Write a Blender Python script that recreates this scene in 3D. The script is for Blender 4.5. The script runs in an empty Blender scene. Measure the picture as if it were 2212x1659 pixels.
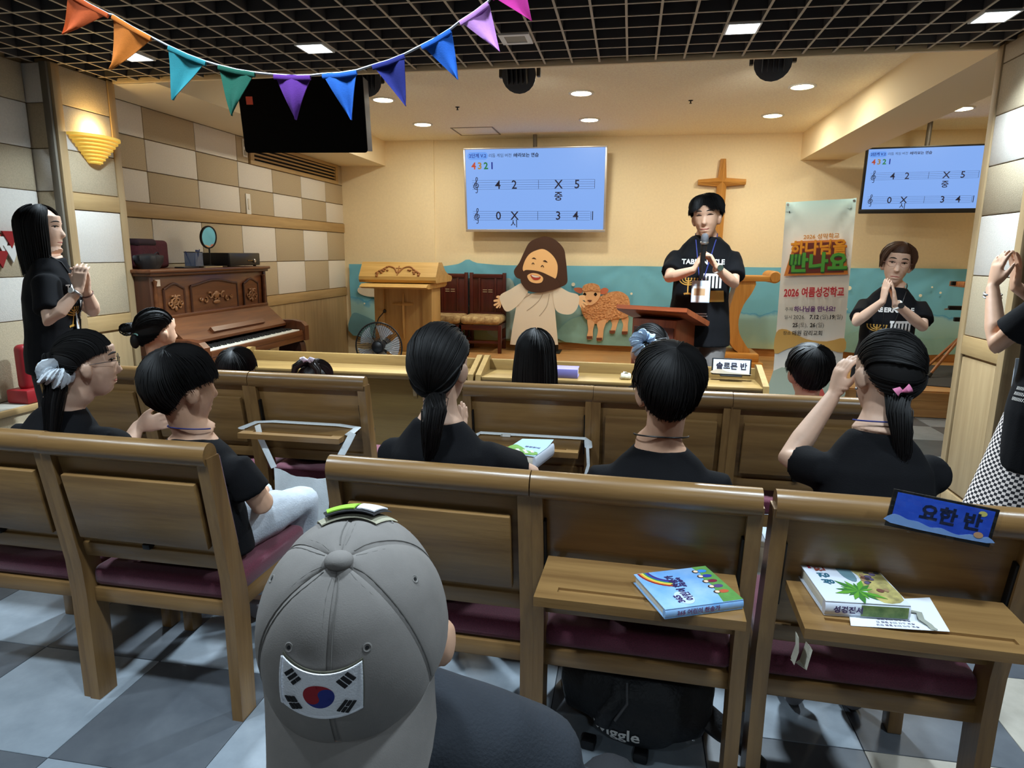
import bpy, bmesh, math, random
import numpy as np
from mathutils import Vector, Matrix, Euler, noise
from mathutils.bvhtree import BVHTree
random.seed(7)
SC = bpy.context.scene
COL = SC.collection
PI = math.pi
R = math.radians

# ------------------------------------------------------------------ camera
F = 1425.73
CAM = Vector((0, 0, 1.40))
_y, _p, _r = R(9.9414), R(11.2012), R(0.51628)
_f = Vector((-math.sin(_y)*math.cos(_p), math.cos(_y)*math.cos(_p), -math.sin(_p)))
_r0 = Vector((math.cos(_y), math.sin(_y), 0)); _u0 = _r0.cross(_f)
_rt = math.cos(_r)*_r0 + math.sin(_r)*_u0
_up = -math.sin(_r)*_r0 + math.cos(_r)*_u0
cd = bpy.data.cameras.new('camera'); cd.sensor_width = 36; cd.sensor_fit = 'HORIZONTAL'
cd.lens = F/2212*36; cd.clip_start = .02; cd.clip_end = 100
cam = bpy.data.objects.new('camera', cd); COL.objects.link(cam)
cam.matrix_world = Matrix(((_rt.x, _up.x, -_f.x, CAM.x), (_rt.y, _up.y, -_f.y, CAM.y), (_rt.z, _up.z, -_f.z, CAM.z), (0, 0, 0, 1)))
SC.camera = cam
def at(u, v, X=None, Y=None, Z=None):
    """the point of the room that the photograph's pixel (u, v) shows, on a plane X, Y or Z"""
    d = _f + _rt*((u-1106)/F) + _up*((829.5-v)/F)
    k = X/d.x if X is not None else Y/d.y if Y is not None else (Z-CAM.z)/d.z
    return CAM + d*k

# ------------------------------------------------------------------ light
SC.view_settings.view_transform = 'Standard'; SC.view_settings.look = 'None'
SC.view_settings.gamma = 1; SC.view_settings.use_curve_mapping = False
SC.view_settings.exposure = 0.0
SC.cycles.use_denoising = True
SC.cycles.max_bounces = 10; SC.cycles.diffuse_bounces = 8; SC.cycles.glossy_bounces = 3
SC.cycles.transparent_max_bounces = 8; SC.cycles.caustics_reflective = False; SC.cycles.caustics_refractive = False
SC.cycles.sample_clamp_indirect = 4
W = bpy.data.worlds.new('hall_ambience'); SC.world = W; W.use_nodes = True
W.node_tree.nodes['Background'].inputs[0].default_value = (.62, .72, .85, 1)
W.node_tree.nodes['Background'].inputs[1].default_value = .10
WARM = (1, .98, .86); COOL = (.74, .89, 1.0)
def light(name, kind, loc, power, color, size=.1, rot=(0, 0, 0), **kw):
    l = bpy.data.lights.new(name, kind); l.energy = power; l.color = color
    if kind == 'AREA': l.shape = kw.pop('shape', 'DISK'); l.size = size
    elif kind != 'SUN': l.shadow_soft_size = size
    for k, v in kw.items(): setattr(l, k, v)
    o = bpy.data.objects.new(name, l); COL.objects.link(o); o.location = loc; o.rotation_euler = rot
    return o
PANEL_LAMPS = [(-1.68, 3.5), (.47, 3.5), (1.54, 3.5), (-2.75, 3.5)]
BACK_LAMPS = [(-2.75, .95), (-1.68, .95), (-.61, .95), (.47, .95), (1.54, .95), (-1.68, -1.2), (.47, -1.2)]
DOWNLIGHTS = [(-2.225, 5.94), (-2.225, 7.09), (-.47, 5.93), (-.47, 7.07), (1.29, 5.95), (1.29, 7.09), (2.908, 6.99)]
for x, y in PANEL_LAMPS: light('panel_lamp_light', 'AREA', (x, y, 2.435), 66 if -2 < x < 1 else 16, COOL, .13, shape='SQUARE', spread=R(118))
for x, y in BACK_LAMPS: light('panel_lamp_light', 'AREA', (x, y, 2.435), 15, COOL, .13, shape='SQUARE', spread=R(130))
for x, y in DOWNLIGHTS: light('downlight_light', 'AREA', (x, y, 2.715), 12, WARM, .15)
for x, tx in ((-1.99, -1.4), (-.81, -.4), (.85, 1.2)):
    o = light('stage_spot_light', 'SPOT', (x, 5.02, 2.56), 20 if x > 0 else 9, (1, .95, .82), .07, spot_size=R(105), spot_blend=.7)
    o.rotation_euler = (Vector((tx, 8.1, 1.15))-Vector((x, 5.02, 2.56))).to_track_quat('-Z', 'Y').to_euler()
light('sconce_light', 'POINT', (-3.255, 3.77, 2.10), 3.2, (1, .74, .34), .03)

# ------------------------------------------------------------------ materials
def lin(c):
    return tuple((x/255/12.92 if x/255 <= .04045 else ((x/255+.055)/1.055)**2.4) for x in c)
_m = {}
def mat(name, rgb, rough=.6, metal=0, var=0, vscale=8, bump=0, bscale=60, emit=0, alpha=1, trans=0, base=None, spec=.5, stretch=None, rgb2=None, sheen=0, coat=0):
    if name in _m: return _m[name]
    m = bpy.data.materials.new(name); m.use_nodes = True; _m[name] = m
    nt = m.node_tree; b = nt.nodes['Principled BSDF']; c = lin(rgb)
    b.inputs['Base Color'].default_value = (*c, 1); b.inputs['Roughness'].default_value = rough
    b.inputs['Metallic'].default_value = metal; b.inputs['Specular IOR Level'].default_value = spec
    if base is not None: b.inputs['Base Color'].default_value = (*lin(base), 1)
    if sheen: b.inputs['Sheen Weight'].default_value = sheen
    if coat: b.inputs['Coat Weight'].default_value = coat; b.inputs['Coat Roughness'].default_value = .15
    if emit: b.inputs['Emission Color'].default_value = (*c, 1); b.inputs['Emission Strength'].default_value = emit
    if alpha < 1: b.inputs['Alpha'].default_value = alpha
    if trans: b.inputs['Transmission Weight'].default_value = trans
    m.diffuse_color = (*c, 1)
    if var or bump or rgb2:
        tc = nt.nodes.new('ShaderNodeTexCoord'); mp = nt.nodes.new('ShaderNodeMapping')
        nt.links.new(tc.outputs['Object'], mp.inputs[0])
        if stretch: mp.inputs['Scale'].default_value = stretch
    if var or rgb2:
        n = nt.nodes.new('ShaderNodeTexNoise'); n.inputs['Scale'].default_value = vscale; n.inputs['Detail'].default_value = 5
        n.inputs['Roughness'].default_value = .62
        nt.links.new(mp.outputs[0], n.inputs['Vector'])
        rp = nt.nodes.new('ShaderNodeValToRGB'); rp.color_ramp.elements[0].position = .32; rp.color_ramp.elements[1].position = .68
        c2 = lin(rgb2) if rgb2 else tuple(x*(1-var) for x in c)
        rp.color_ramp.elements[0].color = (*c2, 1)
        rp.color_ramp.elements[1].color = (*(c if rgb2 else tuple(min(1, x*(1+var)) for x in c)), 1)
        nt.links.new(n.outputs[0], rp.inputs[0]); nt.links.new(rp.outputs[0], b.inputs['Base Color'])
    if bump:
        n2 = nt.nodes.new('ShaderNodeTexNoise'); n2.inputs['Scale'].default_value = bscale; n2.inputs['Detail'].default_value = 4
        nt.links.new(mp.outputs[0], n2.inputs['Vector'])
        bp = nt.nodes.new('ShaderNodeBump'); bp.inputs['Strength'].default_value = bump; bp.inputs['Distance'].default_value = .01
        nt.links.new(n2.outputs[0], bp.inputs['Height']); nt.links.new(bp.outputs[0], b.inputs['Normal'])
    return m
def wood(name, c1, c2, axis='X', rough=.38, scale=9, spec=.5, coat=0):
    st = {'X': (1, 14, 14), 'Y': (14, 1, 14), 'Z': (14, 14, 1)}[axis]
    return mat(name, c1, rough, rgb2=c2, vscale=scale*.35, stretch=st, bump=.05, bscale=9, spec=spec, coat=coat)
CW1, CW2 = (146, 112, 68), (112, 82, 48)
M_cx, M_cy, M_cz = (wood('chair_wood_'+a, CW1, CW2, a.upper(), .30, 4) for a in 'xyz')
M_dx = wood('desk_wood', (142, 114, 66), (116, 90, 50), 'X', .4, 4); M_dz = wood('desk_wood_z', (142, 114, 66), (116, 90, 50), 'Z', .4, 4)
M_maroon = mat('maroon_weave', (92, 30, 50), .9, var=.3, vscale=260, bump=.15, bscale=420, sheen=.25)
M_black = mat('black_plastic', (16, 16, 17), .45); M_metal = mat('steel', (190, 190, 190), .3, 1)
M_dmetal = mat('dark_metal', (34, 32, 31), .45, .6)
M_white = mat('white_plastic', (228, 226, 220), .5)
M_ptrim = wood('beige_trim_wood', (178, 152, 112), (160, 134, 96), 'Z', .55, 5); M_ptrimx = wood('beige_trim_wood_y', (186, 156, 108), (168, 138, 92), 'Y', .55, 5)
M_pw = mat('panel_white_fibre', (222, 216, 206), .95, var=.05, vscale=90, bump=.25, bscale=220)
M_pb = mat('panel_beige_fibre', (186, 170, 142), .95, var=.10, vscale=120, bump=.3, bscale=240)
M_wall = mat('cream_wallpaper', (244, 228, 192), .9, var=.03, vscale=40, bump=.1, bscale=120)
M_ceil = mat('stage_ceiling_texture', (252, 238, 212), .95, var=.10, vscale=60, bump=.7, bscale=70)
M_cream = mat('cream_paint', (238, 222, 188), .85)
M_tl = mat('tile_light', (150, 159, 168), .32, rgb2=(124, 134, 143), vscale=5, bump=.03, bscale=30, spec=.4)
M_td = mat('tile_dark', (96, 101, 107), .34, rgb2=(77, 82, 89), vscale=5, bump=.03, bscale=30, spec=.4)
M_tb = mat('tile_cream', (188, 182, 170), .34, rgb2=(160, 154, 142), vscale=5, bump=.03, bscale=30, spec=.4)
M_stage = wood('stage_plank', (206, 160, 104), (176, 126, 74), 'X', .32, 5)
M_gridshade = mat('grid_shaded_side', (74, 70, 68), .7); M_gridlit = mat('grid_lit_underside', (172, 158, 138), .55)  # one-coloured blades: shade painted on the sides, light on the undersides
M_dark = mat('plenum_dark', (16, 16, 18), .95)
M_grey = mat('hall_grey', (168, 164, 152), .9)
M_led = mat('led_cool', (225, 243, 255), .5, emit=14, base=(200, 200, 200))
M_ledw = mat('downlight_warm', (255, 226, 160), .5, emit=48, base=(200, 200, 200))

# ------------------------------------------------------------------ geometry helpers
class G:
    def __init__(s): s.v = []; s.f = []; s.m = []; s.k = 0
    def add(s, vs, fs, T=None):
        o = len(s.v)
        for p in vs:
            p = Vector(p); s.v.append(tuple(T @ p) if T else tuple(p))
        for f in fs: s.f.append(tuple(o+i for i in f)); s.m.append(s.k)
        return s
    def box(s, x0, x1, y0, y1, z0, z1, T=None):
        v = [(x, y, z) for z in (z0, z1) for y in (y0, y1) for x in (x0, x1)]
        return s.add(v, [(0, 2, 3, 1), (4, 5, 7, 6), (0, 1, 5, 4), (2, 6, 7, 3), (0, 4, 6, 2), (1, 3, 7, 5)], T)
    def rbox(s, x0, x1, y0, y1, z0, z1, b=.005, T=None, seg=2):
        bm = bmesh.new(); bmesh.ops.create_cube(bm, size=1)
        for v in bm.verts: v.co = Vector((x0+(v.co.x+.5)*(x1-x0), y0+(v.co.y+.5)*(y1-y0), z0+(v.co.z+.5)*(z1-z0)))
        bmesh.ops.bevel(bm, geom=bm.edges[:], offset=b, segments=seg, affect='EDGES', profile=.5)
        bm.verts.index_update(); s.add([v.co[:] for v in bm.verts], [[v.index for v in f.verts] for f in bm.faces], T); bm.free(); return s
    def prism(s, pts, h0, h1, ax='Z', T=None):
        """polygon pts (a, b) extruded along ax: Z (x, y), Y (x, z), X (y, z)"""
        n = len(pts)
        def P(a, b, h): return {'Z': (a, b, h), 'Y': (a, h, b), 'X': (h, a, b)}[ax]
        v = [P(a, b, h0) for a, b in pts]+[P(a, b, h1) for a, b in pts]
        return s.add(v, [tuple(range(n)), tuple(range(2*n-1, n-1, -1))]+[(i, i+n, (i+1) % n+n, (i+1) % n) for i in range(n)], T)
    def tube(s, path, rad, n=8, T=None, ref=None, closed=False):
        """rad: number, or list of numbers or (ra, rb) pairs; rb lies along ref"""
        P = [Vector(p) for p in path]; k = len(P)
        if not isinstance(rad, (list, tuple)): rad = [rad]*k
        elif len(rad) == 2 and k != 2 and not isinstance(rad[0], (list, tuple)): rad = [rad]*k
        vs = []; fs = []; a = None
        for i in range(k):
            if closed: t = P[(i+1) % k]-P[i-1]
            else: t = P[min(i+1, k-1)]-P[max(i-1, 0)]
            t.normalize()
            if a is None:
                w = Vector(ref) if ref else (Vector((0, 0, 1)) if abs(t.z) < .9 else Vector((0, 1, 0)))
                b = w-t*w.dot(t); b.normalize()
            else: b = b-t*b.dot(t); b.normalize()
            if ref:
                w = Vector(ref); w = w-t*w.dot(t)
                if w.length > .05: b = w.normalized()
            a = b.cross(t)
            ra, rb = rad[i] if isinstance(rad[i], (list, tuple)) else (rad[i], rad[i])
            for j in range(n):
                q = 2*PI*j/n; vs.append(P[i]+a*(ra*math.cos(q))+b*(rb*math.sin(q)))
        for i in range(k if closed else k-1):
            for j in range(n):
                i2 = (i+1) % k; fs.append((i*n+j, i*n+(j+1) % n, i2*n+(j+1) % n, i2*n+j))
        if not closed: fs += [tuple(range(n-1, -1, -1)), tuple((k-1)*n+j for j in range(n))]
        return s.add(vs, fs, T)
    def lathe(s, prof, n=24, T=None):
        k = len(prof); vs = [(r*math.cos(2*PI*j/n), r*math.sin(2*PI*j/n), z) for r, z in prof for j in range(n)]
        fs = [(i*n+j, i*n+(j+1) % n, (i+1)*n+(j+1) % n, (i+1)*n+j) for i in range(k-1) for j in range(n)]
        fs += [tuple(range(n-1, -1, -1)), tuple((k-1)*n+j for j in range(n))]
        return s.add(vs, fs, T)
    def ell(s, c, r, T=None, nu=20, nv=12):
        vs = [(0, 0, 1)]+[(math.sin(PI*i/nv)*math.cos(2*PI*j/nu), math.sin(PI*i/nv)*math.sin(2*PI*j/nu), math.cos(PI*i/nv)) for i in range(1, nv) for j in range(nu)]+[(0, 0, -1)]
        fs = [(0, 1+j, 1+(j+1) % nu) for j in range(nu)]
        for i in range(nv-2):
            for j in range(nu): fs.append((1+i*nu+j, 1+(i+1)*nu+j, 1+(i+1)*nu+(j+1) % nu, 1+i*nu+(j+1) % nu))
        L = len(vs)-1; o = 1+(nv-2)*nu
        fs += [(o+j, L, o+(j+1) % nu) for j in range(nu)]
        c = Vector(c)
        return s.add([c+Vector((p[0]*r[0], p[1]*r[1], p[2]*r[2])) for p in vs], fs, T)
    def sheet(s, rows, thick=0, T=None, nrm=None):
        """grid of points; thick gives it a back"""
        a = len(rows); b = len(rows[0]); vs = [Vector(p) for r in rows for p in r]
        fs = [(i*b+j, i*b+j+1, (i+1)*b+j+1, (i+1)*b+j) for i in range(a-1) for j in range(b-1)]
        if thick:
            n = Vector(nrm) if nrm else (vs[1]-vs[0]).cross(vs[b]-vs[0]).normalized()
            N = len(vs); vs += [p-n*thick for p in vs]; fs += [tuple(N+i for i in reversed(f)) for f in fs]
            rim = [j for j in range(b)]+[i*b+b-1 for i in range(1, a)]+[(a-1)*b+j for j in range(b-2, -1, -1)]+[i*b for i in range(a-2, 0, -1)]
            fs += [(rim[(i+1) % len(rim)], rim[i], rim[i]+N, rim[(i+1) % len(rim)]+N) for i in range(len(rim))]
        return s.add(vs, fs, T)
    def mesh(s, name, mats):
        me = bpy.data.meshes.new(name); me.from_pydata(s.v, [], s.f)
        mats = mats if isinstance(mats, (list, tuple)) else [mats]
        for m in mats: me.materials.append(m)
        if len(mats) > 1: me.polygons.foreach_set('material_index', s.m)
        bm = bmesh.new(); bm.from_mesh(me); bmesh.ops.recalc_face_normals(bm, faces=bm.faces); bm.to_mesh(me); bm.free()
        me.update(); return me
def smooth_by_angle(me, ang=40):
    me.polygons.foreach_set('use_smooth', [True]*len(me.polygons))
    try: me.set_sharp_from_angle(angle=R(ang))
    except Exception: pass
def link(name, me, parent=None, loc=None, rot=None):
    o = bpy.data.objects.new(name, me); COL.objects.link(o)
    if parent: o.parent = parent
    if loc is not None: o.location = loc
    if rot is not None: o.rotation_euler = rot
    return o
def obj(name, g, m, parent=None, loc=None, rot=None, smooth=40, label=None, stuff=False):
    me = g.mesh(name, m) if isinstance(g, G) else g
    if smooth: smooth_by_angle(me, smooth)
    o = link(name, me, parent, loc, rot)
    if label: o['label'] = label
    if stuff: o['kind'] = 'stuff'
    return o
def tag(o, label, cat, group=None):
    o['label'] = label; o['category'] = cat
    if group: o['group'] = group
    return o
def thing(name, label, cat, loc=(0, 0, 0), rot=(0, 0, 0), group=None):
    o = bpy.data.objects.new(name, None); COL.objects.link(o); o.location = loc; o.rotation_euler = rot
    o.empty_display_size = .1
    return tag(o, label, cat, group)
def structure(o): o['kind'] = 'structure'; return o
_kids = {}
def copy_tree(o, loc, rot=None, label=None, group=None):
    def rec(a, par):
        c = a.copy(); COL.objects.link(c)
        if par: c.parent = par
        for ch in a.children: rec(ch, c)
        return c
    c = rec(o, None); c.location = loc
    if rot is not None: c.rotation_euler = rot
    if label: c['label'] = label
    if group: c['group'] = group
    return c
def text_mesh(body, size, bold=0, align='CENTER', ext=.0, width=1, sx=1):
    c = bpy.data.curves.new('lettering', 'FONT'); c.body = body; c.size = size; c.offset = bold; c.align_x = align; c.align_y = 'CENTER'
    c.extrude = ext; c.resolution_u = 2; c.space_character = width
    o = bpy.data.objects.new('lettering', c); COL.objects.link(o)
    dg = bpy.context.evaluated_depsgraph_get(); me = bpy.data.meshes.new_from_object(o.evaluated_get(dg))
    bpy.data.objects.remove(o); bpy.data.curves.remove(c)
    if sx != 1:
        for v in me.vertices: v.co.x *= sx
    return me
def text(body, size, m, parent, T, bold=0, align='CENTER', sx=1, name='lettering', width=1):
    """flat writing: letters in the local XY plane of T"""
    me = text_mesh(body, size, bold, align, 0, width, sx); me.transform(T); me.name = name; me.materials.append(m)
    return link(name, me, parent)
def TR(loc=(0, 0, 0), rot=(0, 0, 0), s=1): return Matrix.LocRotScale(Vector(loc), Euler(rot), Vector((s, s, s)) if not isinstance(s, (tuple, list)) else Vector(s))
WALLXF = lambda x, y, z: TR((x, y, z), (PI/2, 0, 0))     # flat art that stands upright and faces -Y
# ================================================================== the room
XL, XLC, XRC, YB, YE = -3.6, -3.31, 1.80, 8.10, 4.0
ZG, ZS, ZB, ST = 2.45, 2.73, 2.44, .24
# floor: a slab with single tiles laid on it
fl = structure(obj('floor', G().box(-4.2, 4.2, -3, 8.3, -.08, -.006), M_dark, smooth=0))
T = .455
tile_me = {}
for key, m in (('l', M_tl), ('d', M_td), ('c', M_tb)):
    tile_me[key] = G().rbox(-T/2+.001, T/2-.001, -T/2+.001, T/2-.001, -.006, 0, .0012, seg=1).mesh('tile', m)
for i in range(-9, 10):
    for j in range(-4, 14):
        cx, cy = -1.552+T*(i+.5), 1.364+T*(j+.5)
        if not (-3.5 < cx < 3.9 and -.6 < cy < 6.3): continue
        k = 'd' if (i+j) % 2 == 0 else ('l' if (i*7+j*3) % 5 else 'c')
        o = link('tile', tile_me[k], fl, (cx, cy, 0), (0, 0, PI/2*((i*3+j) % 4)))
# stage with planks
sg = structure(obj('floor_stage', G().box(-3.05, 4.0, 6.27, YB, 0, ST-.012), M_stage, smooth=0))
for k in range(20):
    y0 = 6.25+k*.0925
    me = G().rbox(-3.06, 4.0, y0+.0008, y0+.0917, ST-.012, ST, .001, seg=1).mesh('plank', M_stage); link('plank', me, sg)
for k in range(3):
    for x0, x1 in ((-3.06, -1.3), (-1.3, .7), (.7, 2.2+.3*k), (2.2+.3*k, 4.0)):
        me = G().rbox(x0+.001, x1-.001, 6.238, 6.252, .005+k*.0745, .005+(k+1)*.0745-.001, .001, seg=1).mesh('plank', M_stage); link('plank', me, sg)
# walls
def wall(name, x0, x1, y0, y1, z0, z1, m): return structure(obj(name, G().box(x0, x1, y0, y1, z0, z1), m, smooth=0))
wl = wall('wall_left', XL-.15, XL-.02, YE-.1, YB+.1, 0, ZS, M_ptrim)
wb = wall('wall_back', XL, 4.1, YB, YB+.12, 0, ZS+.1, M_wall)
wall('wall_back_pilaster', XL, -2.405, YB-.018, YB, 0, ZS, M_wall)
wall('wall_right', 4.0, 4.12, 2.6, YB, 0, ZS, M_cream)
whl = wall('wall_hall_left', -3.62, -3.50, -3, 3.6, 0, ZG+.1, M_ptrim)
wall('wall_hall_right', 3.6, 3.7, -3, 2.6, 0, ZG+.1, M_grey)
wall('wall_hall_back', -3.6, 3.7, -3.1, -3, 0, ZG+.1, M_grey)
def panel(parent, face, a0, a1, z0, z1, m, gap=.003, d=.018):
    """one wall panel; face: ('X', x) faces +X, ('-X', x), ('-Y', y)"""
    a0 += gap; a1 -= gap; z0 += gap; z1 -= gap; k, c = face
    g = G()
    if k == 'X': g.rbox(c-d, c, a0, a1, z0, z1, .005)
    elif k == '-X': g.rbox(c, c+d, a0, a1, z0, z1, .005)
    else: g.rbox(a0, a1, c, c+d, z0, z1, .005)
    return obj('panel', g, m, parent)
ys = [YE, 4.61, 5.21, 5.81, 6.41, 7.01, 7.61, YB]
upz = [1.745, 1.978, 2.21, 2.44]; loz = [.955, 1.295, 1.635]
for i in range(7):
    for r in range(3):
        y0, y1 = ys[i], ys[i+1]
        if r == 2 and i == 3: y1 = 5.0; continue
        if r == 2 and i >= 4: continue
        panel(wl, ('X', XL), y0, y1, upz[r], upz[r+1], M_pw if (i+r) % 2 == 0 else M_pb)
    for r in range(2): panel(wl, ('X', XL), ys[i], ys[i+1], loz[r], loz[r+1], M_pw if (i+r) % 2 == 0 else M_pb)
panel(wl, ('X', XL), 5.81, 6.0, 2.21, 2.44, M_pb); panel(wl, ('X', XL), 7.96, YB, 2.21, 2.44, M_pb)
structure(obj('trim_1', G().rbox(XL-.02, XL+.012, YE, YB, 1.637, 1.743, .003), M_ptrimx)); structure(obj('trim_2', G().rbox(XL-.02, XL+.012, YE, YB, .852, .953, .003), M_ptrimx))
y = YE; k = 0
while y < YB-.05:
    w = min(.42, YB-y); me = G().rbox(XL-.02, XL, y+.002, y+w-.002, .0, .85, .003).mesh('board', M_ptrim); link('board', me, wl); y += .42
# wooden air grille on the left wall
vt = thing('air_vent', 'wooden louvred air grille set high in the chequered side wall', 'vent', (XL, 6.97, 2.325))
g = G(); obj('vent_backing', G().box(-.018, -.006, -.92, .92, -.08, .08), M_dark, vt, smooth=0)
for a in ((-.965, .965, -.115, -.075), (-.965, .965, .078, .113), (-.965, -.9, -.075, .078), (.9, .965, -.075, .078)):
    obj('vent_frame', G().rbox(-.01, .02, a[0], a[1], a[2], a[3], .002), M_ptrimx, vt)
for k in range(4):
    obj('slat', G().rbox(-.004, .014, -.9, .9, -.056+k*.036, -.04+k*.036, .002), M_ptrimx, vt)
def plate(name, label, x, y, z, w, h, kids):
    o = thing(name, label, 'switch' if 'switch' in name else 'outlet', (x, y, z))
    obj('cover_plate', G().rbox(0, .01, -w/2, w/2, -h/2, h/2, .003), M_white, o)
    for (dz, hh, ww, m) in kids: obj('rocker' if 'switch' in name else 'socket', G().rbox(.008, .015, -ww/2, ww/2, dz-hh/2, dz+hh/2, .003), m, o)
p = at(535, 441, X=XL); plate('wall_switch', 'white light switch on a beige panel above the upright piano', XL+.001, p.y, p.z, .075, .19, [(0, .10, .03, mat('switch_cream', (214, 206, 188), .5))])
p = at(527, 320, X=XL); plate('wall_outlet', 'small white outlet plate behind the hanging black loudspeaker', XL+.001, p.y, p.z, .07, .16, [(.035, .05, .04, M_grey), (-.04, .05, .04, M_grey)])
# bulkhead, beam and ceilings
structure(obj('beam_left', G().box(XL, -3.02, YE, YB, ZB, ZS+.05), M_cream, smooth=0)); structure(obj('beam_right', G().box(1.805, 2.27, YE, YB, ZB, ZS+.05), M_cream, smooth=0))
structure(obj('ceiling_stage', G().box(XL, 4.1, YE, YB+.1, ZS, ZS+.08), M_ceil, smooth=0))
structure(obj('trim_3', G().rbox(XLC, XRC+.05, YE-.012, YE+.012, ZG-.010, ZG+.022, .003), wood('soffit_wood', (226, 204, 164), (212, 188, 148), 'X', .5)))
structure(obj('trim_4', G().box(XLC, XRC+.05, YE, YE+.03, ZG+.02, ZS+.02), M_cream, smooth=0))
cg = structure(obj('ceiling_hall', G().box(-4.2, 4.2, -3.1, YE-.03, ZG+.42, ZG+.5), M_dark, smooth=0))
GP = .1525
def blade(x0, x1, y0, y1):
    g = G().box(x0, x1, y0, y1, .003, .085); g.k = 1; e = .0006; g.box(x0-e, x1+e, y0-e, y1+e, 0, .003); return g.mesh('slat', [M_gridshade, M_gridlit])  # pale bottom strip is added to stand for light on the blade's underside
bx = blade(-.005, .005, -.0, YE+1.0-.02); by = blade(-4.1, 3.6, -.005, .005)
for k in range(-26, 27):
    x = -.066+GP*k
    if -4.1 < x < 3.6: link('slat', bx, cg, (x, -1.0, ZG))
for k in range(0, 33): link('slat', by, cg, (0, YE-.115-GP*k, ZG+.0005))
# columns
def column(name, x0, x1, fx, sgn):
    c = structure(obj(name, G().box(x0, x1, 3.53, YE-.006, 0, ZG+.02), M_ptrim, smooth=0))
    face = ('X' if sgn > 0 else '-X', fx)
    rows = [2.447, 2.23 if sgn > 0 else 2.356, 1.978 if sgn > 0 else 2.108, 1.737 if sgn > 0 else 1.86, 1.613]
    def strip(a0, a1, z0, z1, m, e=.006):
        g = G(); lo, hi = (fx-.02, fx+e) if sgn > 0 else (fx-e, fx+.02)
        return obj('stile', g.rbox(lo, hi, a0, a1, z0, z1, .002), m, c)
    strip(3.52, 3.575, 0, ZG, M_ptrim); strip(3.945, YE, 0, ZG, M_ptrim)
    strip(3.575, 3.945, .885, .985, M_ptrimx, .004)
    if sgn > 0:
        strip(3.575, 3.945, 1.637, 1.735, M_ptrimx, .004)
        for z0, z1, m in ((2.23, 2.447, M_pb), (1.978, 2.23, M_pw), (1.737, 1.978, M_pb), (1.318, 1.635, M_pw), (.987, 1.318, M_pb)): panel(c, face, 3.575, 3.945, z0, z1, m, .002)
    else:
        for z0, z1, m in ((2.356, 2.447, M_pb), (2.108, 2.356, M_pb), (1.86, 2.108, M_pw), (1.613, 1.86, M_pb), (1.306, 1.613, M_pw), (.987, 1.306, M_pb)): panel(c, face, 3.575, 3.945, z0, z1, m, .002)
    strip(3.575, 3.945, 0, .12, M_ptrim, .003); panel(c, face, 3.585, 3.935, .13, .875, M_ptrim, .004)
    return c
column('column_left', -3.62, XLC-.018, XLC, 1); column('column_right', XRC+.018, 2.35, XRC, -1)
for z0, z1, m in ((2.23, 2.447, M_pw), (1.978, 2.23, M_pb), (1.737, 1.978, M_pw), (1.49, 1.737, M_pb), (1.24, 1.49, M_pw), (.99, 1.24, M_pb), (.54, .99, M_pw)):
    panel(whl, ('-Y', 3.512), -3.50, -3.36, z0, z1, m, .002)
for i in range(6):
    for j, (z0, z1) in enumerate(((2.23, 2.447), (1.978, 2.23), (1.737, 1.978), (1.49, 1.737), (1.24, 1.49), (.99, 1.24), (.54, .99))):
        panel(whl, ('X', -3.485), 3.51-.5*(i+1), 3.51-.5*i, z0, z1, M_pb if (i+j) % 2 == 0 else M_pw, .002)
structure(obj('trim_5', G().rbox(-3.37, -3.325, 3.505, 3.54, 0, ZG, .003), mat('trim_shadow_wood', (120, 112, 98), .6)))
lg = structure(obj('trim_6', G().rbox(-3.485, -3.30, .4, 3.5, 0, .535, .004), M_pb)); obj('edge_strip', G().rbox(-3.31, -3.285, .4, 3.5, .505, .54, .004), M_ptrimx, lg)
obj('ledge_top', G().rbox(-3.485, -3.31, .4, 3.5, .535, .541, .002), M_grey, lg)
structure(obj('baseboard_back', G().rbox(-2.95, 4.0, YB-.018, YB, ST, ST+.085, .003), M_stage))

# recessed lamps
pl0 = None
LL = ['lit square panel lamp in the grid ceiling above the black loudspeaker', 'lit square panel lamp in the grid above the man with the microphone', 'lit square panel lamp above the tiled column, cut by the frame', 'lit square panel lamp partly behind the orange pennant']
for k, (x, y) in enumerate(PANEL_LAMPS+[(-.61, 3.5)]):
    t = thing('panel_lamp', LL[k] if k < 4 else 'unlit square panel lamp in the grid beside the magenta pennant', 'lamp', (x, y, ZG), group='panel lamps in the grid ceiling')
    g = G(); w = .077; i_ = .052 if k == 4 else .068
    for a in ((-w, w, -w, -i_), (-w, w, i_, w), (-w, -i_, -i_, i_), (i_, w, -i_, i_)): obj('lamp_frame', G().box(*a, -.008, .03), M_white, t, smooth=0)
    obj('diffuser', G().box(-i_, i_, -i_, i_, -.004, .02), M_led if k < 4 else mat('lamp_off', (150, 144, 132), .6), t, smooth=0)
DL = ['beside the purple and blue pennants', 'above the light pulpit', 'in the middle of the stage ceiling, nearer the grid', 'above the screen, nearer the back wall', 'near the slanting beam, closer to the grid', 'near the slanting beam, closer to the back wall', 'beyond the slanting beam, above the side screen']
for k, (x, y) in enumerate(DOWNLIGHTS):
    t = thing('downlight', 'round warm recessed downlight '+DL[k], 'lamp', (x, y, ZS), group='downlights in the stage ceiling')
    obj('trim_ring', G().lathe([(.086, 0), (.106, -.001), (.108, -.006), (.102, -.01), (.085, -.009), (.083, -.001)], 32), M_white, t)
    obj('diffuser', G().lathe([(.0001, -.016), (.055, -.014), (.082, -.006), (.082, .01), (.0001, .01)], 28), M_ledw, t)
ht = thing('ceiling_hatch', 'square access hatch with grey seams in the stage ceiling', 'hatch', (-1.755, 7.56, ZS))
obj('hatch_door', G().rbox(-.215, .215, -.215, .215, -.004, .01, .002), M_ceil, ht)
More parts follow.
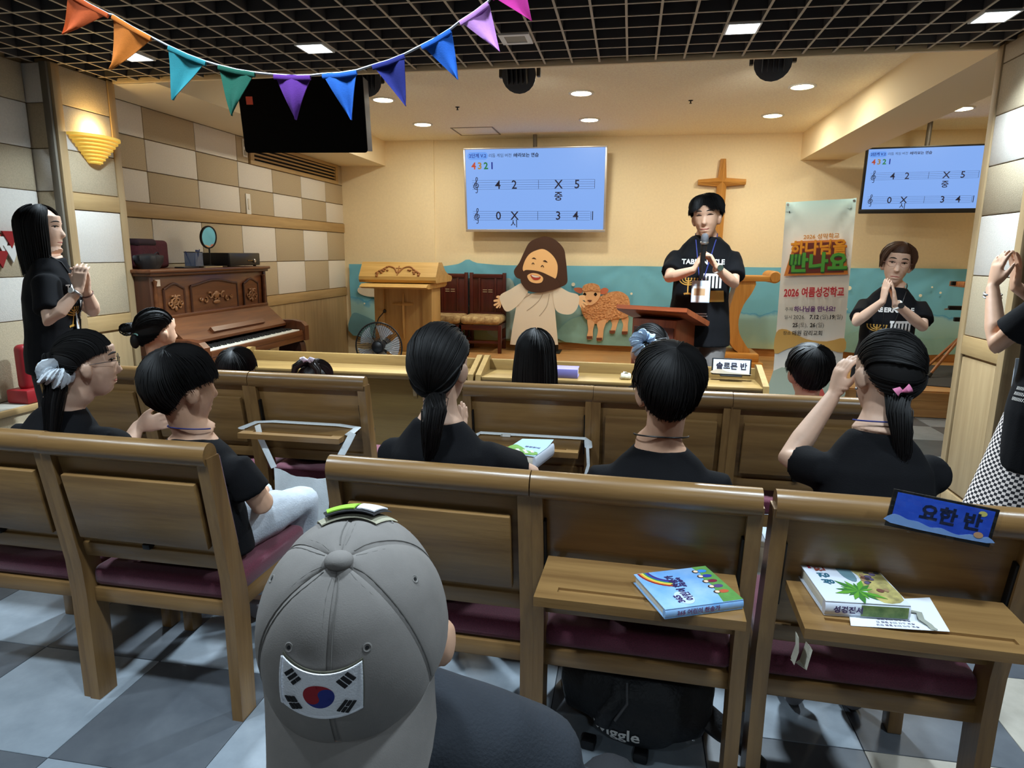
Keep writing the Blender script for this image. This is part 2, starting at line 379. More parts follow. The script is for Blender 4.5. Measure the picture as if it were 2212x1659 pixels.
for a in ((-.235, .235, -.235, -.22), (-.235, .235, .22, .235), (-.235, -.22, -.22, .22), (.22, .235, -.22, .22)): obj('hatch_frame', G().box(*a, -.005, .01), mat('hatch_frame_grey', (140, 128, 104), .6), ht, smooth=0)
for k, (x, y, l) in enumerate(((-1.648, 6.33, 'small brass sprinkler head in the stage ceiling, on the pennant side'), (.458, 6.34, 'small sprinkler head with round plate between the ceiling downlights'))):
    t = thing('sprinkler', l, 'sprinkler', (x, y, ZS))
    t.scale = (.6, .6, .6); obj('escutcheon', G().lathe([(.001, 0), (.036, 0), (.032, -.006), (.014, -.012), (.001, -.012)], 20), M_dmetal, t)
    obj('sprinkler_body', G().lathe([(.001, -.01), (.012, -.012), (.008, -.03), (.014, -.036), (.02, -.045), (.001, -.047)], 16), M_dmetal, t)
# hanging spot lamps and loudspeaker
def spot(x, y, z, label, yaw):
    t = thing('stage_spotlight', label, 'spotlight', (x, y, z), (0, 0, yaw))
    obj('housing', G().lathe([(.001, -.15), (.05, -.148), (.075, -.12), (.10, -.05), (.112, .03), (.112, .05), (.09, .055), (.001, .055)], 20, TR(rot=(R(115), 0, 0))), M_black, t)
    for s in (-1, 1): obj('yoke_arm', G().rbox(s*.125-.012, s*.125+.012, -.02, .02, -.02, .17, .004), M_black, t)
    obj('yoke_bar', G().rbox(-.137, .137, -.02, .02, .155, .175, .004), M_black, t)
    for q in range(5): obj('cooling_fin', G().rbox(-.06+q*.03-.003, -.06+q*.03+.003, -.13, .0, -.04, .08, .002, TR(rot=(R(25), 0, 0))), M_black, t)
p = at(790, 172, Y=5.0); spot(p.x, 5.0, p.z+.0, 'black stage spotlight behind the blue pennants, just past the grid', R(25))
p = at(1123, 160, Y=4.6); spot(p.x, 4.6, p.z, 'black stage spotlight above the big screen, just past the grid', 0)
p = at(1669, 138, Y=4.6); spot(p.x, 4.6, p.z+.02, 'black stage spotlight above the man with the microphone', R(-8))
for s_, l_ in ((-1.99, ''), (-.81, ''), (.85, '')): pass
sp = thing('loudspeaker', 'big black loudspeaker hanging behind the pennants', 'speaker', (-2.22, 4.42, 2.31), (R(8), 0, R(6)))
M_cloth = mat('speaker_grille_cloth', (7, 7, 8), 1, bump=.2, bscale=400, spec=.1)
bm_pts = [(-.42, -.22), (-.40, -.235), (.40, -.235), (.42, -.22), (.42, .22), (.40, .235), (-.40, .235), (-.42, .22)]
obj('cabinet', G().prism([(-.41, -.02), (.42, -.02), (.36, .34), (-.35, .34)], -.235, .235, 'Z'), mat('speaker_cabinet', (38, 36, 34), .6), sp)
obj('grille', G().rbox(-.425, .43, -.05, -.02, -.245, .245, .02, seg=3), M_cloth, sp)
obj('hanging_bracket', G().rbox(-.3, .3, .1, .14, .235, .40, .01), M_dmetal, sp)
obj('sticker', G().box(-.37, -.325, -.0525, -.05, .06, .11), mat('sticker_red', (196, 74, 58), .5), sp, smooth=0, label='small red square sticker')
# wall sconce
sc = thing('wall_sconce', 'lit fan-shaped wall sconce of stacked ribs on the tiled column', 'lamp', (XLC, 3.772, 2.02))
M_sc = mat('sconce_alabaster', (238, 196, 84), .5, emit=.42)
for k in range(8):
    z = .055-k*.020; w = .19-.019*k; d = .125-.012*k
    pts = [(d*math.sin(PI*i/14)+.0, -w*math.cos(PI*i/14)) for i in range(15)]
    obj('rib', G().prism(pts, z-.009, z+.007, 'Z'), M_sc, sc)
obj('bowl', G().add(*(lambda r: ([(r[i][0], r[i][1], r[i][2]) for i in range(len(r))], [(i, i+1, i+16, i+15) for i in range(14)]))([((.115-.0*1)*math.sin(PI*i/14), -.18*math.cos(PI*i/14), .055) for i in range(15)]+[(.02*math.sin(PI*i/14), -.045*math.cos(PI*i/14), -.10) for i in range(15)])), M_sc, sc)

# ================================================================== chairs
def make_chair(tray_open):
    t = thing('church_chair', 'x', 'chair')
    W2 = .25
    prof = [(0, 0), (.072, 0), (.078, .34), (.072, .42), (-.012, .85), (-.066, .85), (-.006, .47), (.0, .36)]
    for s in (-1, 1):
        x0 = s*W2-.017 if s > 0 else s*W2-.017
        g = G().prism(prof, x0, x0+.034, 'X'); obj('rear_leg', g, M_cz, t, smooth=25)
        obj('front_leg', G().rbox(s*.215-.02, s*.215+.02, .40, .455, 0, .36, .004), M_cz, t)
        obj('side_rail', G().rbox(s*.228-.012, s*.228+.012, .05, .45, .325, .385, .004), M_cy, t)
    sec = [(-.030*math.cos(2*PI*i/20)-.002, .036*math.sin(2*PI*i/20)*(1 if math.sin(2*PI*i/20) > 0 else .9)) for i in range(20)]
    obj('top_rail', G().prism([(a-.042, b+.853) for a, b in sec], -.2625, .2625, 'X'), M_cx, t, smooth=30)
    tilt = TR((0, .02, .50), (R(10.8), 0, 0))
    obj('back_panel', G().rbox(-.236, .236, .002, .014, .03, .34, .002, tilt), M_cx, t)
    obj('back_cushion', G().rbox(-.246, .246, .040, .072, .02, .335, .012, tilt), M_maroon, t)
    obj('lower_rail', G().rbox(-.236, .236, -.006, .022, -.015, .035, .005, tilt), M_cx, t)
    obj('seat', G().rbox(-.243, .243, .035, .475, .372, .438, .022, seg=3), M_maroon, t)
    obj('rear_rail', G().rbox(-.236, .236, .03, .055, .325, .372, .004), M_cx, t); obj('front_rail', G().rbox(-.2, .2, .42, .445, .315, .37, .004), M_cx, t)
    if tray_open:
        obj('latch', G().rbox(-.009, .009, -.012, .004, .125, .16, .002, tilt), M_dmetal, t)
        for s in (-1, 1): obj('hinge_plate', G().rbox(s*.231-.004, s*.231+.004, -.016, .004, .10, .27, .002, tilt), M_dmetal, t)
    else: obj('latch', G().rbox(-.012, .012, -.020, .004, .040, .058, .003, tilt), M_dmetal, t)
    g = G(); w, d0, d1 = .235, 0, .205; a, b0, b1 = .185, .152, .172
    xs = [-w, -a, a, w]; ysl = [d0, b0, b1, d1]; h = .022
    v = [(x, -y, h) for y in ysl for x in xs]+[(x, -y, 0) for y in (d0, d1) for x in (-w, w)]+[(x, -y, h-.006) for y in (b0, b1) for x in (-a, a)]
    f = [(r*4+c, r*4+c+1, r*4+c+5, r*4+c+4) for r in range(3) for c in range(3) if (r, c) != (1, 1)]
    f += [(20, 21, 23, 22), (5, 6, 21, 20), (9, 10, 23, 22), (5, 9, 22, 20), (6, 10, 23, 21), (16, 17, 19, 18), (0, 1, 2, 3, 17, 16), (12, 13, 14, 15, 19, 18), (0, 4, 8, 12, 18, 16), (3, 7, 11, 15, 19, 17)]
    if tray_open: g.add([(x*.94, y, z) for x, y, z in v], f, TR((0, -.030, .645)))
    else: g.rbox(-.214, .214, -.026, -.004, .066, .278, .004, tilt)
    obj('tray_table', g, M_cx, t, smooth=0 if tray_open else 40)
    if tray_open:
        for s in (-1, 1): obj('tray_arm', G().rbox(s*.2-.008, s*.2+.008, -.19, -.02, .628, .646, .003), M_dmetal, t)
    return t
ch_f, ch_o = make_chair(False), make_chair(True)
RA = R(-2.2)
# name, x0, x1, y of rear feet, open tray, yaw, label
CH = [(-1.8925, 1.615, 0, R(-1), 'wooden church chair under the girl with the white scrunchie, cut by the frame'),
      (-1.365, 1.60, 0, R(-1), 'wooden church chair with folded tray under the boy in pale jeans'),
      (-.4755, 1.555, 0, RA, 'wooden church chair with folded tray behind the woman with a low ponytail'),
      (.052, 1.535, 1, RA, 'wooden church chair whose open tray carries the blue rainbow book'),
      (.605, 1.515, 1, RA, 'wooden church chair whose open tray carries the white illustrated book'),
      (-2.401, 2.625, 0, 0, 'wooden church chair in the second row under the girl with two hair buns'),
      (-1.8695, 2.62, 0, 0, 'wooden church chair in the second row behind the small dark-haired child'),
      (-1.338, 2.615, 1, 0, 'wooden church chair whose open tray has a white canvas bag hanging from it'),
      (-.386, 2.62, 1, 0, 'wooden church chair with open tray and thick white book, behind the long-haired girl'),
      (.1405, 2.615, 0, 0, 'wooden church chair with folded tray in the second row, under the girl with blue scrunchie'),
      (.667, 2.61, 0, 0, 'wooden church chair at the second row end near the banner')]
CHAIRS = []
uf = uo = False
for x, y, op, yaw, lab in CH:
    src = ch_o if op else ch_f
    if (op and not uo) or (not op and not uf):
        c = src; c.location = (x, y, 0); c.rotation_euler = (0, 0, yaw); c['label'] = lab; c['group'] = 'wooden church chairs in two rows'
        if op: uo = True
        else: uf = True
    else: c = copy_tree(src, (x, y, 0), (0, 0, yaw), lab, 'wooden church chairs in two rows')
    CHAIRS.append(c)

# ================================================================== front desks
def desk(x0, x1, label):
    t = thing('pew_desk', label, 'desk', ((x0+x1)/2, 3.98, 0)); w = (x1-x0)/2-.004
    M_sh = wood('desk_panel', (150, 122, 66), (128, 100, 50), 'X', .5, 4)
    obj('desk_top', G().rbox(-w+.03, w-.03, -.27, .0, .665, .69, .004), M_dx, t)
    obj('back_ledge', G().rbox(-w+.03, w-.03, -.012, .016, .60, .755, .005), M_dx, t)
    for s in (-1, 1):
        obj('end_panel', G().prism([(.02, 0), (.02, .775), (-.02, .78), (-.27, .70), (-.28, .66), (-.22, .58), (-.19, 0)], s*(w-.016)-.016, s*(w-.016)+.016, 'X'), M_dz, t, smooth=20)
    obj('modesty_panel', G().rbox(-w+.03, w-.03, -.01, .012, .12, .60, .003), M_sh, t)
    for x in (-.33*w*2, .34*w*2, 0): obj('bag_hook', G().tube([(x, -.20, .665), (x, -.20, .635), (x, -.215, .62), (x, -.235, .628)], .006, 6), M_dmetal, t)
    for x in (-.2*w, .45*w): obj('bracket', G().prism([(-.2, .665), (-.012, .665), (-.012, .48), (-.03, .50), (-.06, .61)], x-.012, x+.012, 'X'), M_dz, t, smooth=0)
    return t
desk(-2.475, -.878, 'long wooden pew desk in front of the piano side, with nothing on it')
desk(-.872, .775, 'long wooden pew desk holding a purple book and a class name card')
# ================================================================== people
M_skin = mat('skin', (214, 168, 138), .55, var=.04, vscale=30); M_skin2 = mat('skin_fair', (222, 182, 156), .55, var=.04, vscale=30)
M_tee = mat('black_cotton', (15, 15, 18), .9, var=.15, vscale=14, bump=.12, bscale=300, spec=.2)
M_trouser = mat('dark_trousers', (30, 30, 34), .85, bump=.15, bscale=200)
M_hair = mat('black_hair', (18, 16, 16), .6, spec=.3); M_hairb = mat('brown_hair', (86, 56, 38), .55, spec=.35)
M_scr = mat('white_scrunchie_cloth', (214, 222, 230), .9, bump=.3, bscale=90); M_scrb = mat('blue_scrunchie_cloth', (176, 200, 226), .9, bump=.3, bscale=90)
M_eye = mat('dark_eye', (22, 16, 14), .25); M_lip = mat('lip', (176, 96, 88), .5); M_brow = mat('brow', (36, 28, 26), .8)
M_print = mat('print_white', (226, 222, 216), .7); M_gold = mat('print_gold', (198, 150, 66), .6); M_pink = mat('print_pink', (226, 130, 170), .7)
M_cordb = mat('lanyard_blue', (46, 56, 132), .7); M_clear = mat('badge_vinyl', (206, 216, 226), .25, alpha=.9)
M_jeans = mat('pale_denim', (200, 208, 218), .9, var=.12, vscale=14, bump=.25, bscale=160)
M_shoe = mat('grey_shoe', (150, 146, 150), .7)

def remesh(g, voxel, it=4, dec=1.0):
    me = bpy.data.meshes.new('tmp'); me.from_pydata(g.v, [], g.f)
    bm = bmesh.new(); bm.from_mesh(me); bmesh.ops.recalc_face_normals(bm, faces=bm.faces); bm.to_mesh(me); bm.free()
    o = bpy.data.objects.new('tmp', me); COL.objects.link(o)
    m = o.modifiers.new('r', 'REMESH'); m.mode = 'VOXEL'; m.voxel_size = voxel
    s = o.modifiers.new('s', 'SMOOTH'); s.factor = .5; s.iterations = it
    if dec < 1: d = o.modifiers.new('d', 'DECIMATE'); d.ratio = dec
    dg = bpy.context.evaluated_depsgraph_get(); out = bpy.data.meshes.new_from_object(o.evaluated_get(dg))
    bpy.data.objects.remove(o); bpy.data.meshes.remove(me)
    out.polygons.foreach_set('use_smooth', [True]*len(out.polygons)); out.materials.clear()
    return out
def vec(*a): return Vector(a)
def head_frame(pos, yaw=0, pitch=0, roll=0, s=1):
    """pos: skull centre; yaw 0 looks to +Y, positive turns to -X; pitch positive looks up"""
    return Matrix.Translation(pos) @ Euler((R(pitch), R(roll), R(yaw)), 'YXZ').to_matrix().to_4x4() @ Matrix.Scale(s, 4)
def add_head(g, H, neck, nr):
    g.ell((0, -.012, .03), (.076, .094, .090), H, 24, 16)
    lv = [(.07, .008, .068, .082), (.03, .010, .0695, .081), (-.015, .014, .0665, .076), (-.05, .020, .058, .066), (-.08, .030, .044, .054), (-.102, .042, .028, .036), (-.112, .048, .014, .018)]
    g.tube([(0, cy, z) for z, cy, rx, ry in lv], [(rx, ry) for z, cy, rx, ry in lv], 20, H, ref=(0, 1, 0))
    g.tube([(0, .076, .02), (0, .086, -.006), (0, .0925, -.028), (0, .084, -.038)], [.008, .0105, .0150, .010], 10, H)
    for s in (-1, 1):
        E_ = H @ TR((s*.0755, -.008, -.012), (R(-8), R(s*8), R(s*-22)))
        g.ell((0, 0, 0), (.011, .019, .032), E_, 12, 10); g.ell((s*.006, -.006, .008), (.006, .014, .02), E_, 10, 8)
    a = H @ vec(0, -.020, -.03); b = H @ vec(0, -.012, -.085)
    g.tube([a, b.lerp(neck, .35), b.lerp(neck, .8), neck+(neck-b)*.25], [nr, nr*.97, nr*1.08, nr*1.35], 16, ref=(0, 1, 0))
def shape_face(me, H, smile=0):
    Hi = H.inverted(); n = len(me.vertices); co = np.empty(n*3, 'f'); me.vertices.foreach_get('co', co); co = co.reshape(-1, 3)
    M = np.array(Hi); L = co @ M[:3, :3].T+M[:3, 3]
    dy = np.zeros(n)
    def gs(x, z, sx, sz, amp):
        return amp*np.exp(-((L[:, 0]-x)/sx)**2-((L[:, 2]-z)/sz)**2)
    front = (L[:, 1] > .02) & (np.abs(L[:, 0]) < .1) & (np.abs(L[:, 2]) < .14)
    for s in (-1, 1):
        dy += gs(s*.032, .016, .017, .011, -.007)+gs(s*.036, -.03, .02, .018, .004+.003*smile)+gs(s*.03, .036, .02, .008, .003)
    dy += gs(0, -.058, .024, .005, .0045)+gs(0, -.0725, .02, .006, .0055)+gs(0, -.065, .026+.006*smile, .0032, -.004)+gs(0, -.084, .02, .006, -.003)
    L[:, 1] += np.where(front, dy, 0)
    M2 = np.array(H); co2 = L @ M2[:3, :3].T+M2[:3, 3]
    co = np.where(front[:, None], co2, co); me.vertices.foreach_set('co', co.astype('f').ravel()); me.update()
def add_arm(g, S, E_, Wr, s=1):
    g.tube([S, S.lerp(E_, .5), E_, E_.lerp(Wr, .3), E_.lerp(Wr, .7), Wr], [.046*s, .043*s, .038*s, .039*s, .031*s, .0245*s], 12)
def hand_frame(wrist, d, n, s=1):
    """d: where the fingers point, n: where the palm looks"""
    d = d.normalized(); n = (n-d*n.dot(d)).normalized(); x = d.cross(-n)
    return Matrix(((x.x*s, d.x*s, -n.x*s, wrist.x), (x.y*s, d.y*s, -n.y*s, wrist.y), (x.z*s, d.z*s, -n.z*s, wrist.z), (0, 0, 0, 1)))
def add_hand(g, T, side, curl=.25, spread=1.0, thumb=.6):
    """side +1 right hand, -1 left hand; +Z is the back of the hand"""
    tx = -side                                    # thumb lies on this X side
    g.tube([(0, -.012, 0), (0, .02, 0), (0, .055, 0), (0, .088, .001)], [(.024, .018), (.031, .0165), (.039, .0145), (.038, .0115)], 12, T, ref=(0, 0, 1))
    for k, (x, L) in enumerate(((-.030, .055), (-.0105, .072), (.0100, .077), (.030, .068))):
        x *= side*-1*-1; xx = x if side > 0 else x
        xo = (k-1.5)*.020*(-tx)*-1
        xo = (k-1.5)*.0205*tx                     # index finger next to the thumb (k = 3)
        p = Vector((xo, .082, 0)); path = [Vector((xo*.8, .06, 0)), p]; a = 0; r = [.0095, .0092]
        for q, fr in enumerate((.45, .32, .23)):
            a += curl*(.9 if q else .7)*1.25
            dirv = Vector((math.sin((k-1.5)*.09*spread*tx), math.cos(a), -math.sin(a))); p = p+dirv*L*fr; path.append(p.copy()); r.append((.0088, .0078, .0062)[q])
        g.tube(path, r, 8, T)
    t0 = Vector((tx*.02, .018, -.006)); t1 = Vector((tx*.043, .045, -.012)); t2 = t1+Vector((tx*.018*(1-thumb*.6), .030, -.008*thumb*2)); t3 = t2+Vector((tx*.004*(1-thumb*2), .024, -.008*thumb*2))
    g.tube([t0, t1, t2, t3], [.014, .0125, .0095, .0075], 8, T)
def torso(g, pel, ch, nk, sh, s=1, d=0, fem=0, hem=None):
    """closed trunk from hem to the collar; sh: half width vector of the shoulders; d widens it (cloth)"""
    ax = sh.normalized(); fw = Vector((0, 0, 1)).cross(ax)*1
    w = sh.length
    c1 = pel.lerp(ch, .5)
    hp = hem if hem is not None else pel
    P = [hp, pel, c1, ch, ch.lerp(nk, .45), ch.lerp(nk, .78), nk]
    rad = [(.165*s+d*1.6, .115*s+d), (.165*s+d*1.3, .112*s+d), (.143*s+d*1.2, .102*s+d), (max(.150*s, w*.80)+d, .112*s+d*.8), (max(.14*s, w*.86)+d, .096*s+d*.7), (w*.62+d, .070*s+d*.5), (.066*s+d*.6, .062*s+d*.5)]
    if (hp-pel).length < 1e-4: P = P[1:]; rad = rad[1:]
    g.tube(P, rad, 24, ref=tuple(fw))
def cloth_noise(me, amp=.005, sc=9, seed=0):
    n = len(me.vertices); nr = np.empty(n*3, 'f'); me.vertices.foreach_get('normal', nr); co = np.empty(n*3, 'f'); me.vertices.foreach_get('co', co)
    nr = nr.reshape(-1, 3); co = co.reshape(-1, 3); a = np.zeros(n)
    rs = np.random.RandomState(seed)
    for k in range(7):
        w = rs.normal(0, 1, 3)*np.array([1.2, 1.2, .55])*sc*(1+.5*k); a += np.sin(co @ w+rs.uniform(0, 6.28))/(1+.5*k)
    co += nr*(a*amp*.5)[:, None]; me.vertices.foreach_set('co', co.ravel()); me.update()

# ---- hair
def egg(d, th=0):
    """hair volume round the skull, head-local; d unit vector from the skull centre"""
    rx, ry, rz = .080+th, (.094 if d.y > 0 else .101)+th, (.094 if d.z > 0 else .118)+th
    k = 1/math.sqrt((d.x/rx)**2+(d.y/ry)**2+(d.z/rz)**2)
    return Vector((0, -.012, .03))+d*k
def azel(a, e): return Vector((math.sin(R(a))*math.cos(R(e)), math.cos(R(a))*math.cos(R(e)), math.sin(R(e))))
def slerp(a, b, t):
    w = math.acos(max(-1, min(1, a.dot(b))))
    if w < 1e-4: return a.copy()
    return (a*math.sin((1-t)*w)+b*math.sin(t*w))/math.sin(w)
def lerp_table(tab, x):
    for (x0, y0), (x1, y1) in zip(tab, tab[1:]):
        if x <= x1: return y0+(y1-y0)*(x-x0)/(x1-x0)
    return tab[-1][1]
class Hair:
    def __init__(s, H, rnd): s.H = H; s.g = G(); s.rnd = rnd
    def strand(s, pts, r=.0016):
        k = len(pts); P = [s.H @ p for p in pts]
        s.g.tube(P, [r*(1-.75*(i/(k-1))**3) for i in range(k)], 3)
    def cap(s, paths):
        s.g.sheet([[s.H @ p for p in row] for row in paths])
def short_hair(H, front=12, side=-5, nape=-50, th=.012, n=520, seed=1, whorl=(8, -.42, .9), part=False):
    rnd = random.Random(seed); h = Hair(H, rnd); w = Vector((whorl[0]*.01, whorl[1], whorl[2])).normalized()
    tab = ([(0, front+16), (10, front+8), (24, front-3), (40, front-4)] if part else [(0, front), (35, front-2)])+[(62, side+6), (88, side), (105, side-12), (125, nape+14), (150, nape+2), (180, nape)]
    def path(a, jit, k, off):
        e = lerp_table(tab, abs(a))+jit; d1 = azel(a, e); pts = []
        for i in range(k):
            t = i/(k-1); d = slerp(w, d1, t); q = th*(.75+.55*math.sin(PI*min(1, t*1.1)))*(1 if abs(a) > 100 or t < .8 else 1.25)+off
            if t > .72 and abs(a) > 95: q *= max(.12, 1-(t-.72)*3.1)
            pts.append(egg(d, q))
        return pts
    h.cap([path(-180+i*7.5, 0, 12, -.003) for i in range(49)])
    for i in range(n):
        a = rnd.uniform(-180, 180); off = rnd.uniform(-.003, .004); p = path(a, rnd.uniform(-6, 5), 9, off)
        tw = rnd.uniform(-.008, .008)
        p = [q+Vector((tw*math.sin(j*.5), rnd.uniform(-.001, .001), 0)) for j, q in enumerate(p)]
        h.strand(p, rnd.uniform(.0012, .0024))
    return h.g
def tied_hair(H, tie=(0, -25), front=26, side=2, nape=-50, th=.006, n=420, seed=1, tail=None, tail_n=130, tail_r=.028, bun=None):
    """hair combed to a tie point; tail: points in world space for the ponytail's middle line"""
    rnd = random.Random(seed); h = Hair(H, rnd); T = azel(180+tie[0], tie[1])
    tab = [(0, front), (40, front-2), (70, side+12), (95, side-2), (120, nape+20), (150, nape+6), (180, nape)]
    def path(a, jit, k, off):
        d0 = azel(a, lerp_table(tab, abs(a))+jit); pts = []
        for i in range(k):
            t = i/(k-1)*.985; wd = max(0, 1-abs(a)/105)
            M_ = azel(180*(0 if abs(a) < 1 else 0)+a*1.0, 20+70*wd) if wd > 0 else slerp(d0, T, .5)
            d = slerp(slerp(d0, M_, t), slerp(M_, T, t), t)
            pts.append(egg(d, th*(.5+.7*math.sin(PI*min(1, t*1.05)))+off))
        return pts
    h.cap([path(-180+i*7.5, 0, 14, -.0025) for i in range(49)])
    for i in range(n):
        a = rnd.uniform(-180, 180); h.strand(path(a, rnd.uniform(-3, 3), 10, rnd.uniform(-.002, .0025)), rnd.uniform(.0008, .0015))
    return h, H @ egg(T, th)
def add_tail(h, pts, r0, n, seed=3):
    rnd = random.Random(seed); P = [Vector(p) for p in pts]; k = len(P); I = Matrix.Identity(4); H0 = h.H; h.H = I
    prof = [.45]+[1.0-.55*(i/(k-1))**2.2 for i in range(1, k)]
    h.g.tube(P, [max(.003, r0*.8*q) for q in prof], 10)
    for _ in range(n):
        a = rnd.uniform(0, 2*PI); q = math.sqrt(rnd.random())*r0*1.05; L = rnd.uniform(.8, 1.04); pts2 = []
        for i in range(k):
            t = (P[min(i+1, k-1)]-P[max(i-1, 0)]).normalized(); u = t.cross(Vector((0, 1, .2))).normalized(); v = t.cross(u)
            pts2.append(P[i]+(u*math.cos(a+i*.12)+v*math.sin(a+i*.12))*q*prof[i]*(1+.12*rnd.uniform(-1, 1)))
        m = max(3, round(k*L)); h.strand(pts2[:m] if L < 1 else pts2, rnd.uniform(.0010, .0018))
    h.H = H0
def long_hair(H, zend, part=0, bangs=False, n=520, seed=2, face=55, th=.012, spread=1.0, ymax=None, yoff=0):
    """loose hair that falls past the shoulders to world height zend"""
    rnd = random.Random(seed); h = Hair(H, rnd); Hi = H.inverted()
    def path(a, off, ze, k=16):
        a0 = 20 if abs(a) < 100 else 60
        st = (azel(a, 88)+Vector((part*.3, .25 if abs(a) < 120 else -.15, 0))).normalized()
        el = -2 if abs(a) > 75 else 2; pts = []
        dE = azel(a, el); kk = k//2
        for i in range(kk): pts.append(egg(slerp(st, dE, i/(kk-1)), th*(.6+.5*i/(kk-1))+off))
        e = pts[-1]; we = H @ e; L = we.z-ze
        for i in range(1, k-kk+1):
            t = i/(k-kk); q = we+Vector((0, 0, -L*t))
            out = (we-(H @ Vector((0, -.012, .03)))); out.z = 0; out.normalize()
            q += out*(.012*math.sin(PI*t)*spread+.02*t*(spread-1)); q += Vector((math.sin(a)*.004*t, yoff*t, 0)); pts.append(Hi @ q)
        return pts
    def fringe(a, off, k=10):
        sg = 1 if a > part*60 else -1; d0, d1, d2 = azel(part*50+sg*4, 74), azel(part*30+sg*(14+abs(a)*.5), 38), azel(sg*(60+abs(a)*.12), -8-abs(a)*.2); pts = []
        for i in range(k):
            t = i/(k-1); pts.append(egg(slerp(slerp(d0, d1, t), slerp(d1, d2, t), t), th*(.5+.5*math.sin(PI*min(1, t*1.1)))+off))
        return pts
    if bangs:
        h.cap([fringe(a, -.002) for a in np.linspace(part*60+1, 62, 12)]); h.cap([fringe(a, -.002) for a in np.linspace(-62, part*60-1, 12)])
        for i in range(int(n*.35)): h.strand(fringe(rnd.uniform(-62, 62), rnd.uniform(-.001, .004)), rnd.uniform(.0012, .002))
    rows = [path(a, -.003, zend+.02) for a in np.linspace(face+4, 360-face-4, 44)]
    h.cap(rows)
    for i in range(n):
        a = rnd.uniform(face, 360-face); a = a if a <= 180 else a-360
        h.strand(path(a, rnd.uniform(-.003, .005), zend+rnd.uniform(-.03, .06)), rnd.uniform(.0013, .0022))
    return h
def scrunchie(c, axis, r0, r1, seed=0):
    g = G(); ax = Vector(axis).normalized(); u = ax.cross(Vector((0, .3, 1))).normalized(); v = ax.cross(u); N, M = 110, 14; vs = []
    for i in range(N):
        a = 2*PI*i/N; rad = u*math.cos(a)+v*math.sin(a)
        for j in range(M):
            b = 2*PI*j/M; n_ = noise.noise(Vector((math.cos(a)*2.6+seed, math.sin(a)*2.6, math.cos(b)*.9+math.sin(b)*.7)))
            q = r1*(1+.16*math.sin(13*a+1.2*math.sin(b))+.10*math.sin(29*a+2*b)+.45*n_)
            vs.append(Vector(c)+rad*(r0+q*math.cos(b))+ax*(q*math.sin(b)*1.2+.006*math.sin(4*a+seed)))
    fs = [(i*M+j, i*M+(j+1) % M, ((i+1) % N)*M+(j+1) % M, ((i+1) % N)*M+j) for i in range(N) for j in range(M)]
    return g.add(vs, fs)
def drape(me, bvh, d, off=.002):
    """lay a flat mesh (world space) onto a surface along direction d"""
    for v in me.vertices:
        hit = bvh.ray_cast(v.co-d*.5, d)
        if hit[0] is not None: v.co = hit[0]-d*off
    me.update()
def dense_text(body, size, bold, width=1):
    me = text_mesh(body, size, bold, width=width); bm = bmesh.new(); bm.from_mesh(me)
    bmesh.ops.triangulate(bm, faces=bm.faces[:])
    for _ in range(2):
        bmesh.ops.subdivide_edges(bm, edges=[e for e in bm.edges if e.calc_length() > size*.25], cuts=1)
        bmesh.ops.triangulate(bm, faces=[f for f in bm.faces if len(f.verts) > 3])
    bm.to_mesh(me); bm.free(); return me
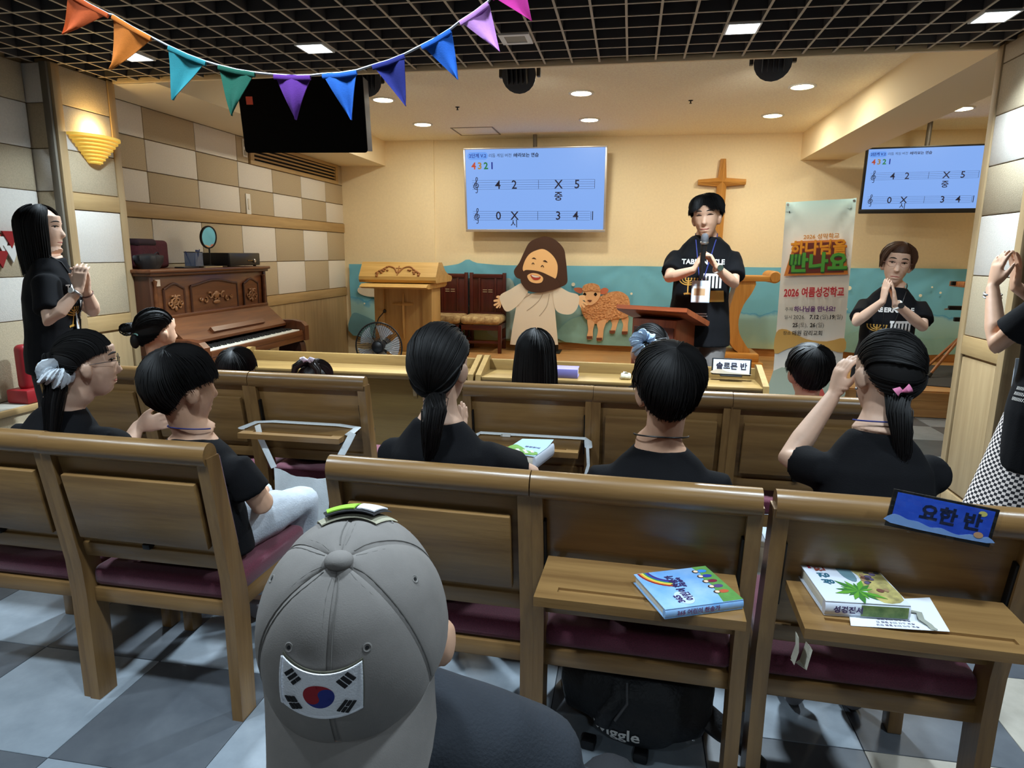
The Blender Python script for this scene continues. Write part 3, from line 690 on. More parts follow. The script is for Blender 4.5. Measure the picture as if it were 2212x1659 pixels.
class Person:
    """all joints in world space"""
    def __init__(s, label, loc, H, hs, pel, ch, nk, sh, armL, armR, nr=.052, s_=1, skin=None, voxel=.006, face=False, smile=0, legs=None, trousers=None, hem=.0, sleeve=.52, fem=0, tee=None, hands=True, seed=0, tee_d=.014, fold=.005, extra=None, collar=-.012):
        s.root = thing('person', label, 'person', loc); s.o = Vector(loc); s.H = H; s.seed = seed
        skin = skin or M_skin; g = G(); add_head(g, H, nk, nr*hs); torso(g, pel, ch, nk, sh, s_, -.008)
        S = {1: ch.lerp(nk, .62)+sh, -1: ch.lerp(nk, .62)-sh}
        S = {k: v+Vector((0, 0, -.058*s_)) for k, v in S.items()}; s.S = S
        for side, A in ((-1, armL), (1, armR)):
            if not A: continue
            add_arm(g, S[side], A['e'], A['w'], s_*.95)
            if 'd' in A and hands: add_hand(g, hand_frame(A['w'], A['d'], A['n'], s_*.98), side, A.get('curl', .2), A.get('spread', .6), A.get('thumb', .5))
        if legs:
            for hp, kn, an, toe in legs:
                g.tube([hp, hp.lerp(kn, .5), kn, kn.lerp(an, .35), an], [.072*s_, .062*s_, .05*s_, .047*s_, .034*s_], 12)
                g.tube([an+Vector((0, 0, -.0)), an.lerp(toe, .5), toe], [.03*s_, .03*s_, .02*s_], 10)
        if extra: extra(g)
        me = remesh(g, voxel, 3)
        if face: shape_face(me, H, smile)
        s.bvh = BVHTree.FromPolygons([v.co.copy() for v in me.vertices], [p.vertices[:] for p in me.polygons])
        s.part('body', me, skin, smooth=85)
        # shirt
        g = G(); torso(g, pel, ch, nk+Vector((0, 0, collar)), sh, s_, tee_d, hem=pel+Vector((0, 0, -hem)) if hem else None)
        for side, A in ((-1, armL), (1, armR)):
            E_ = A['e'] if A else S[side]+Vector((0, 0, -.25)); q = S[side].lerp(E_, sleeve/(.52)*.62)
            g.tube([S[side]-Vector((sh*side*.35)), S[side], S[side].lerp(q, .5), q], [.050*s_, .054*s_+tee_d*.2, .057*s_+tee_d*.2, .060*s_+tee_d*.25], 16)
        me = remesh(g, max(voxel*1.3, .008), 3); cloth_noise(me, fold, 11, seed)
        s.tbvh = BVHTree.FromPolygons([v.co.copy() for v in me.vertices], [p.vertices[:] for p in me.polygons])
        s.part('tee_shirt', me, tee or M_tee, smooth=85)
        if legs:
            g = G()
            for hp, kn, an, toe in legs:
                g.tube([pel+(hp-pel)*.6, hp, hp.lerp(kn, .5), kn, kn.lerp(an, .5), an+Vector((0, 0, .03))], [.09*s_, .092*s_, .084*s_, .07*s_, .06*s_, .056*s_], 14)
            g.ell(pel+Vector((0, 0, -.02)), (.15*s_, .115*s_, .10*s_))
            me = remesh(g, .010, 3); cloth_noise(me, .006, 12, seed+3); s.part('trousers', me, trousers or M_trouser)
            for hp, kn, an, toe in legs:
                g = G(); d = (toe-an); d.z = 0; d.normalize(); z = min(an.z, toe.z)
                a0 = Vector((an.x, an.y, 0)); zz = lambda p, h: Vector((p.x, p.y, h))
                g.tube([zz(a0-d*.045, z+.005), zz(a0, z+.01), zz(a0+d*.09, z), zz(a0+d*.17, z-.012), zz(a0+d*.195, z-.02)], [(.03, .036), (.036, .046), (.042, .036), (.038, .024), (.02, .012)], 12, ref=(0, 0, 1))
                me = remesh(g, .009, 2); s.part('shoe', me, M_shoe)
    def part(s, name, g, m, label=None, smooth=45, par=None, stuff=False):
        me = g.mesh(name, m) if isinstance(g, G) else g
        if not isinstance(g, G):
            me.materials.clear(); [me.materials.append(x) for x in (m if isinstance(m, (list, tuple)) else [m])]; me.name = name
        me.transform(Matrix.Translation(-s.o)); smooth_by_angle(me, smooth)
        o = link(name, me, par or s.root)
        if label: o['label'] = label
        if stuff: o['kind'] = 'stuff'
        return o
    def hair(s, g, m=None): return s.part('hair', g, m or M_hair, smooth=80)
    def on_face(s, x, z, off=.001):
        f = (s.H.to_3x3() @ Vector((0, 1, 0))).normalized(); p = s.H @ Vector((x, .2, z)); hit = s.bvh.ray_cast(p, -f)
        return (hit[0] if hit[0] is not None else s.H @ Vector((x, .085, z)))+f*off
    def features(s, closed=True, smile=1, brow_z=.040):
        r = s.H.to_scale().x
        for k in (-1, 1):
            pts = [s.on_face(k*.032+dx*.017, .018+(.0045 if closed else .003)*(1-dx*dx)-(.001 if closed else 0), .0008) for dx in (-1, -.5, 0, .5, 1)]
            s.part('eye', G().tube(pts, [.0012*r, .0026*r, .0034*r, .0026*r, .0012*r], 6), M_eye)
            if not closed:
                s.part('iris', G().ell(s.on_face(k*.032, .016, -.001), (.0055*r, .0055*r, .0042*r), None, 10, 8), M_eye)
            pts = [s.on_face(k*(.032+dx*.019), brow_z+.004*(1-dx*dx)+(-.002 if dx > .5 else 0), .001) for dx in (-1, -.5, 0, .5, 1)]
            s.part('eyebrow', G().tube(pts, [.0014*r, .0034*r, .004*r, .0032*r, .0012*r], 6), M_brow)
        pts = [s.on_face(dx*.024, -.064+smile*.006*dx*dx, .0012) for dx in (-1, -.5, 0, .5, 1)]
        s.part('mouth', G().tube(pts, [.0012*r, .0028*r, .0034*r, .0028*r, .0012*r], 6), M_lip)
    def lanyard(s, drop, col=None, badge=True, w=.085, tilt=0):
        """cord round the neck, V on the chest, with a clear card pouch"""
        H = s.H; nk = s.nk
        return None
def ax_of(yaw): return Vector((math.cos(R(yaw)), math.sin(R(yaw)), 0)), Vector((-math.sin(R(yaw)), math.cos(R(yaw)), 0))
def seated(label, x, y, top, hs=.93, sw=.17, s_=.92, yaw=0, head=(0, 0, 0), lean=.0, side=0, armL=None, armR=None, seat=.438, hx=0, hy=0, knee=.40, ank=-.03, **kw):
    """a sitter: top is the height of the skull's top"""
    X_, Y_ = ax_of(yaw); base = Vector((x, y, 0))
    hc = Vector((x+hx, y+hy, top-.122*hs))
    pel = base+Vector((0, 0, seat+.085*s_))-Y_*.02
    nk = Vector((x, y, 0))+Vector((side*.3, 0, 0))+Y_*(lean-.012)+Vector((0, 0, hc.z-.142*hs))
    nk = Vector((nk.x*.7+hc.x*.3, nk.y*.8+(hc.y-.02)*.2, nk.z))
    ch = pel.lerp(nk, .56)-Y_*.012
    H = head_frame(hc, *head, hs)
    def tr(a, sd):
        if a is None:
            S = ch.lerp(nk, .62)+X_*sw*sd; E_ = S+X_*(.045*sd)-Y_*.02+Vector((0, 0, -.24*s_)); Wr = E_+Y_*.19-X_*(.07*sd)+Vector((0, 0, -.02))
            return dict(e=E_, w=Wr, d=Y_-X_*sd*.5, n=Vector((0, 0, -1)), curl=.3)
        return a
    legs = []
    for sd in (-1, 1):
        hp = pel+X_*.085*s_*sd; kn = base+X_*.10*sd+Y_*knee+Vector((0, 0, seat+.045)); an = base+X_*.09*sd+Y_*(knee+ank)+Vector((0, 0, .075)); legs.append((hp, kn, an, an+Y_*.15+Vector((0, 0, -.04))))
    p = Person(label, (x, y, 0), H, hs, pel, ch, nk, X_*sw, tr(armL, -1), tr(armR, 1), s_=s_, legs=kw.pop('legs', legs), hem=.06, **kw)
    p.nk = nk; p.ch = ch; p.X = X_; p.Y = Y_; p.hc = hc; return p
V = vec
def neck_cord(p, m, r=.0016):
    pts = []
    for i in range(13):
        a = PI*(i/12); d = p.X*math.cos(a)*.074*p.H.to_scale().x-p.Y*math.sin(a)*.062*p.H.to_scale().x
        pts.append(p.nk+d+Vector((0, 0, .018+.01*math.sin(a)))-p.Y*.005)
    p.part('lanyard', G().tube(pts, r*1.4, 6), m)

# ---- second row of sitters seen from behind (nearest the camera)
# girl with white scrunchie
hc = V(-1.80, 1.90, 1.125-.11)
p = seated('girl in black tee with glasses, long ponytail and white scrunchie', -1.885, 1.87, 1.128, hs=.90, sw=.155, s_=.88, head=(-48, 2, 0), hx=.105, hy=.04, face=True,
           armL=None, armR=dict(e=V(-1.74, 1.99, .70), w=at(296, 922, Y=2.06), d=V(.6, .45, .12), n=V(-.4, .7, .1), curl=.15), seed=1, voxel=.0055, skin=M_skin2)
h, tp = tied_hair(p.H, tie=(-4, 12), seed=11, front=15, side=-4, th=.010)
q = at(118, 815, Y=1.80); q2 = at(112, 930, Y=1.77)
tl = [tp, q.lerp(tp, .25), q+V(0, 0, -.035), q.lerp(q2, .5), q2, at(105, 985, Y=1.76)]
add_tail(h, tl, .034, 190); p.hair(h.g)
p.part('scrunchie', scrunchie(q+V(0, 0, .012), (.6, .3, .7), .027, .024, 4), M_scr)
def glasses(p, m, wz=.014):
    r = p.H.to_scale().x
    for k in (-1, 1):
        pts = [p.H @ Vector((k*.034+.024*math.cos(a), .100-abs(k*.034+.024*math.cos(a))*.10, .012+.019*math.sin(a))) for a in [2*PI*i/20 for i in range(20)]]
        p.part('glasses_rim', G().tube(pts, .0011*r, 6, closed=True), m)
        p.part('glasses_temple', G().tube([p.H @ Vector((k*.058, .094, .016)), p.H @ Vector((k*.078, .05, .016)), p.H @ Vector((k*.083, -.005, .012))], .0012*r, 6), m)
    p.part('glasses_bridge', G().tube([p.H @ Vector((-.011, .099, .016)), p.H @ Vector((0, .102, .020)), p.H @ Vector((.011, .099, .016))], .0011*r, 6), m)
M_frame = mat('glasses_dark', (40, 38, 42), .35, .4); M_framer = mat('glasses_rose', (190, 140, 130), .35, .5)
glasses(p, M_frame); p.features(False, 0)
# boy in pale jeans
kj = at(620, 1105, Y=2.12)
p = seated('boy in black tee and pale jeans sitting on the chair by the aisle', -1.325, 1.82, 1.100, hs=.98, sw=.168, s_=.93, yaw=-8, head=(-30, -2, 0), hx=-.015, hy=-.03, face=True,
           armR=dict(e=V(-1.11, 1.80, .615), w=V(-1.215, 1.97, .58), d=V(-.8, 1, -.1), n=V(0, 0, -1), curl=.3), trousers=M_jeans, seed=2, voxel=.0055, knee=.36)
p.hair(short_hair(p.H, front=4, side=-8, nape=-60, th=.015, n=1000, seed=21)); neck_cord(p, M_cordb)
# woman with low ponytail
wA = at(1000, 905, Y=1.99); 
p = seated('woman in black tee with a low ponytail, hands raised in a clap', -.525, 1.80, 1.194, hs=.96, sw=.142, s_=.94, head=(-14, 0, 0), hx=.005, hy=0,
           armL=dict(e=V(-.66, 1.95, .74), w=at(985, 960, Y=2.03)+V(-.07, 0, -.01), d=V(.25, .1, .9), n=V(1, .1, 0), curl=.1), armR=dict(e=V(-.28, 1.95, .72), w=at(992, 960, Y=2.04), d=V(.12, .1, .9), n=V(-1, .1, 0), curl=.1), seed=3, voxel=.0055, skin=M_skin2)
h, tp = tied_hair(p.H, tie=(-4, -52), seed=12, th=.012, front=30, nape=-62, n=560)
k0 = at(940, 868, Y=1.71)
add_tail(h, [tp.lerp(k0, .2), k0, at(938, 888, Y=1.675), at(933, 925, Y=1.665), at(930, 965, Y=1.675), at(925, 990, Y=1.685)], .034, 220, 5)
p.hair(h.g); p.part('hair_tie', G().tube([k0+V(.021*math.cos(a), .018*math.sin(a), .004*math.sin(a)) for a in [2*PI*i/14 for i in range(14)]], .005, 6, closed=True), M_black)
# boy, short hair, middle
p = seated('boy in black tee with short dark hair, seen from behind in mid row', .095, 1.775, 1.165, hs=.97, sw=.150, s_=.94, head=(4, 0, 0), hx=.015, hy=-.035, seed=4, voxel=.0055, knee=.34, ank=-.06)
p.hair(short_hair(p.H, front=6, side=-6, nape=-54, th=.013, n=1000, seed=22)); neck_cord(p, M_black)
# girl with braid and pink clip
el = at(1705, 990, Y=1.93); wr = at(1800, 855, Y=2.05)
p = seated('girl in black tee with pink bow clip on her ponytail, hands at her face', .665, 1.86, 1.205, hs=.945, sw=.142, s_=.92, yaw=4, head=(14, -3, 4), hx=.015, hy=.015, face=True, knee=.28, ank=-.12,
           armL=dict(e=el, w=wr, d=V(.22, .12, 1), n=V(.9, .2, 0), curl=.3), armR=dict(e=V(.815, 2.02, .76), w=V(.75, 2.10, .96), d=V(-.35, 0, 1), n=V(-.9, .2, 0), curl=.3), seed=5, voxel=.0055, skin=M_skin2)
h, tp = tied_hair(p.H, tie=(-44, -8), seed=13, th=.007, n=520)
k0 = at(1938, 850, Y=1.80)
add_tail(h, [tp.lerp(k0, .4), k0+V(0, 0, -.01), at(1942, 890, Y=1.775), at(1947, 935, Y=1.77), at(1950, 975, Y=1.775), at(1945, 1012, Y=1.78)], .030, 220, 6)
p.hair(h.g)
cl = at(1950, 846, Y=1.765)
for k in (-1, 1): p.part('bow_clip', G().tube([cl, cl+V(.008*k, -.004, .005), cl+V(.017*k, -.002, .007*k+.004)], [(.002, .003), (.006, .008), (.004, .012)], 8, ref=(0, 0, 1)), M_pink)
p.part('earring', G().ell(p.H @ Vector((-.082, -.004, -.042)), (.004, .004, .004), None, 8, 6), M_metal); neck_cord(p, M_cordb)

# ---- first row sitters
p = seated('girl with two tied hair buns beside the piano', -2.245, 2.84, 1.118, hs=.93, sw=.138, s_=.88, head=(-22, 0, 0), hx=0, hy=0, seed=6, voxel=.007, face=True)
h, tp = tied_hair(p.H, tie=(14, -12), seed=14, th=.008, n=320)
hb = p.H @ Vector((-.098, -.06, .02))
for k in range(3): h.g.ell(hb+V(-.02-.017*k, -.004*k, .006-.004*k), (.026-.004*k, .026-.004*k, .024-.004*k))
rr = random.Random(5)
for k in range(70):
    a, b = rr.uniform(0, 2*PI), rr.uniform(0, PI); r0 = .03; pts = [hb+V(-.03, 0, 0)+V(r0*math.cos(a+i*.5)*1.2, r0*math.sin(b+i*.6), r0*math.sin(a+i*.5)) for i in range(7)]; h.g.tube(pts, .0016, 3)
h.g.ell(p.H @ Vector((-.005, -.118, -.03)), (.022, .018, .035)); p.hair(h.g)
p.part('hair_tie', G().tube([p.H @ Vector((.004+.018*math.cos(a), -.116, .0+.008*math.sin(a))) for a in [PI*i/10 for i in range(11)]], .0035, 6), mat('mint_tie', (150, 210, 200), .6)); neck_cord(p, M_black)
p = seated('small child with smooth dark hair, only the top of the head showing', -1.84, 2.86, .932, hs=.90, sw=.115, s_=.78, seed=7, voxel=.008, knee=.3)
p.hair(short_hair(p.H, th=.014, n=480, seed=23))
p = seated('small girl with a white bow clip in her tied brown hair', -1.425, 2.84, .898, hs=.86, sw=.13, s_=.78, seed=8, voxel=.008, knee=.3, head=(-6, -8, 0),
           armL=dict(e=V(-1.60, 2.83, .63), w=V(-1.45, 2.98, .56), d=V(.8, .5, 0), n=V(0, .3, -1), curl=.3))
h, tp = tied_hair(p.H, tie=(0, 45), seed=15, th=.008, n=320); add_tail(h, [tp, tp+V(-.02, -.02, .015), tp+V(-.05, -.035, -.01), tp+V(-.065, -.04, -.06)], .022, 80, 7)
add_tail(h, [tp, tp+V(.025, -.02, .012), tp+V(.055, -.03, -.02), tp+V(.06, -.035, -.06)], .02, 80, 8); p.hair(h.g, mat('dark_brown_hair', (36, 27, 24), .42))
cl = tp+V(.004, -.022, .022)
for k in (-1, 1): p.part('bow_clip', G().tube([cl, cl+V(.013*k, -.006, .005), cl+V(.028*k, -.004, -.004)], [(.003, .004), (.012, .013), (.006, .018)], 8, ref=(0, 0, 1)), mat('bow_lilac', (220, 206, 220), .7))
p = seated('girl with long straight black hair in front of the robed standee', -.392, 2.83, 1.075, hs=.93, sw=.15, s_=.86, seed=9, voxel=.008)
h = long_hair(p.H, .66, seed=31, n=620, face=70, th=.008); p.hair(h.g)
p = seated('girl with pale blue scrunchie on her tied hair in the first row', .10, 2.86, 1.105, hs=.92, sw=.152, s_=.87, seed=10, voxel=.007, head=(22, 0, 0), hx=-.01)
h, tp = tied_hair(p.H, tie=(-25, 18), seed=16, th=.007, n=340, front=24); q = at(1392, 748, Y=2.72); add_tail(h, [tp, q, q+V(.02, -.02, -.04), q+V(.03, -.02, -.12), q+V(.03, -.015, -.19)], .026, 90, 9); p.hair(h.g, M_hair)
p.part('scrunchie', scrunchie(q+V(-.004, 0, .012), (.5, -.8, .3), .034, .021, 6), M_scrb)
p = seated('boy with short black hair in front of the tall banner', .742, 2.86, 1.032, hs=.93, sw=.15, s_=.86, seed=11, voxel=.008, head=(2, 0, 0))
p.hair(short_hair(p.H, th=.015, n=620, seed=24, side=-6, front=4))
# ---- standing adults
def tee_print(p, cen, X_, N, w, words=True):
    """white word, gold lamp stand and small lines printed on the chest; N points from the chest outwards"""
    Rm = Matrix(((X_.x, 0, N.x, cen.x), (X_.y, 0, N.y, cen.y), (X_.z, 1, N.z, cen.z), (0, 0, 0, 1)))
    def put(me, m, name):
        me.transform(Rm); drape(me, p.tbvh, -N, .003); p.part(name, me, m, smooth=0)
    put(dense_text('TABERNACLE', w*.165, .0015), M_print, 'lettering')
    for k, L in enumerate((.82, .95, .4)):
        me = dense_text('lorem'[:0]+('l'*int(44*L)), w*.04, 0); me.transform(TR((0, -w*1.24-k*w*.055, 0))); put(me, M_print, 'lettering')
    def menorah():
        g = G()
        def bar(pts, r):
            P2 = [Vector((a, b, 0)) for a, b in pts]
            for i in range(len(P2)-1):
                d = (P2[i+1]-P2[i]).normalized(); n = Vector((-d.y, d.x, 0))*r; g.add([P2[i]-n, P2[i+1]-n, P2[i+1]+n, P2[i]+n], [(0, 1, 2, 3)])
        for q in (.3, .6, .9): bar([(q*math.cos(PI+PI*i/12), .55+q*.62*math.sin(PI+PI*i/12)) for i in range(13)], .055)
        bar([(0, .6), (0, -.85)], .06); bar([(-.38, -.95), (-.2, -.88), (.2, -.88), (.38, -.95)], .09)
        for q in (-.9, -.6, -.3, 0, .3, .6, .9): bar([(q, .58), (q, .72)], .08)
        return g
    g = menorah(); me = g.mesh('print', [M_gold]); me.transform(TR((-w*.32, -w*.55, 0), s=w*.24)); put(me, M_gold, 'print')
    g = G()
    for k in range(6): g.add([(a*w, b*w, 0) for a, b in ((-.02+.085*k, -.32), (.03+.085*k, -.32), (.03+.085*k, -.62), (-.02+.085*k, -.62))], [(0, 1, 2, 3)])
    g.add([(a*w, b*w, 0) for a, b in ((-.04, -.27), (.47, -.27), (.47, -.33), (-.04, -.33))], [(0, 1, 2, 3)])
    bmq = g.mesh('print', [M_print]); bm = bmesh.new(); bm.from_mesh(bmq); bmesh.ops.subdivide_edges(bm, edges=bm.edges[:], cuts=4, use_grid_fill=True); bm.to_mesh(bmq); bm.free(); put(bmq, M_print, 'print')
    g = G(); g.add([(a*w, b*w, 0) for a, b in ((.22, -.68), (.52, -.68), (.55, -.95), (.2, -.95))], [(0, 1, 2, 3)]); bmq = g.mesh('print', [M_gold]); bm = bmesh.new(); bm.from_mesh(bmq); bmesh.ops.subdivide_edges(bm, edges=bm.edges[:], cuts=5, use_grid_fill=True); bm.to_mesh(bmq); bm.free(); put(bmq, M_gold, 'print')
def badge(p, drop, X_, N, col, w=.10, h=.125, tilt=0):
    """cord from the neck and the card pouch hanging on the chest"""
    nk = p.nk
    bot = drop
    for sd in (-1, 1):
        top = nk+X_*sd*.07-V(0, 0, .0); out = [top-N*.03+V(0, 0, .012)]
        for i in range(9):
            q = top.lerp(bot+X_*sd*.012, i/8); hit = p.tbvh.ray_cast(q+N*.4, -N)
            out.append(hit[0]+N*.004 if hit[0] is not None else q)
        p.part('lanyard', G().tube(out, (.0035, .0035), 6), col)
    Rm = Matrix(((X_.x, 0, N.x, bot.x), (X_.y, 0, N.y, bot.y), (0, 1, 0, bot.z), (0, 0, 0, 1))) @ TR(rot=(0, 0, R(tilt)))
    b = p.part('badge', G().rbox(-w/2, w/2, -h, 0, .004, .009, .002, Rm), M_clear, label='clear pouch with a printed name card')
    p.part('name_card', G().box(-w/2+.008, w/2-.008, -h+.006, -.035, .0092, .0098, Rm), mat('card_white', (232, 232, 228), .5), par=b, smooth=0)
    p.part('card_picture', G().box(-w/2+.015, w/2-.03, -h+.045, -.05, .0098, .0102, Rm), mat('card_tan', (188, 150, 110), .6), par=b, smooth=0)
def watch(p, Wr, E_, m, face, r=.030):
    a = (Wr-E_).normalized(); c = Wr.lerp(E_, .08); u = a.cross(V(0, 0, 1)).normalized(); v = a.cross(u)
    w = p.part('watch_strap', G().tube([c+(u*math.cos(q)+v*math.sin(q))*r for q in [2*PI*i/20 for i in range(20)]], (.010, .003), 8, ref=tuple(a), closed=True) if False else G().tube([c+(u*math.cos(q)+v*math.sin(q))*r for q in [2*PI*i/20 for i in range(20)]], .006, 8, closed=True), m)
    return c, u, v, a
# man with the microphone, facing the room
YM = 4.62; N = V(-.10, -1, 0).normalized(); X_ = V(-1, .10, 0).normalized()       # X_: his right-hand side
nk_ = at(1526, 508, Y=YM+.03); hc = at(1526, 472, Y=YM-.03); H = head_frame(hc, 166, -2, 4, 1.09)
elL, elR = at(1585, 612, Y=YM-.14), at(1446, 600, Y=YM-.13); wL, wR = at(1547, 577, Y=YM-.27), at(1499, 583, Y=YM-.27)
hipz = at(1520, 720, Y=YM).z
man = Person('man in black tee holding a microphone and smiling in front of the wooden cross', (nk_.x, YM, 0), H, 1.06, V(nk_.x-.02, YM+.02, hipz+.05), V(nk_.x-.01, YM+.03, nk_.z-.25), nk_, X_*.185,
    dict(e=elL, w=wL, d=V(-.42, -.05, .75), n=V(-1, .0, .1), curl=.55, thumb=.7), dict(e=elR, w=wR, d=V(.35, -.05, .8), n=V(1, .1, -.1), curl=.5, thumb=.7),
    s_=1.0, voxel=.006, face=True, smile=1, legs=[(V(nk_.x+.08, YM, hipz+.02), V(nk_.x+.085, YM-.02, .46), V(nk_.x+.09, YM+.02, .08), V(nk_.x+.10, YM-.12, .03)), (V(nk_.x-.10, YM, hipz+.02), V(nk_.x-.105, YM-.02, .46), V(nk_.x-.11, YM+.02, .08), V(nk_.x-.12, YM-.12, .03))],
    trousers=mat('grey_trousers', (122, 116, 112), .9, var=.1, vscale=14), hem=.13, seed=41, tee_d=.034, fold=.008, sleeve=.62)
man.nk = nk_; man.features(True, 1)
man.hair(short_hair(H, front=12, side=0, nape=-50, th=.022, n=900, seed=42, whorl=(12, .22, 1), part=True))
tee_print(man, at(1519, 566, Y=YM-.1), -X_, N, .27); badge(man, at(1515, 606, Y=YM-.2), -X_, N, M_cordb, .115, .14)
watch(man, wL, elL, mat('watch_strap_white', (226, 222, 212), .5), M_black)
wc = wL.lerp(elL, .08); man.part('watch_face', G().tube([wc+V(.012, -.026, .004), wc+V(.014, -.034, .005)], .019, 16), mat('watch_dark', (52, 60, 52), .3), label='round dark watch face')
mp = at(1518, 562, Y=YM-.325)
mic = thing('microphone', 'black wireless microphone with silver mesh head in the hands of the man', 'microphone', mp)
MT = TR(rot=(R(8), R(1), 0), s=.88)
obj('handle', G().lathe([(.001, -.13), (.014, -.13), (.0155, -.06), (.017, .05), (.020, .10), (.022, .115), (.001, .115)], 20, MT), M_black, mic)
obj('mesh_head', G().lathe([(.001, .115), (.022, .115), (.027, .135), (.027, .155), (.022, .175), (.010, .185), (.001, .186)], 20, MT), mat('mic_mesh', (92, 92, 96), .45, .5, bump=.5, bscale=500), mic)
obj('collar_ring', G().lathe([(.024, .112), (.0285, .118), (.0285, .126), (.024, .130)], 20, MT), M_metal, mic)
# woman clapping beside the banner
N = V(-.22, -1, 0).normalized(); X_ = V(-1, .22, 0).normalized()
hc = V(1.70, 4.72, 1.47-.122); H = head_frame(hc, 164, -3, -6, 1.08)
wr_ = Person('woman with short brown hair and glasses clapping beside the tall banner', (1.70, 4.74, 0), H, .97, V(1.70, 4.76, .70), V(1.70, 4.75, .99), V(1.715, 4.75, 1.215), X_*.165,
    dict(e=V(1.845, 4.58, .965), w=V(1.618, 4.45, 1.12), d=V(-.25, -.1, 1), n=V(-.9, .3, .1), curl=.08), dict(e=V(1.46, 4.60, .985), w=V(1.545, 4.44, 1.13), d=V(.04, -.1, 1), n=V(.95, .2, 0), curl=.08),
    s_=.93, voxel=.006, face=True, skin=M_skin2, legs=[(V(1.78, 4.76, .68), V(1.785, 4.73, .38), V(1.79, 4.77, .07), V(1.80, 4.64, .03)), (V(1.63, 4.76, .68), V(1.625, 4.73, .38), V(1.62, 4.77, .07), V(1.61, 4.64, .03))],
    hem=.12, seed=43, tee_d=.024, fold=.007, sleeve=.6)
wr_.nk = V(1.715, 4.75, 1.215); wr_.features(False, -.4); glasses(wr_, M_framer)
wr_.hair(short_hair(H, front=30, side=-30, nape=-50, th=.012, n=800, seed=44, whorl=(-25, .35, 1)), M_hairb)
tee_print(wr_, V(1.685, 4.66, 1.06), -X_, N, .25); badge(wr_, V(1.64, 4.60, .85), -X_, N, M_black, .10, .13)
watch(wr_, V(1.618, 4.45, 1.12), V(1.845, 4.58, .965), mat('watch_strap_white', (226, 222, 212), .5), M_black, .027)
wr_.part('watch_face', G().tube([V(1.650, 4.438, 1.105), V(1.648, 4.426, 1.106)], .018, 16), M_black, label='round black watch face')
# woman standing at the tiled side wall, in profile
N = V(.80, .60, 0).normalized(); X_ = V(.60, -.80, 0).normalized()
hc = at(92, 500, Y=2.92)+V(.0, 0, .005); H = head_frame(hc, -68, 2, 0, .96)
wl_ = Person('young woman with long black hair clapping in profile by the tiled column', (-2.90, 2.93, 0), H, .97, V(-2.93, 2.93, .88), V(-2.905, 2.93, 1.15), V(-2.88, 2.925, 1.372), X_*.165,
    dict(e=at(203, 672, Y=3.04), w=at(186, 628, Y=2.93), d=V(.02, -.12, 1), n=V(.1, -.9, .1), curl=.45), dict(e=at(108, 694, Y=2.72), w=at(170, 626, Y=2.82), d=V(.05, .16, 1), n=V(-.1, .9, .1), curl=.35),
    s_=.95, voxel=.0055, face=True, skin=M_skin2, legs=[(V(-2.97, 2.99, .86), V(-2.97, 2.98, .46), V(-2.98, 2.98, .07), V(-2.88, 3.06, .03)), (V(-2.89, 2.87, .86), V(-2.89, 2.86, .46), V(-2.91, 2.86, .07), V(-2.80, 2.94, .03))],
    hem=.10, seed=45, tee_d=.022, fold=.007, sleeve=.62)
wl_.nk = V(-2.88, 2.925, 1.372); wl_.features(False, .3)
h = long_hair(H, 1.285, seed=46, n=1000, face=44, th=.011, spread=.2, bangs=True, part=.1); wl_.hair(h.g)
tee_print(wl_, V(-2.80, 3.0, 1.21), -X_, N, .25); badge(wl_, at(163, 674, Y=2.97), -X_, N, M_black, .09, .11, -12)
a = watch(wl_, at(170, 626, Y=2.82), at(108, 694, Y=2.72), M_metal, M_metal, .026); wl_.part('watch_face', G().tube([a[0]+V(.0, -.028, .01), a[0]+V(.0, -.034, .012)], .014, 14), M_white)
b_ = at(186, 628, Y=2.93).lerp(at(203, 672, Y=3.04), .16); wl_.part('bracelet', G().tube([b_+V(.028*math.cos(q), .02*math.sin(q), .016*math.sin(q)) for q in [2*PI*i/18 for i in range(18)]], .004, 6, closed=True), mat('bracelet_brown', (92, 54, 40), .6))
# woman at the frame edge by the tiled column
N = V(-.45, .9, 0).normalized(); X_ = V(.9, .45, 0).normalized()
hc = V(1.60, 2.78, 1.60); H = head_frame(hc, 25, 0, 0, .97)
wf = Person('woman in black tee and checked skirt clapping by the tiled column, cut by the frame', (1.58, 2.72, 0), H, .97, V(1.60, 2.72, .84), V(1.60, 2.72, 1.10), V(1.60, 2.73, 1.40), X_*.17,
    dict(e=V(1.375, 2.76, 1.075), w=V(1.40, 2.90, 1.29), d=V(.12, .05, 1), n=V(.95, .1, 0), curl=.2), dict(e=V(1.80, 2.86, 1.07), w=V(1.50, 2.94, 1.29), d=V(-.1, 0, 1), n=V(-.9, 0, 0), curl=.2),
    s_=.96, voxel=.006, skin=M_skin, legs=[(V(1.52, 2.72, .80), V(1.53, 2.74, .46), V(1.54, 2.72, .07), V(1.50, 2.84, .03)), (V(1.68, 2.72, .80), V(1.67, 2.74, .46), V(1.68, 2.72, .07), V(1.64, 2.84, .03))],
    trousers=M_skin, hem=.22, seed=47, tee_d=.03, fold=.007, sleeve=.55)
wf.nk = V(1.60, 2.73, 1.40)
wf.hair(short_hair(H, front=20, side=-10, nape=-44, th=.014, n=400, seed=48), M_hair)
ck = bpy.data.materials.new('houndstooth_check'); ck.use_nodes = True; nt = ck.node_tree; b = nt.nodes['Principled BSDF']; b.inputs['Roughness'].default_value = .9
tc = nt.nodes.new('ShaderNodeTexCoord'); ch_ = nt.nodes.new('ShaderNodeTexChecker'); ch_.inputs['Scale'].default_value = 92; ch_.inputs[1].default_value = (*lin((226, 214, 208)), 1); ch_.inputs[2].default_value = (*lin((30, 28, 34)), 1)
nt.links.new(tc.outputs['UV'], ch_.inputs['Vector']); nt.links.new(ch_.outputs[0], b.inputs['Base Color'])
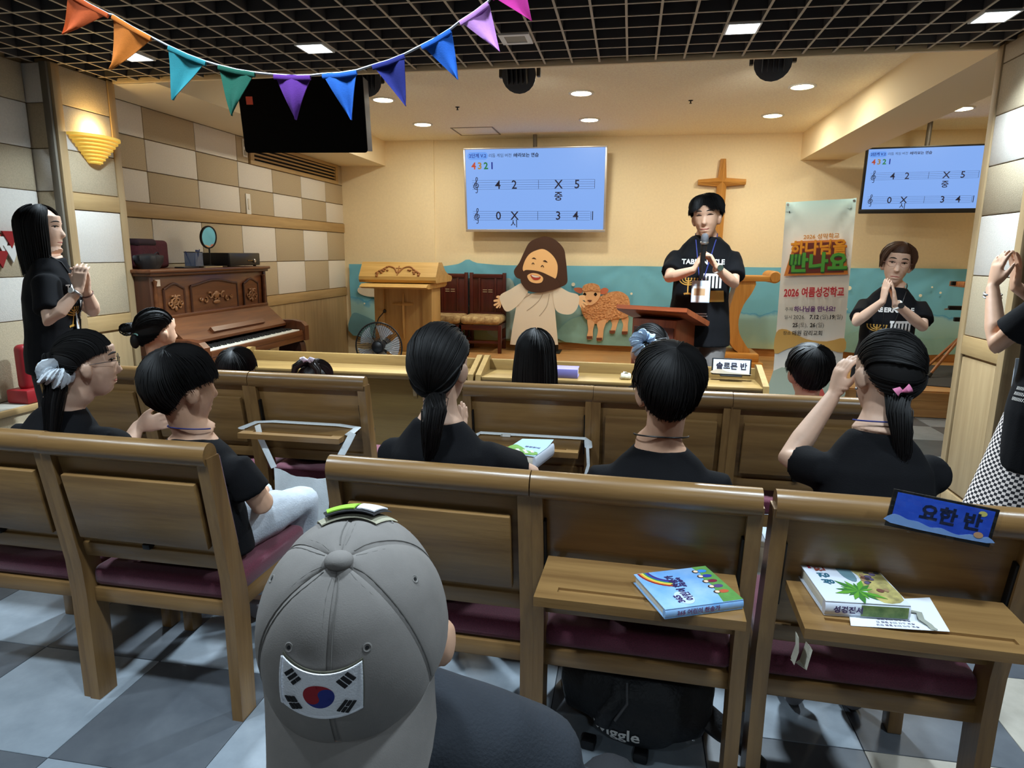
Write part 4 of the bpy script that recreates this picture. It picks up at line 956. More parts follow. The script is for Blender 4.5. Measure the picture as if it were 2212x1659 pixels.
g = G(); n = 48; rows = []
for i in range(9):
    z = .86-.064*i; rr_ = .155+.014*i
    rows.append([(1.60+(rr_+.008*math.sin(7*2*PI*j/n)*i/8)*1.05*math.cos(2*PI*j/n), 2.72+(rr_*.78+.008*math.sin(7*2*PI*j/n)*i/8)*math.sin(2*PI*j/n), z) for j in range(n+1)])
g.sheet(rows); me = g.mesh('skirt', ck); uv = me.uv_layers.new(name='UVMap')
for lp in me.loops:
    c = me.vertices[lp.vertex_index].co; uv.data[lp.index].uv = (math.atan2(2.72-c.y, 1.6-c.x)*.19, c.z)
me.materials.clear(); wf.part('skirt', me, ck)
b_ = V(1.40, 2.90, 1.29).lerp(V(1.375, 2.76, 1.075), .1)
for k in range(2): wf.part('bracelet', G().tube([b_+V(.03*math.cos(q), .026*math.sin(q), -.008-.012*k+.006*math.sin(q)) for q in [2*PI*i/18 for i in range(18)]], .004, 6, closed=True), M_metal)
for k, (dz, L) in enumerate(((0, .10), (-.02, .12), (-.04, .1))):
    me = dense_text('l'*22, .018, 0); Rm = Matrix(((.35, 0, -.93, 1.44), (.93, 0, .35, 2.62), (0, 1, 0, .93+dz), (0, 0, 0, 1))); me.transform(Rm); drape(me, wf.tbvh, V(.93, -.35, 0), .003); wf.part('lettering', me, M_print, smooth=0)
c0 = at(2200, 800, Y=2.78)
wf.part('badge', G().rbox(c0.x-.03, c0.x+.06, c0.y-.03, c0.y-.024, c0.z-.06, c0.z+.05, .002), M_clear)

# person in the grey cap right before the camera
vr = (at(768, 1352, Y=.535)-CAM); Bc = CAM+vr; w_ = -vr.normalized(); ir = w_.cross(V(0, 0, -1)).normalized(); ir = V(0, 0, 1).cross(w_).normalized(); iu = w_.cross(ir)
PH, RO = R(57), R(12)
cu = ((iu*math.cos(RO)-ir*math.sin(RO))*math.cos(PH)+w_*math.sin(PH)).normalized()
cf = (-iu*math.sin(PH)+w_*math.cos(PH)-ir*.22); cf = (cf-cu*cf.dot(cu)).normalized(); cx = cf.cross(cu)
hyaw = math.degrees(math.atan2(-(-cf.x), -cf.y)); hyaw = math.degrees(math.atan2(cf.x, -cf.y))
sk = Bc+cu*.012
Hc = head_frame(V(0, 0, 0), hyaw, 14, 4, .98); Hc = Matrix.Translation(sk-(Hc @ V(0, -.012, .03))) @ Hc
nkc = (Hc @ V(0, -.012, -.085))+V(.02, .02, -.055)
cp = Person('person in dark tee and grey cap worn backwards, seated just before the camera', (-.10, .60, 0), Hc, .98, V(-.10, .68, .52), V(nkc.x*.6-.05, .66, .72), nkc, V(.195, .035, 0), None, None,
    s_=1.0, voxel=.005, face=True, seed=51, tee_d=.016, fold=.006, hem=.06, nr=.046, collar=.03, extra=lambda g: (g.ell(at(962, 1388, Y=sk.y+.03), (.010, .02, .024), None, 12, 10)), tee=mat('charcoal_cotton', (33, 38, 46), .9, var=.1, vscale=20, bump=.15, bscale=300),
    legs=[(V(-.19, .60, .50), V(-.19, 1.0, .48), V(-.18, .97, .075), V(-.18, 1.12, .03)), (V(-.0, .60, .50), V(.0, 1.0, .48), V(.0, .97, .075), V(.0, 1.12, .03))])
cp.nk = nkc
rr = random.Random(9); hh = Hair(cp.H, rr)
for i in range(420):
    a = rr.choice((-1, 1))*rr.uniform(66, 112); e = rr.uniform(-40, -12); hh.strand([egg(azel(a, e-q*3), .001+.001*q) for q in range(5)], .0012)
cp.hair(hh.g)
# the cap: six panels, button, eyelets, seams, brim towards the camera, flag patch
M_cap = mat('cap_cotton', (128, 123, 119), .95, var=.07, vscale=30, bump=.07, bscale=900)
cap = thing('baseball_cap', 'grey cotton baseball cap worn backwards with a flag patch', 'cap', Bc)
CT = Matrix(((cx.x, cf.x, cu.x, 0), (cx.y, cf.y, cu.y, 0), (cx.z, cf.z, cu.z, 0), (0, 0, 0, 1)))      # the cap's front (+Y) points at the camera
def capp(a, e, off=0):
    """a: angle from the cap's front, e: elevation; slightly squared crown"""
    ce, se = math.cos(e), math.sin(e)
    rx, ry, rz = .084+off, .100+off, .108+off
    return Vector((math.sin(a)*ce**.86*rx, math.cos(a)*ce**.86*ry, -.008+se**.92*rz))
for k in range(6):
    a0 = 2*PI*k/6; rows = []
    for i in range(15):
        row = []
        for j in range(13):
            t = j/12; a = a0+(2*PI/6)*t; e = PI/2*(i/14); bul = .0018*math.sin(PI*t)**.5
            row.append(capp(a, e*.995, bul))
        rows.append(row)
    obj('cap_panel', G().sheet([[CT @ p for p in r] for r in rows], .0018), M_cap, cap, smooth=60)
    for s in (-1, 1): obj('seam', G().tube([CT @ capp(a0+s*.045/max(.25, math.cos(e_)), e_, .0012) for e_ in [PI/2*(.02+.9*i/16) for i in range(17)]], .0007, 5), mat('cap_thread', (112, 108, 104), .9), cap)
    a = a0+PI/6
    if k in (0, 5, 1, 4, 2, 3):
        c = capp(a, R(47), .0022); n_ = (capp(a, R(47), .01)-c).normalized(); u = n_.cross(V(0, 0, 1)).normalized(); v = n_.cross(u)
        obj('eyelet', G().tube([CT @ (c+(u*math.cos(q)+v*math.sin(q))*.0032) for q in [2*PI*i/16 for i in range(16)]], .0012, 6, closed=True), mat('cap_eyelet', (126, 122, 118), .9), cap)
        obj('eyelet_hole', G().tube([CT @ c, CT @ (c+n_*.0010)], .0016, 10), M_dark, cap, smooth=0)
obj('button', G().ell(CT @ V(0, 0, .101), (.0125, .0125, .008)), M_cap, cap)
rows = []
for i in range(12):
    t = i/11; row = []
    for j in range(21):
        q = -1+2*j/20; a = q*R(66)
        b0 = capp(a, 0, .001); L = .072*(1-abs(q)**3.2)*t
        p = b0+V(math.sin(a)*.2, 1, 0).normalized()*L; p.x = p.x*(1-.04*t); p.z += -.004-.030*t*q*q-.055*t*t*1.0*(.6)-.022*t
        row.append(CT @ p)
    rows.append(row)
obj('brim', G().sheet(rows, .003), M_cap, cap, smooth=60)

# flag patch on the front panels (white ground, red and blue roundel, black bars)
M_fw = mat('patch_white', (232, 234, 240), .85, bump=.3, bscale=600); M_fr = mat('patch_red', (150, 30, 42), .85); M_fb = mat('patch_blue', (38, 50, 128), .85); M_fk = mat('patch_black', (28, 27, 30), .85)
M_velc = mat('patch_velcro', (86, 84, 70), .95)
def onp(u, v, off=.004):
    """patch coordinates (u across -1..1, v up -1..1) to the cap"""
    return CT @ capp(R(25.5)*u*(1+.10*v)+R(3.5), R(31.5)+R(10.5)*v+R(2.2)*(u*u-.5), off)
def patch_sheet(u0, u1, v0, v1, off, m, name, par, th=.0012, nu=16, nv=8):
    return obj(name, G().sheet([[onp(u0+(u1-u0)*i/nu, v0+(v1-v0)*j/nv, off) for i in range(nu+1)] for j in range(nv+1)], th), m, par, smooth=60)
patch_sheet(-1.03, 1.07, -1.06, 1.08, .0035, M_velc, 'velcro_backing', cap)
pt = patch_sheet(-1, 1, -1, 1, .0055, M_fw, 'flag_patch', cap); pt['label'] = 'white patch with a red and blue roundel and black bars'
for (a, b, c, d) in ((-1, 1, .93, 1), (-1, 1, -1, -.93), (-1, -.95, -1, 1), (.95, 1, -1, 1)): patch_sheet(a, b, c, d, .0066, M_fw, 'patch_border', pt, .001)
def disc(cond, m, name):
    g = G(); N = 40; rr_ = .36
    # the roundel's half with the swirl, as a fan of quads
    outer = [(rr_*math.cos(q), rr_*math.sin(q)) for q in [PI*i/N for i in range(N+1)]]
    inner = [((rr_/2)+(rr_/2)*math.cos(q), -(rr_/2)*math.sin(q)) for q in [PI*i/(N//2) for i in range(N//2+1)]]+[(-(rr_/2)+(rr_/2)*math.cos(q), (rr_/2)*math.sin(q)) for q in [PI*i/(N//2) for i in range(1, N//2+1)]]
    rows = []
    inner = inner[:N+1]
    for t in (0, .33, .66, 1): rows.append([tuple(outer[i][k]*(1-t)+inner[i][k]*t for k in (0, 1)) for i in range(N+1)])
    ca, sa = math.cos(R(-24)), math.sin(R(-24))
    def P(x, y):
        if cond: x, y = -x, -y
        x, y = x*ca-y*sa, x*sa+y*ca
        return onp(x, y*1.42, .0068)
    obj(name, g.sheet([[P(*p) for p in r] for r in rows], .001), m, pt, smooth=60)
disc(False, M_fr, 'roundel_half'); disc(True, M_fb, 'roundel_half')
for cxu, cyv, an, br in ((-.62, .58, 56, (0, 0, 0)), (.62, .58, -56, (1, 0, 1)), (-.62, -.58, -56, (0, 1, 0)), (.62, -.58, 56, (1, 1, 1))):
    ca, sa = math.cos(R(an)), math.sin(R(an))
    for k in range(3):
        for x0, x1 in (((-.17, .17),) if not br[k] else ((-.17, -.02), (.02, .17))):
            y0 = (k-1)*.115-.042; rows = []
            for j in range(3):
                row = []
                for i in range(5):
                    x, y = x0+(x1-x0)*i/4, y0+.084*j/2; row.append(onp(cxu+x*ca-y*sa, (cyv/1.42+x*sa+y*ca)*1.42, .0068))
                rows.append(row)
            obj('trigram_bar', G().sheet(rows, .001), M_fk, pt, smooth=60)
# second patch on the far side of the crown
def onq(u, v, off): return CT @ capp(PI+R(-2)+R(26)*u, R(50)+R(11)*v, off)
def q_sheet(u0, u1, v0, v1, off, m, name, par): return obj(name, G().sheet([[onq(u0+(u1-u0)*i/12, v0+(v1-v0)*j/5, off) for i in range(13)] for j in range(6)], .0012), m, par, smooth=60)
q_sheet(-1.25, 1.25, -1.15, 1.1, .004, mat('velcro_pale', (176, 172, 150), .95), 'velcro_backing', cap)
qp = q_sheet(-1, 1, -1, 1, .009, M_fk, 'morale_patch', cap); qp['label'] = 'black edged patch with lime and white fields'
q_sheet(-.9, .1, -.8, .8, .0105, mat('patch_lime', (150, 206, 60), .7), 'patch_field', qp); q_sheet(.2, .9, -.8, .8, .0105, M_fw, 'patch_field', qp)
# ================================================================== the stage's things
def flat(g_pts, z0, z1, m, name, par, T, label=None):
    """a flat shape of outline g_pts in T's XY plane, from z0 to z1 thick"""
    return obj(name, G().prism(g_pts, z0, z1, 'Z', T), m, par, smooth=0, label=label)
def ellp(cx, cy, rx, ry, n=24, a0=0, a1=360, rot=0):
    out = []
    for i in range(n if a1-a0 == 360 else n+1):
        q = R(a0+(a1-a0)*i/n); x, y = rx*math.cos(q), ry*math.sin(q); out.append((cx+x*math.cos(R(rot))-y*math.sin(R(rot)), cy+x*math.sin(R(rot))+y*math.cos(R(rot))))
    return out
def spline(pts, n=8, closed=True):
    P = pts; k = len(P); out = []
    for i in range(k if closed else k-1):
        p0, p1, p2, p3 = (P[(i-1) % k] if closed or i > 0 else P[0]), P[i], P[(i+1) % k], (P[(i+2) % k] if closed or i+2 < k else P[-1])
        for j in range(n):
            t = j/n; out.append(tuple(.5*((2*p1[c])+(-p0[c]+p2[c])*t+(2*p0[c]-5*p1[c]+4*p2[c]-p3[c])*t*t+(-p0[c]+3*p1[c]-3*p2[c]+p3[c])*t**3) for c in (0, 1)))
    if not closed: out.append(P[-1])
    return out
# painted cloth along the back wall
bd = thing('backdrop_cloth', 'long painted sky cloth with hills and bubbles along the back wall', 'banner', (0, YB-.045, 0))
cm = bpy.data.materials.new('painted_sky_cloth'); cm.use_nodes = True; nt = cm.node_tree; b = nt.nodes['Principled BSDF']; b.inputs['Roughness'].default_value = .75
tc = nt.nodes.new('ShaderNodeTexCoord'); sx = nt.nodes.new('ShaderNodeSeparateXYZ'); nt.links.new(tc.outputs['Object'], sx.inputs[0])
nz = nt.nodes.new('ShaderNodeTexNoise'); nz.inputs['Scale'].default_value = 2.2; nz.inputs['Detail'].default_value = 6; nt.links.new(tc.outputs['Object'], nz.inputs['Vector'])
ad = nt.nodes.new('ShaderNodeMath'); ad.operation = 'MULTIPLY_ADD'; ad.inputs[1].default_value = .45; nt.links.new(nz.outputs[0], ad.inputs[0]); nt.links.new(sx.outputs[2], ad.inputs[2])
rp = nt.nodes.new('ShaderNodeValToRGB'); E_ = rp.color_ramp.elements; E_[0].position = .52; E_[0].color = (*lin((186, 204, 166)), 1); E_[1].position = 1.46; E_[1].color = (*lin((66, 158, 208)), 1)
for p_, c_ in ((.70, (150, 192, 186)), (.95, (152, 200, 208)), (1.18, (112, 186, 214))): e = E_.new(p_); e.color = (*lin(c_), 1)
mr = nt.nodes.new('ShaderNodeMapRange'); mr.inputs[1].default_value = 0; mr.inputs[2].default_value = 1.6; mr.inputs[3].default_value = 0; mr.inputs[4].default_value = 1.0
for e in E_: pass
dv = nt.nodes.new('ShaderNodeMath'); dv.operation = 'MULTIPLY'; dv.inputs[1].default_value = 1/1.7; nt.links.new(ad.outputs[0], dv.inputs[0])
for e in sorted(E_, key=lambda q: q.position): e.position = e.position/1.7
nt.links.new(dv.outputs[0], rp.inputs[0]); nt.links.new(rp.outputs[0], b.inputs['Base Color'])
rows = []; x0, x1 = -3.53, 3.62; NX = 150; NZ = 22
def topz(x):
    t = 1.265+.012*x/3
    t += .05*math.exp(-((x+1.98)/.07)**2)+.02*math.exp(-((x+1.9)/.25)**2)-.022*math.exp(-((x+2.35)/.2)**2)
    return t-.004*math.sin(x*3.1)**2
for i in range(NX+1):
    x = x0+(x1-x0)*i/NX; row = []
    for j in range(NZ+1):
        t = j/NZ; z = .33+(topz(x)-.33)*t; fy = 0
        for c in (-1.98, .02, 2.6, -3.45, 3.5):
            ang = math.atan2(x-c, topz(c)+.02-z+1e-3); dist = math.hypot(x-c, topz(c)-z); fy += .010*math.cos(ang*11)*math.exp(-dist/.55)
        row.append((x, -.006+fy+.004*math.sin(x*9+z*5)+.003*math.sin(x*23), z))
    rows.append(row)
obj('cloth', G().sheet(rows, .002, nrm=(0, -1, 0)), cm, bd, smooth=60)
BT = lambda dy=0: WALLXF(0, -.03+dy, 0)
M_h1 = mat('hill_sage', (136, 182, 178), .85, var=.08, vscale=6); M_h2 = mat('hill_pale', (176, 206, 208), .85, var=.06, vscale=6); M_h3 = mat('hill_teal', (104, 154, 170), .85, var=.08, vscale=6)
def hill(pts, m): obj('painted_hill', G().prism(spline(pts, 4), 0, .003, 'Z', BT()), m, bd, smooth=0)
hill([(-3.5, .34), (-3.5, .62), (-3.3, .58), (-3.0, .44), (-2.7, .34)], M_h3)
hill([(-.75, .34), (-.72, .60), (-.35, .70), (.05, .78), (.30, .66), (.62, .52), (.9, .34)], M_h1)
hill([(.55, .34), (.62, .66), (.78, .98), (.9, .99), (1.0, .8), (1.1, .34)], M_h2)
hill([(2.3, .34), (2.5, .55), (2.9, .62), (3.3, .50), (3.58, .52), (3.58, .34)], M_h1)
hill([(-1.72, .42), (-1.68, .95), (-1.5, 1.1), (-1.38, 1.0), (-1.3, .42)], M_h2)
M_bub = mat('painted_bubble', (238, 236, 214), .8)
for u, v, r in ((1239, 614, .022), (1364, 634, .014), (1832, 622, .024), (1985, 638, .016), (2028, 632, .012), (1826, 667, .012), (2010, 620, .010), (1690, 650, .010), (790, 655, .010)):
    p = at(u, v, Y=YB-.04); obj('painted_bubble', G().prism(ellp(p.x, p.z, r, r, 18), 0, .004, 'Z', BT(-.004)), M_bub, bd, smooth=0)
M_cloud = mat('painted_cloud', (222, 214, 196), .85, var=.05, vscale=8)
for c in ((-3.16, 1.10, .16, .07), (-3.02, 1.0, .22, .10), (-3.22, .92, .2, .08), (-3.0, .84, .2, .07)): obj('painted_cloud', G().prism(ellp(*c, 20), 0, .003, 'Z', BT(-.002)), M_cloud, bd, smooth=0)
# wide screens
def tv(name, label, corners_c, w, h, tilt, yaw, rim, rimbot, pole_z):
    t = thing(name, label, 'television', corners_c, (R(tilt), 0, R(yaw)))
    obj('casing', G().rbox(-w/2, w/2, -.005, .05, -h/2, h/2, .006), rim, t)
    iw, ih = w/2-.022, h/2-.022
    obj('screen', G().box(-iw, iw, -.0075, -.004, -h/2+rimbot, ih+.006), M_scrn, t, smooth=0)
    for a in ((-w/2, w/2, -h/2, -h/2+rimbot), (-w/2, w/2, h/2-.016, h/2), (-w/2, -iw, -h/2+rimbot, h/2-.016), (iw, w/2, -h/2+rimbot, h/2-.016)): obj('bezel', G().rbox(a[0], a[1], -.012, 0, a[2], a[3], .003), rim, t)
    obj('mount_plate', G().rbox(-.2, .2, .05, .09, -.15, .2, .01), M_dmetal, t)
    obj('ceiling_pole', G().tube([(0, .075, .1), (0, .075, pole_z)], .024, 12), mat('pole_grey', (112, 104, 92), .5, .5), t)
    # the slide
    S = w/1.67; T0 = WALLXF(0, -.0085, 0); Tt = lambda x, z: T0 @ TR((x*S, z*S, 0))
    ink = mat('slide_ink', (22, 24, 60), .8); g_ = lambda: G()
    text('2단계 V.2', .052*S, mat('slide_blue', (30, 60, 190), .8), t, Tt(-.665, .388), .001)
    p_ = obj('title_pill', G().prism([(x*S, z*S) for x, z in ellp(-.745, .388, .042, .042, 12, 90, 270)+ellp(-.585, .388, .042, .042, 12, -90, 90)], 0, .0006, 'Z', T0 @ TR((0, 0, -.0009))), mat('slide_pill', (104, 160, 246), .6, emit=.95, base=(8, 8, 10)), t, smooth=0)
    text('리듬 게임 버전 1 |', .045*S, ink, t, Tt(-.535, .388), 0, 'LEFT'); text('바라보는 연습', .05*S, ink, t, Tt(-.235, .388), .0012*S, 'LEFT')
    for k, (d, c_) in enumerate((('4', (196, 84, 60)), ('3', (176, 150, 90)), ('2', (40, 140, 90)), ('1', (36, 60, 190)))): text(d, .105*S, mat('slide_digit_'+d, c_, .8), t, Tt(-.715+.073*k, .275), .0032*S)
    def bar(x0, x1, z0, z1, nm='staff_line'): obj(nm, G().box(x0*S, x1*S, -.0092, -.0088, z0*S, z1*S), ink, t, smooth=0)
    for zc in (.065, -.288):
        for k in range(5): bar(-.74, .70 if zc > 0 else .655, zc-.05+.025*k-.0012, zc-.05+.025*k+.0012)
        for x, wd in ((.05, .004), (.70, .004)) if zc > 0 else ((.04, .004), (.665, .004), (.682, .010)): bar(x, x+wd, zc-.05, zc+.05, 'bar_line')
        cl = spline([(.012, .01), (-.008, .012), (-.016, -.006), (.0, -.026), (.024, -.016), (.026, .012), (.0, .034), (-.026, .016), (-.034, -.018), (-.012, -.048), (.03, -.042)][::1], 5, False)[:0]
        path = [(.004, -.006), (-.012, -.004), (-.012, -.024), (.008, -.032), (.026, -.016), (.020, .010), (-.004, .014), (-.030, -.006), (-.026, -.038), (.002, -.050), (.010, -.050)]
        stem = [(-.03, -.012), (-.018, .016), (.008, .045), (.016, .072), (.006, .084), (-.004, .066), (.004, .01), (.012, -.06), (.006, -.088), (-.012, -.086)]
        for q in (path, stem):
            sp_ = spline(q, 5, False); obj('clef', G().tube([T0 @ Vector(((a-.69)*S, (b_+zc)*S, .0004)) for a, b_ in sp_], .0042*S, 5), ink, t)
    for ch, x, z in (('4', -.43, .065), ('2', -.235, .065), ('X', .285, .065), ('5', .50, .065), ('0', -.43, -.288), ('X', -.235, -.288), ('3', .285, -.288), ('4', .49, -.288)): text(ch, .135*S, ink, t, Tt(x, z-.005), .0012*S)
    text('중', .11*S, ink, t, Tt(.285, -.075), .0018*S); text('시', .10*S, ink, t, Tt(-.24, -.385), .0004*S)
    return t
M_scrn = mat('screen_blue', (134, 176, 246), .35, emit=.95, base=(8, 8, 10))
M_silver = mat('screen_silver', (196, 190, 186), .35, .6)
def fit_tv(c, Y): return at(c[0], c[1], Y=Y)
tv('wide_screen', 'wide white-rimmed screen with a music slide, hanging above the robed standee', at(1154, 411, Y=7.86), 1.655, .945, 7, 0, M_silver, .03, .78)
tv('side_screen', 'smaller black-rimmed screen with the same music slide, beyond the tiled column', V(2.895, 7.6, 2.168), 1.12, .655, 6, -8, M_black, .045, .62)
# wooden wall cross
M_oak = wood('oak_z', (206, 150, 74), (176, 120, 50), 'Z', .45, 5); M_oakx = wood('oak_x', (206, 150, 74), (176, 120, 50), 'X', .45, 5)
cr = thing('wall_cross', 'big carved wooden cross on the back wall behind the man with the microphone', 'cross', (.975, YB-.06, 0))
def ray4(cx, cz, dx, dz, L, w0, w1, d0, d1, m):
    """an arm with a ridge, from the centre outwards"""
    nx, nz = -dz, dx; a = [(cx+nx*w0, cz+nz*w0), (cx-nx*w0, cz-nz*w0)]; e = [(cx+dx*L+nx*w1, cz+dz*L+nz*w1), (cx+dx*L-nx*w1, cz+dz*L-nz*w1)]
    v = [(a[0][0], .055, a[0][1]), (a[1][0], .055, a[1][1]), (e[0][0], .055, e[0][1]), (e[1][0], .055, e[1][1]), (a[0][0], 0, a[0][1]), (a[1][0], 0, a[1][1]), (e[0][0], .0, e[0][1]), (e[1][0], .0, e[1][1]), (cx, -d0, cz), (cx+dx*L, -d1, cz+dz*L)]
    obj('cross_arm', G().add(v, [(0, 1, 3, 2), (4, 8, 9, 6), (8, 5, 7, 9), (0, 4, 6, 2), (5, 1, 3, 7), (2, 6, 9, 7, 3), (0, 4, 8, 5, 1)]), m, cr, smooth=0)
ray4(0, 2.21, 0, 1, .25, .05, .028, .055, .012, M_oak); ray4(0, 2.21, 0, -1, 1.05, .05, .048, .055, .03, M_oak)
ray4(0, 2.21, 1, 0, .26, .05, .028, .055, .012, M_oakx); ray4(0, 2.21, -1, 0, .26, .05, .028, .055, .012, M_oakx)
# light wooden pulpit
M_lo = wood('light_oak_z', (206, 172, 112), (182, 146, 86), 'Z', .5, 4); M_lox = wood('light_oak_x', (216, 180, 112), (194, 154, 86), 'X', .45, 4)
pu = thing('pulpit', 'light wooden pulpit with carved grapes and a raised cross', 'pulpit', (-2.45, 7.02, ST))
obj('body', G().rbox(-.33, .33, -.02, .30, .06, .84, .006), M_lo, pu); obj('plinth', G().rbox(-.40, .40, -.08, .46, 0, .07, .01), M_lox, pu)
for x0, x1 in ((-.33, -.22), (.22, .33)): obj('stile', G().rbox(x0, x1, -.045, -.015, .07, .84, .004), M_lo, pu)
obj('neck_moulding', G().prism([(-.36, .80), (-.30, .83), (.43, .83), (.43, .80), (.36, .78), (-.28, .78)], -.37, .37, 'X'), M_lox, pu, smooth=20)
cap_prof = [(-.20, .84), (-.22, .87), (-.215, .905), (-.10, 1.055), (.03, 1.055), (.16, .96), (.28, .92), (.42, .90), (.44, .87), (.40, .84)]
obj('slanted_top', G().prism(cap_prof, -.43, .43, 'X'), M_lox, pu, smooth=20)
ct = TR((0, -.165, .965), (R(52), 0, 0))
M_carve = mat('carved_brown', (150, 96, 44), .6)
g = G()
for s in (-1, 1):
    obj('carved_vine', G().tube([ct @ Vector((s*x, y, .002)) for x, y in spline([(.01, -.03), (.05, .03), (.12, .05), (.18, .01), (.25, -.04)], 6, False)], .011, 6), M_carve, pu)
    rr = random.Random(3+s)
    for k in range(11): obj('carved_grape', G().ell(ct @ Vector((s*(.12+.012*k+rr.uniform(-.012, .012)), .025-.008*k+rr.uniform(-.022, .022), .004)), (.015, .015, .012), None, 8, 6), M_carve, pu)
obj('carved_stem', G().tube([ct @ Vector((0, -.06, .003)), ct @ Vector((0, .06, .003))], .007, 6), M_carve, pu); obj('carved_bar', G().tube([ct @ Vector((-.03, .03, .004)), ct @ Vector((.03, .03, .004))], .006, 6), M_carve, pu)
obj('cross_upright', G().tube([(0, -.03, .22), (0, -.042, .4), (0, -.042, .56), (0, -.03, .72)], [(.008, .010), (.017, .022), (.017, .022), (.008, .010)], 4), M_lo, pu); obj('cross_bar', G().tube([(-.12, -.032, .60), (0, -.045, .60), (.12, -.032, .60)], [(.011, .012), (.014, .020), (.011, .012)], 4), M_lo, pu)
gm = thing('gooseneck_microphone', 'thin gooseneck microphone leaning out beside the light pulpit', 'microphone', (-2.74, 6.95, ST))
p0, p1 = at(808, 715, Y=6.9), at(831, 672, Y=6.95); o_ = V(-2.74, 6.95, ST)
obj('base', G().lathe([(.001, 0), (.07, 0), (.07, .02), (.02, .03), (.001, .03)], 20), M_black, gm)
obj('gooseneck', G().tube([V(0, 0, .02), p0-o_+V(-.02, 0, -.12), p0-o_, (p0-o_).lerp(p1-o_, .6)+V(-.02, 0, .01), p1-o_], .006, 8), M_black, gm); obj('mic_tip', G().ell(p1-o_, (.018, .018, .022)), M_black, gm)
# two dark chairs on the stage
M_mah = wood('mahogany_z', (84, 30, 22), (58, 18, 14), 'Z', .35, 5); M_mahx = wood('mahogany_x', (84, 30, 22), (58, 18, 14), 'X', .35, 5)
M_dam = mat('damask_seat', (206, 182, 132), .8, rgb2=(138, 104, 66), vscale=22, bump=.2, bscale=40)
def stage_chair(x, lab):
    t = thing('stage_chair', lab, 'chair', (x, 7.745, ST), group='dark chairs on the stage')
    for s in (-1, 1):
        obj('back_post', G().rbox(s*.205-.022, s*.205+.022, .22, .265, 0, .925, .004), M_mah, t); obj('front_leg', G().rbox(s*.235-.021, s*.235+.021, -.21, -.168, 0, .33, .004), M_mah, t)
        obj('side_rail', G().rbox(s*.22-.012, s*.22+.012, -.17, .22, .27, .33, .003), M_mahx, t); obj('stretcher', G().rbox(s*.22-.01, s*.22+.01, -.17, .22, .12, .145, .003), M_mahx, t)
        obj('panel_stile', G().rbox(s*.10-.012, s*.10+.012, .212, .226, .45, .86, .003), M_mah, t)
    obj('front_rail', G().rbox(-.215, .215, -.205, -.175, .27, .33, .003), M_mahx, t); obj('front_stretcher', G().rbox(-.215, .215, -.19, -.17, .11, .14, .003), M_mahx, t)
    obj('crest_rail', G().rbox(-.184, .184, .212, .262, .86, .91, .004), M_mahx, t); obj('back_panel', G().rbox(-.184, .184, .228, .25, .42, .87, .003), M_mah, t); obj('bottom_rail', G().rbox(-.184, .184, .215, .258, .38, .45, .003), M_mahx, t)
    for a in ((-.06, -.008, .715, .722), (.008, .06, .715, .722), (-.06, -.008, .69, .697), (.008, .06, .69, .697)): obj('carved_slot', G().box(a[0], a[1], .224, .23, a[2], a[3]), M_pb, t, smooth=0)
    obj('seat', G().rbox(-.235, .235, -.225, .222, .335, .43, .042, seg=4), M_dam, t)
    return t
stage_chair(-1.71, 'dark wooden stage chair with damask seat, fully seen beside the robed standee'); stage_chair(-2.185, 'dark wooden stage chair with damask seat, half hidden by the light pulpit')
# standee of a robed bearded man, cut from board
st = thing('cardboard_standee', 'flat cut-out standee of a smiling bearded man in a white robe with open arms', 'standee', (-1.03, 7.80, 0)); YT = 7.80
def sp2(pts, n=5): return spline([((at(u, v, Y=YT).x+1.03), at(u, v, Y=YT).z) for u, v in pts], n)
def raw(pts): return [((at(u, v, Y=YT).x+1.03), at(u, v, Y=YT).z) for u, v in pts]
K = 420/2177.
def zz(pts): return [(980+x*K, 480+y*K) for x, y in pts]
SF = lambda d: WALLXF(0, d, 0)
M_robe = mat('board_robe', (232, 226, 214), .6); M_robes = mat('board_robe_fold', (176, 168, 154), .6); M_hairc = mat('board_brown', (74, 50, 38), .4); M_face = mat('board_skin', (246, 200, 142), .5); M_facep = mat('board_hand', (244, 204, 160), .5)
M_ink = mat('board_ink', (50, 32, 26), .5)
robe = zz([(720, 760), (860, 800), (1010, 780), (1120, 730), (1135, 980), (1150, 1150), (1170, 1370), (900, 1385), (632, 1368), (660, 1180), (700, 960)])
flat(raw(robe), 0, .012, M_robe, 'robe', st, SF(0))
flat(sp2(zz([(770, 680), (840, 760), (730, 920), (605, 1000), (545, 930), (522, 822), (640, 750)])), .012, .02, M_robe, 'sleeve', st, SF(0))
flat(sp2(zz([(1115, 740), (1180, 722), (1290, 780), (1402, 822), (1385, 960), (1295, 1032), (1145, 980)])), .012, .02, M_robe, 'sleeve', st, SF(0))
flat(sp2(zz([(525, 830), (490, 822), (478, 842), (505, 858), (455, 868), (452, 890), (498, 892), (450, 920), (462, 938), (505, 915), (475, 950), (492, 962), (520, 930), (512, 962), (528, 950), (535, 900)]), 3), .006, .012, M_facep, 'hand', st, SF(0))
flat(sp2(zz([(1400, 830), (1440, 815), (1475, 822), (1470, 842), (1490, 880), (1440, 872), (1498, 915), (1490, 930), (1445, 905), (1472, 942), (1455, 955), (1430, 925), (1432, 960), (1412, 940), (1395, 890)]), 3), .006, .012, M_facep, 'hand', st, SF(0))
flat(sp2(zz([(1000, 163), (1120, 185), (1230, 290), (1258, 420), (1275, 600), (1270, 680), (1215, 720), (1150, 730), (1000, 700), (850, 660), (760, 640), (700, 610), (680, 540), (740, 450), (790, 340), (860, 220)])), .02, .028, M_hairc, 'hair', st, SF(0))
flat(sp2(zz([(1010, 302), (1090, 350), (1150, 430), (1168, 520), (1140, 632), (1050, 600), (900, 560), (785, 545), (795, 450), (850, 360), (930, 315)])), .028, .034, M_face, 'face', st, SF(0))
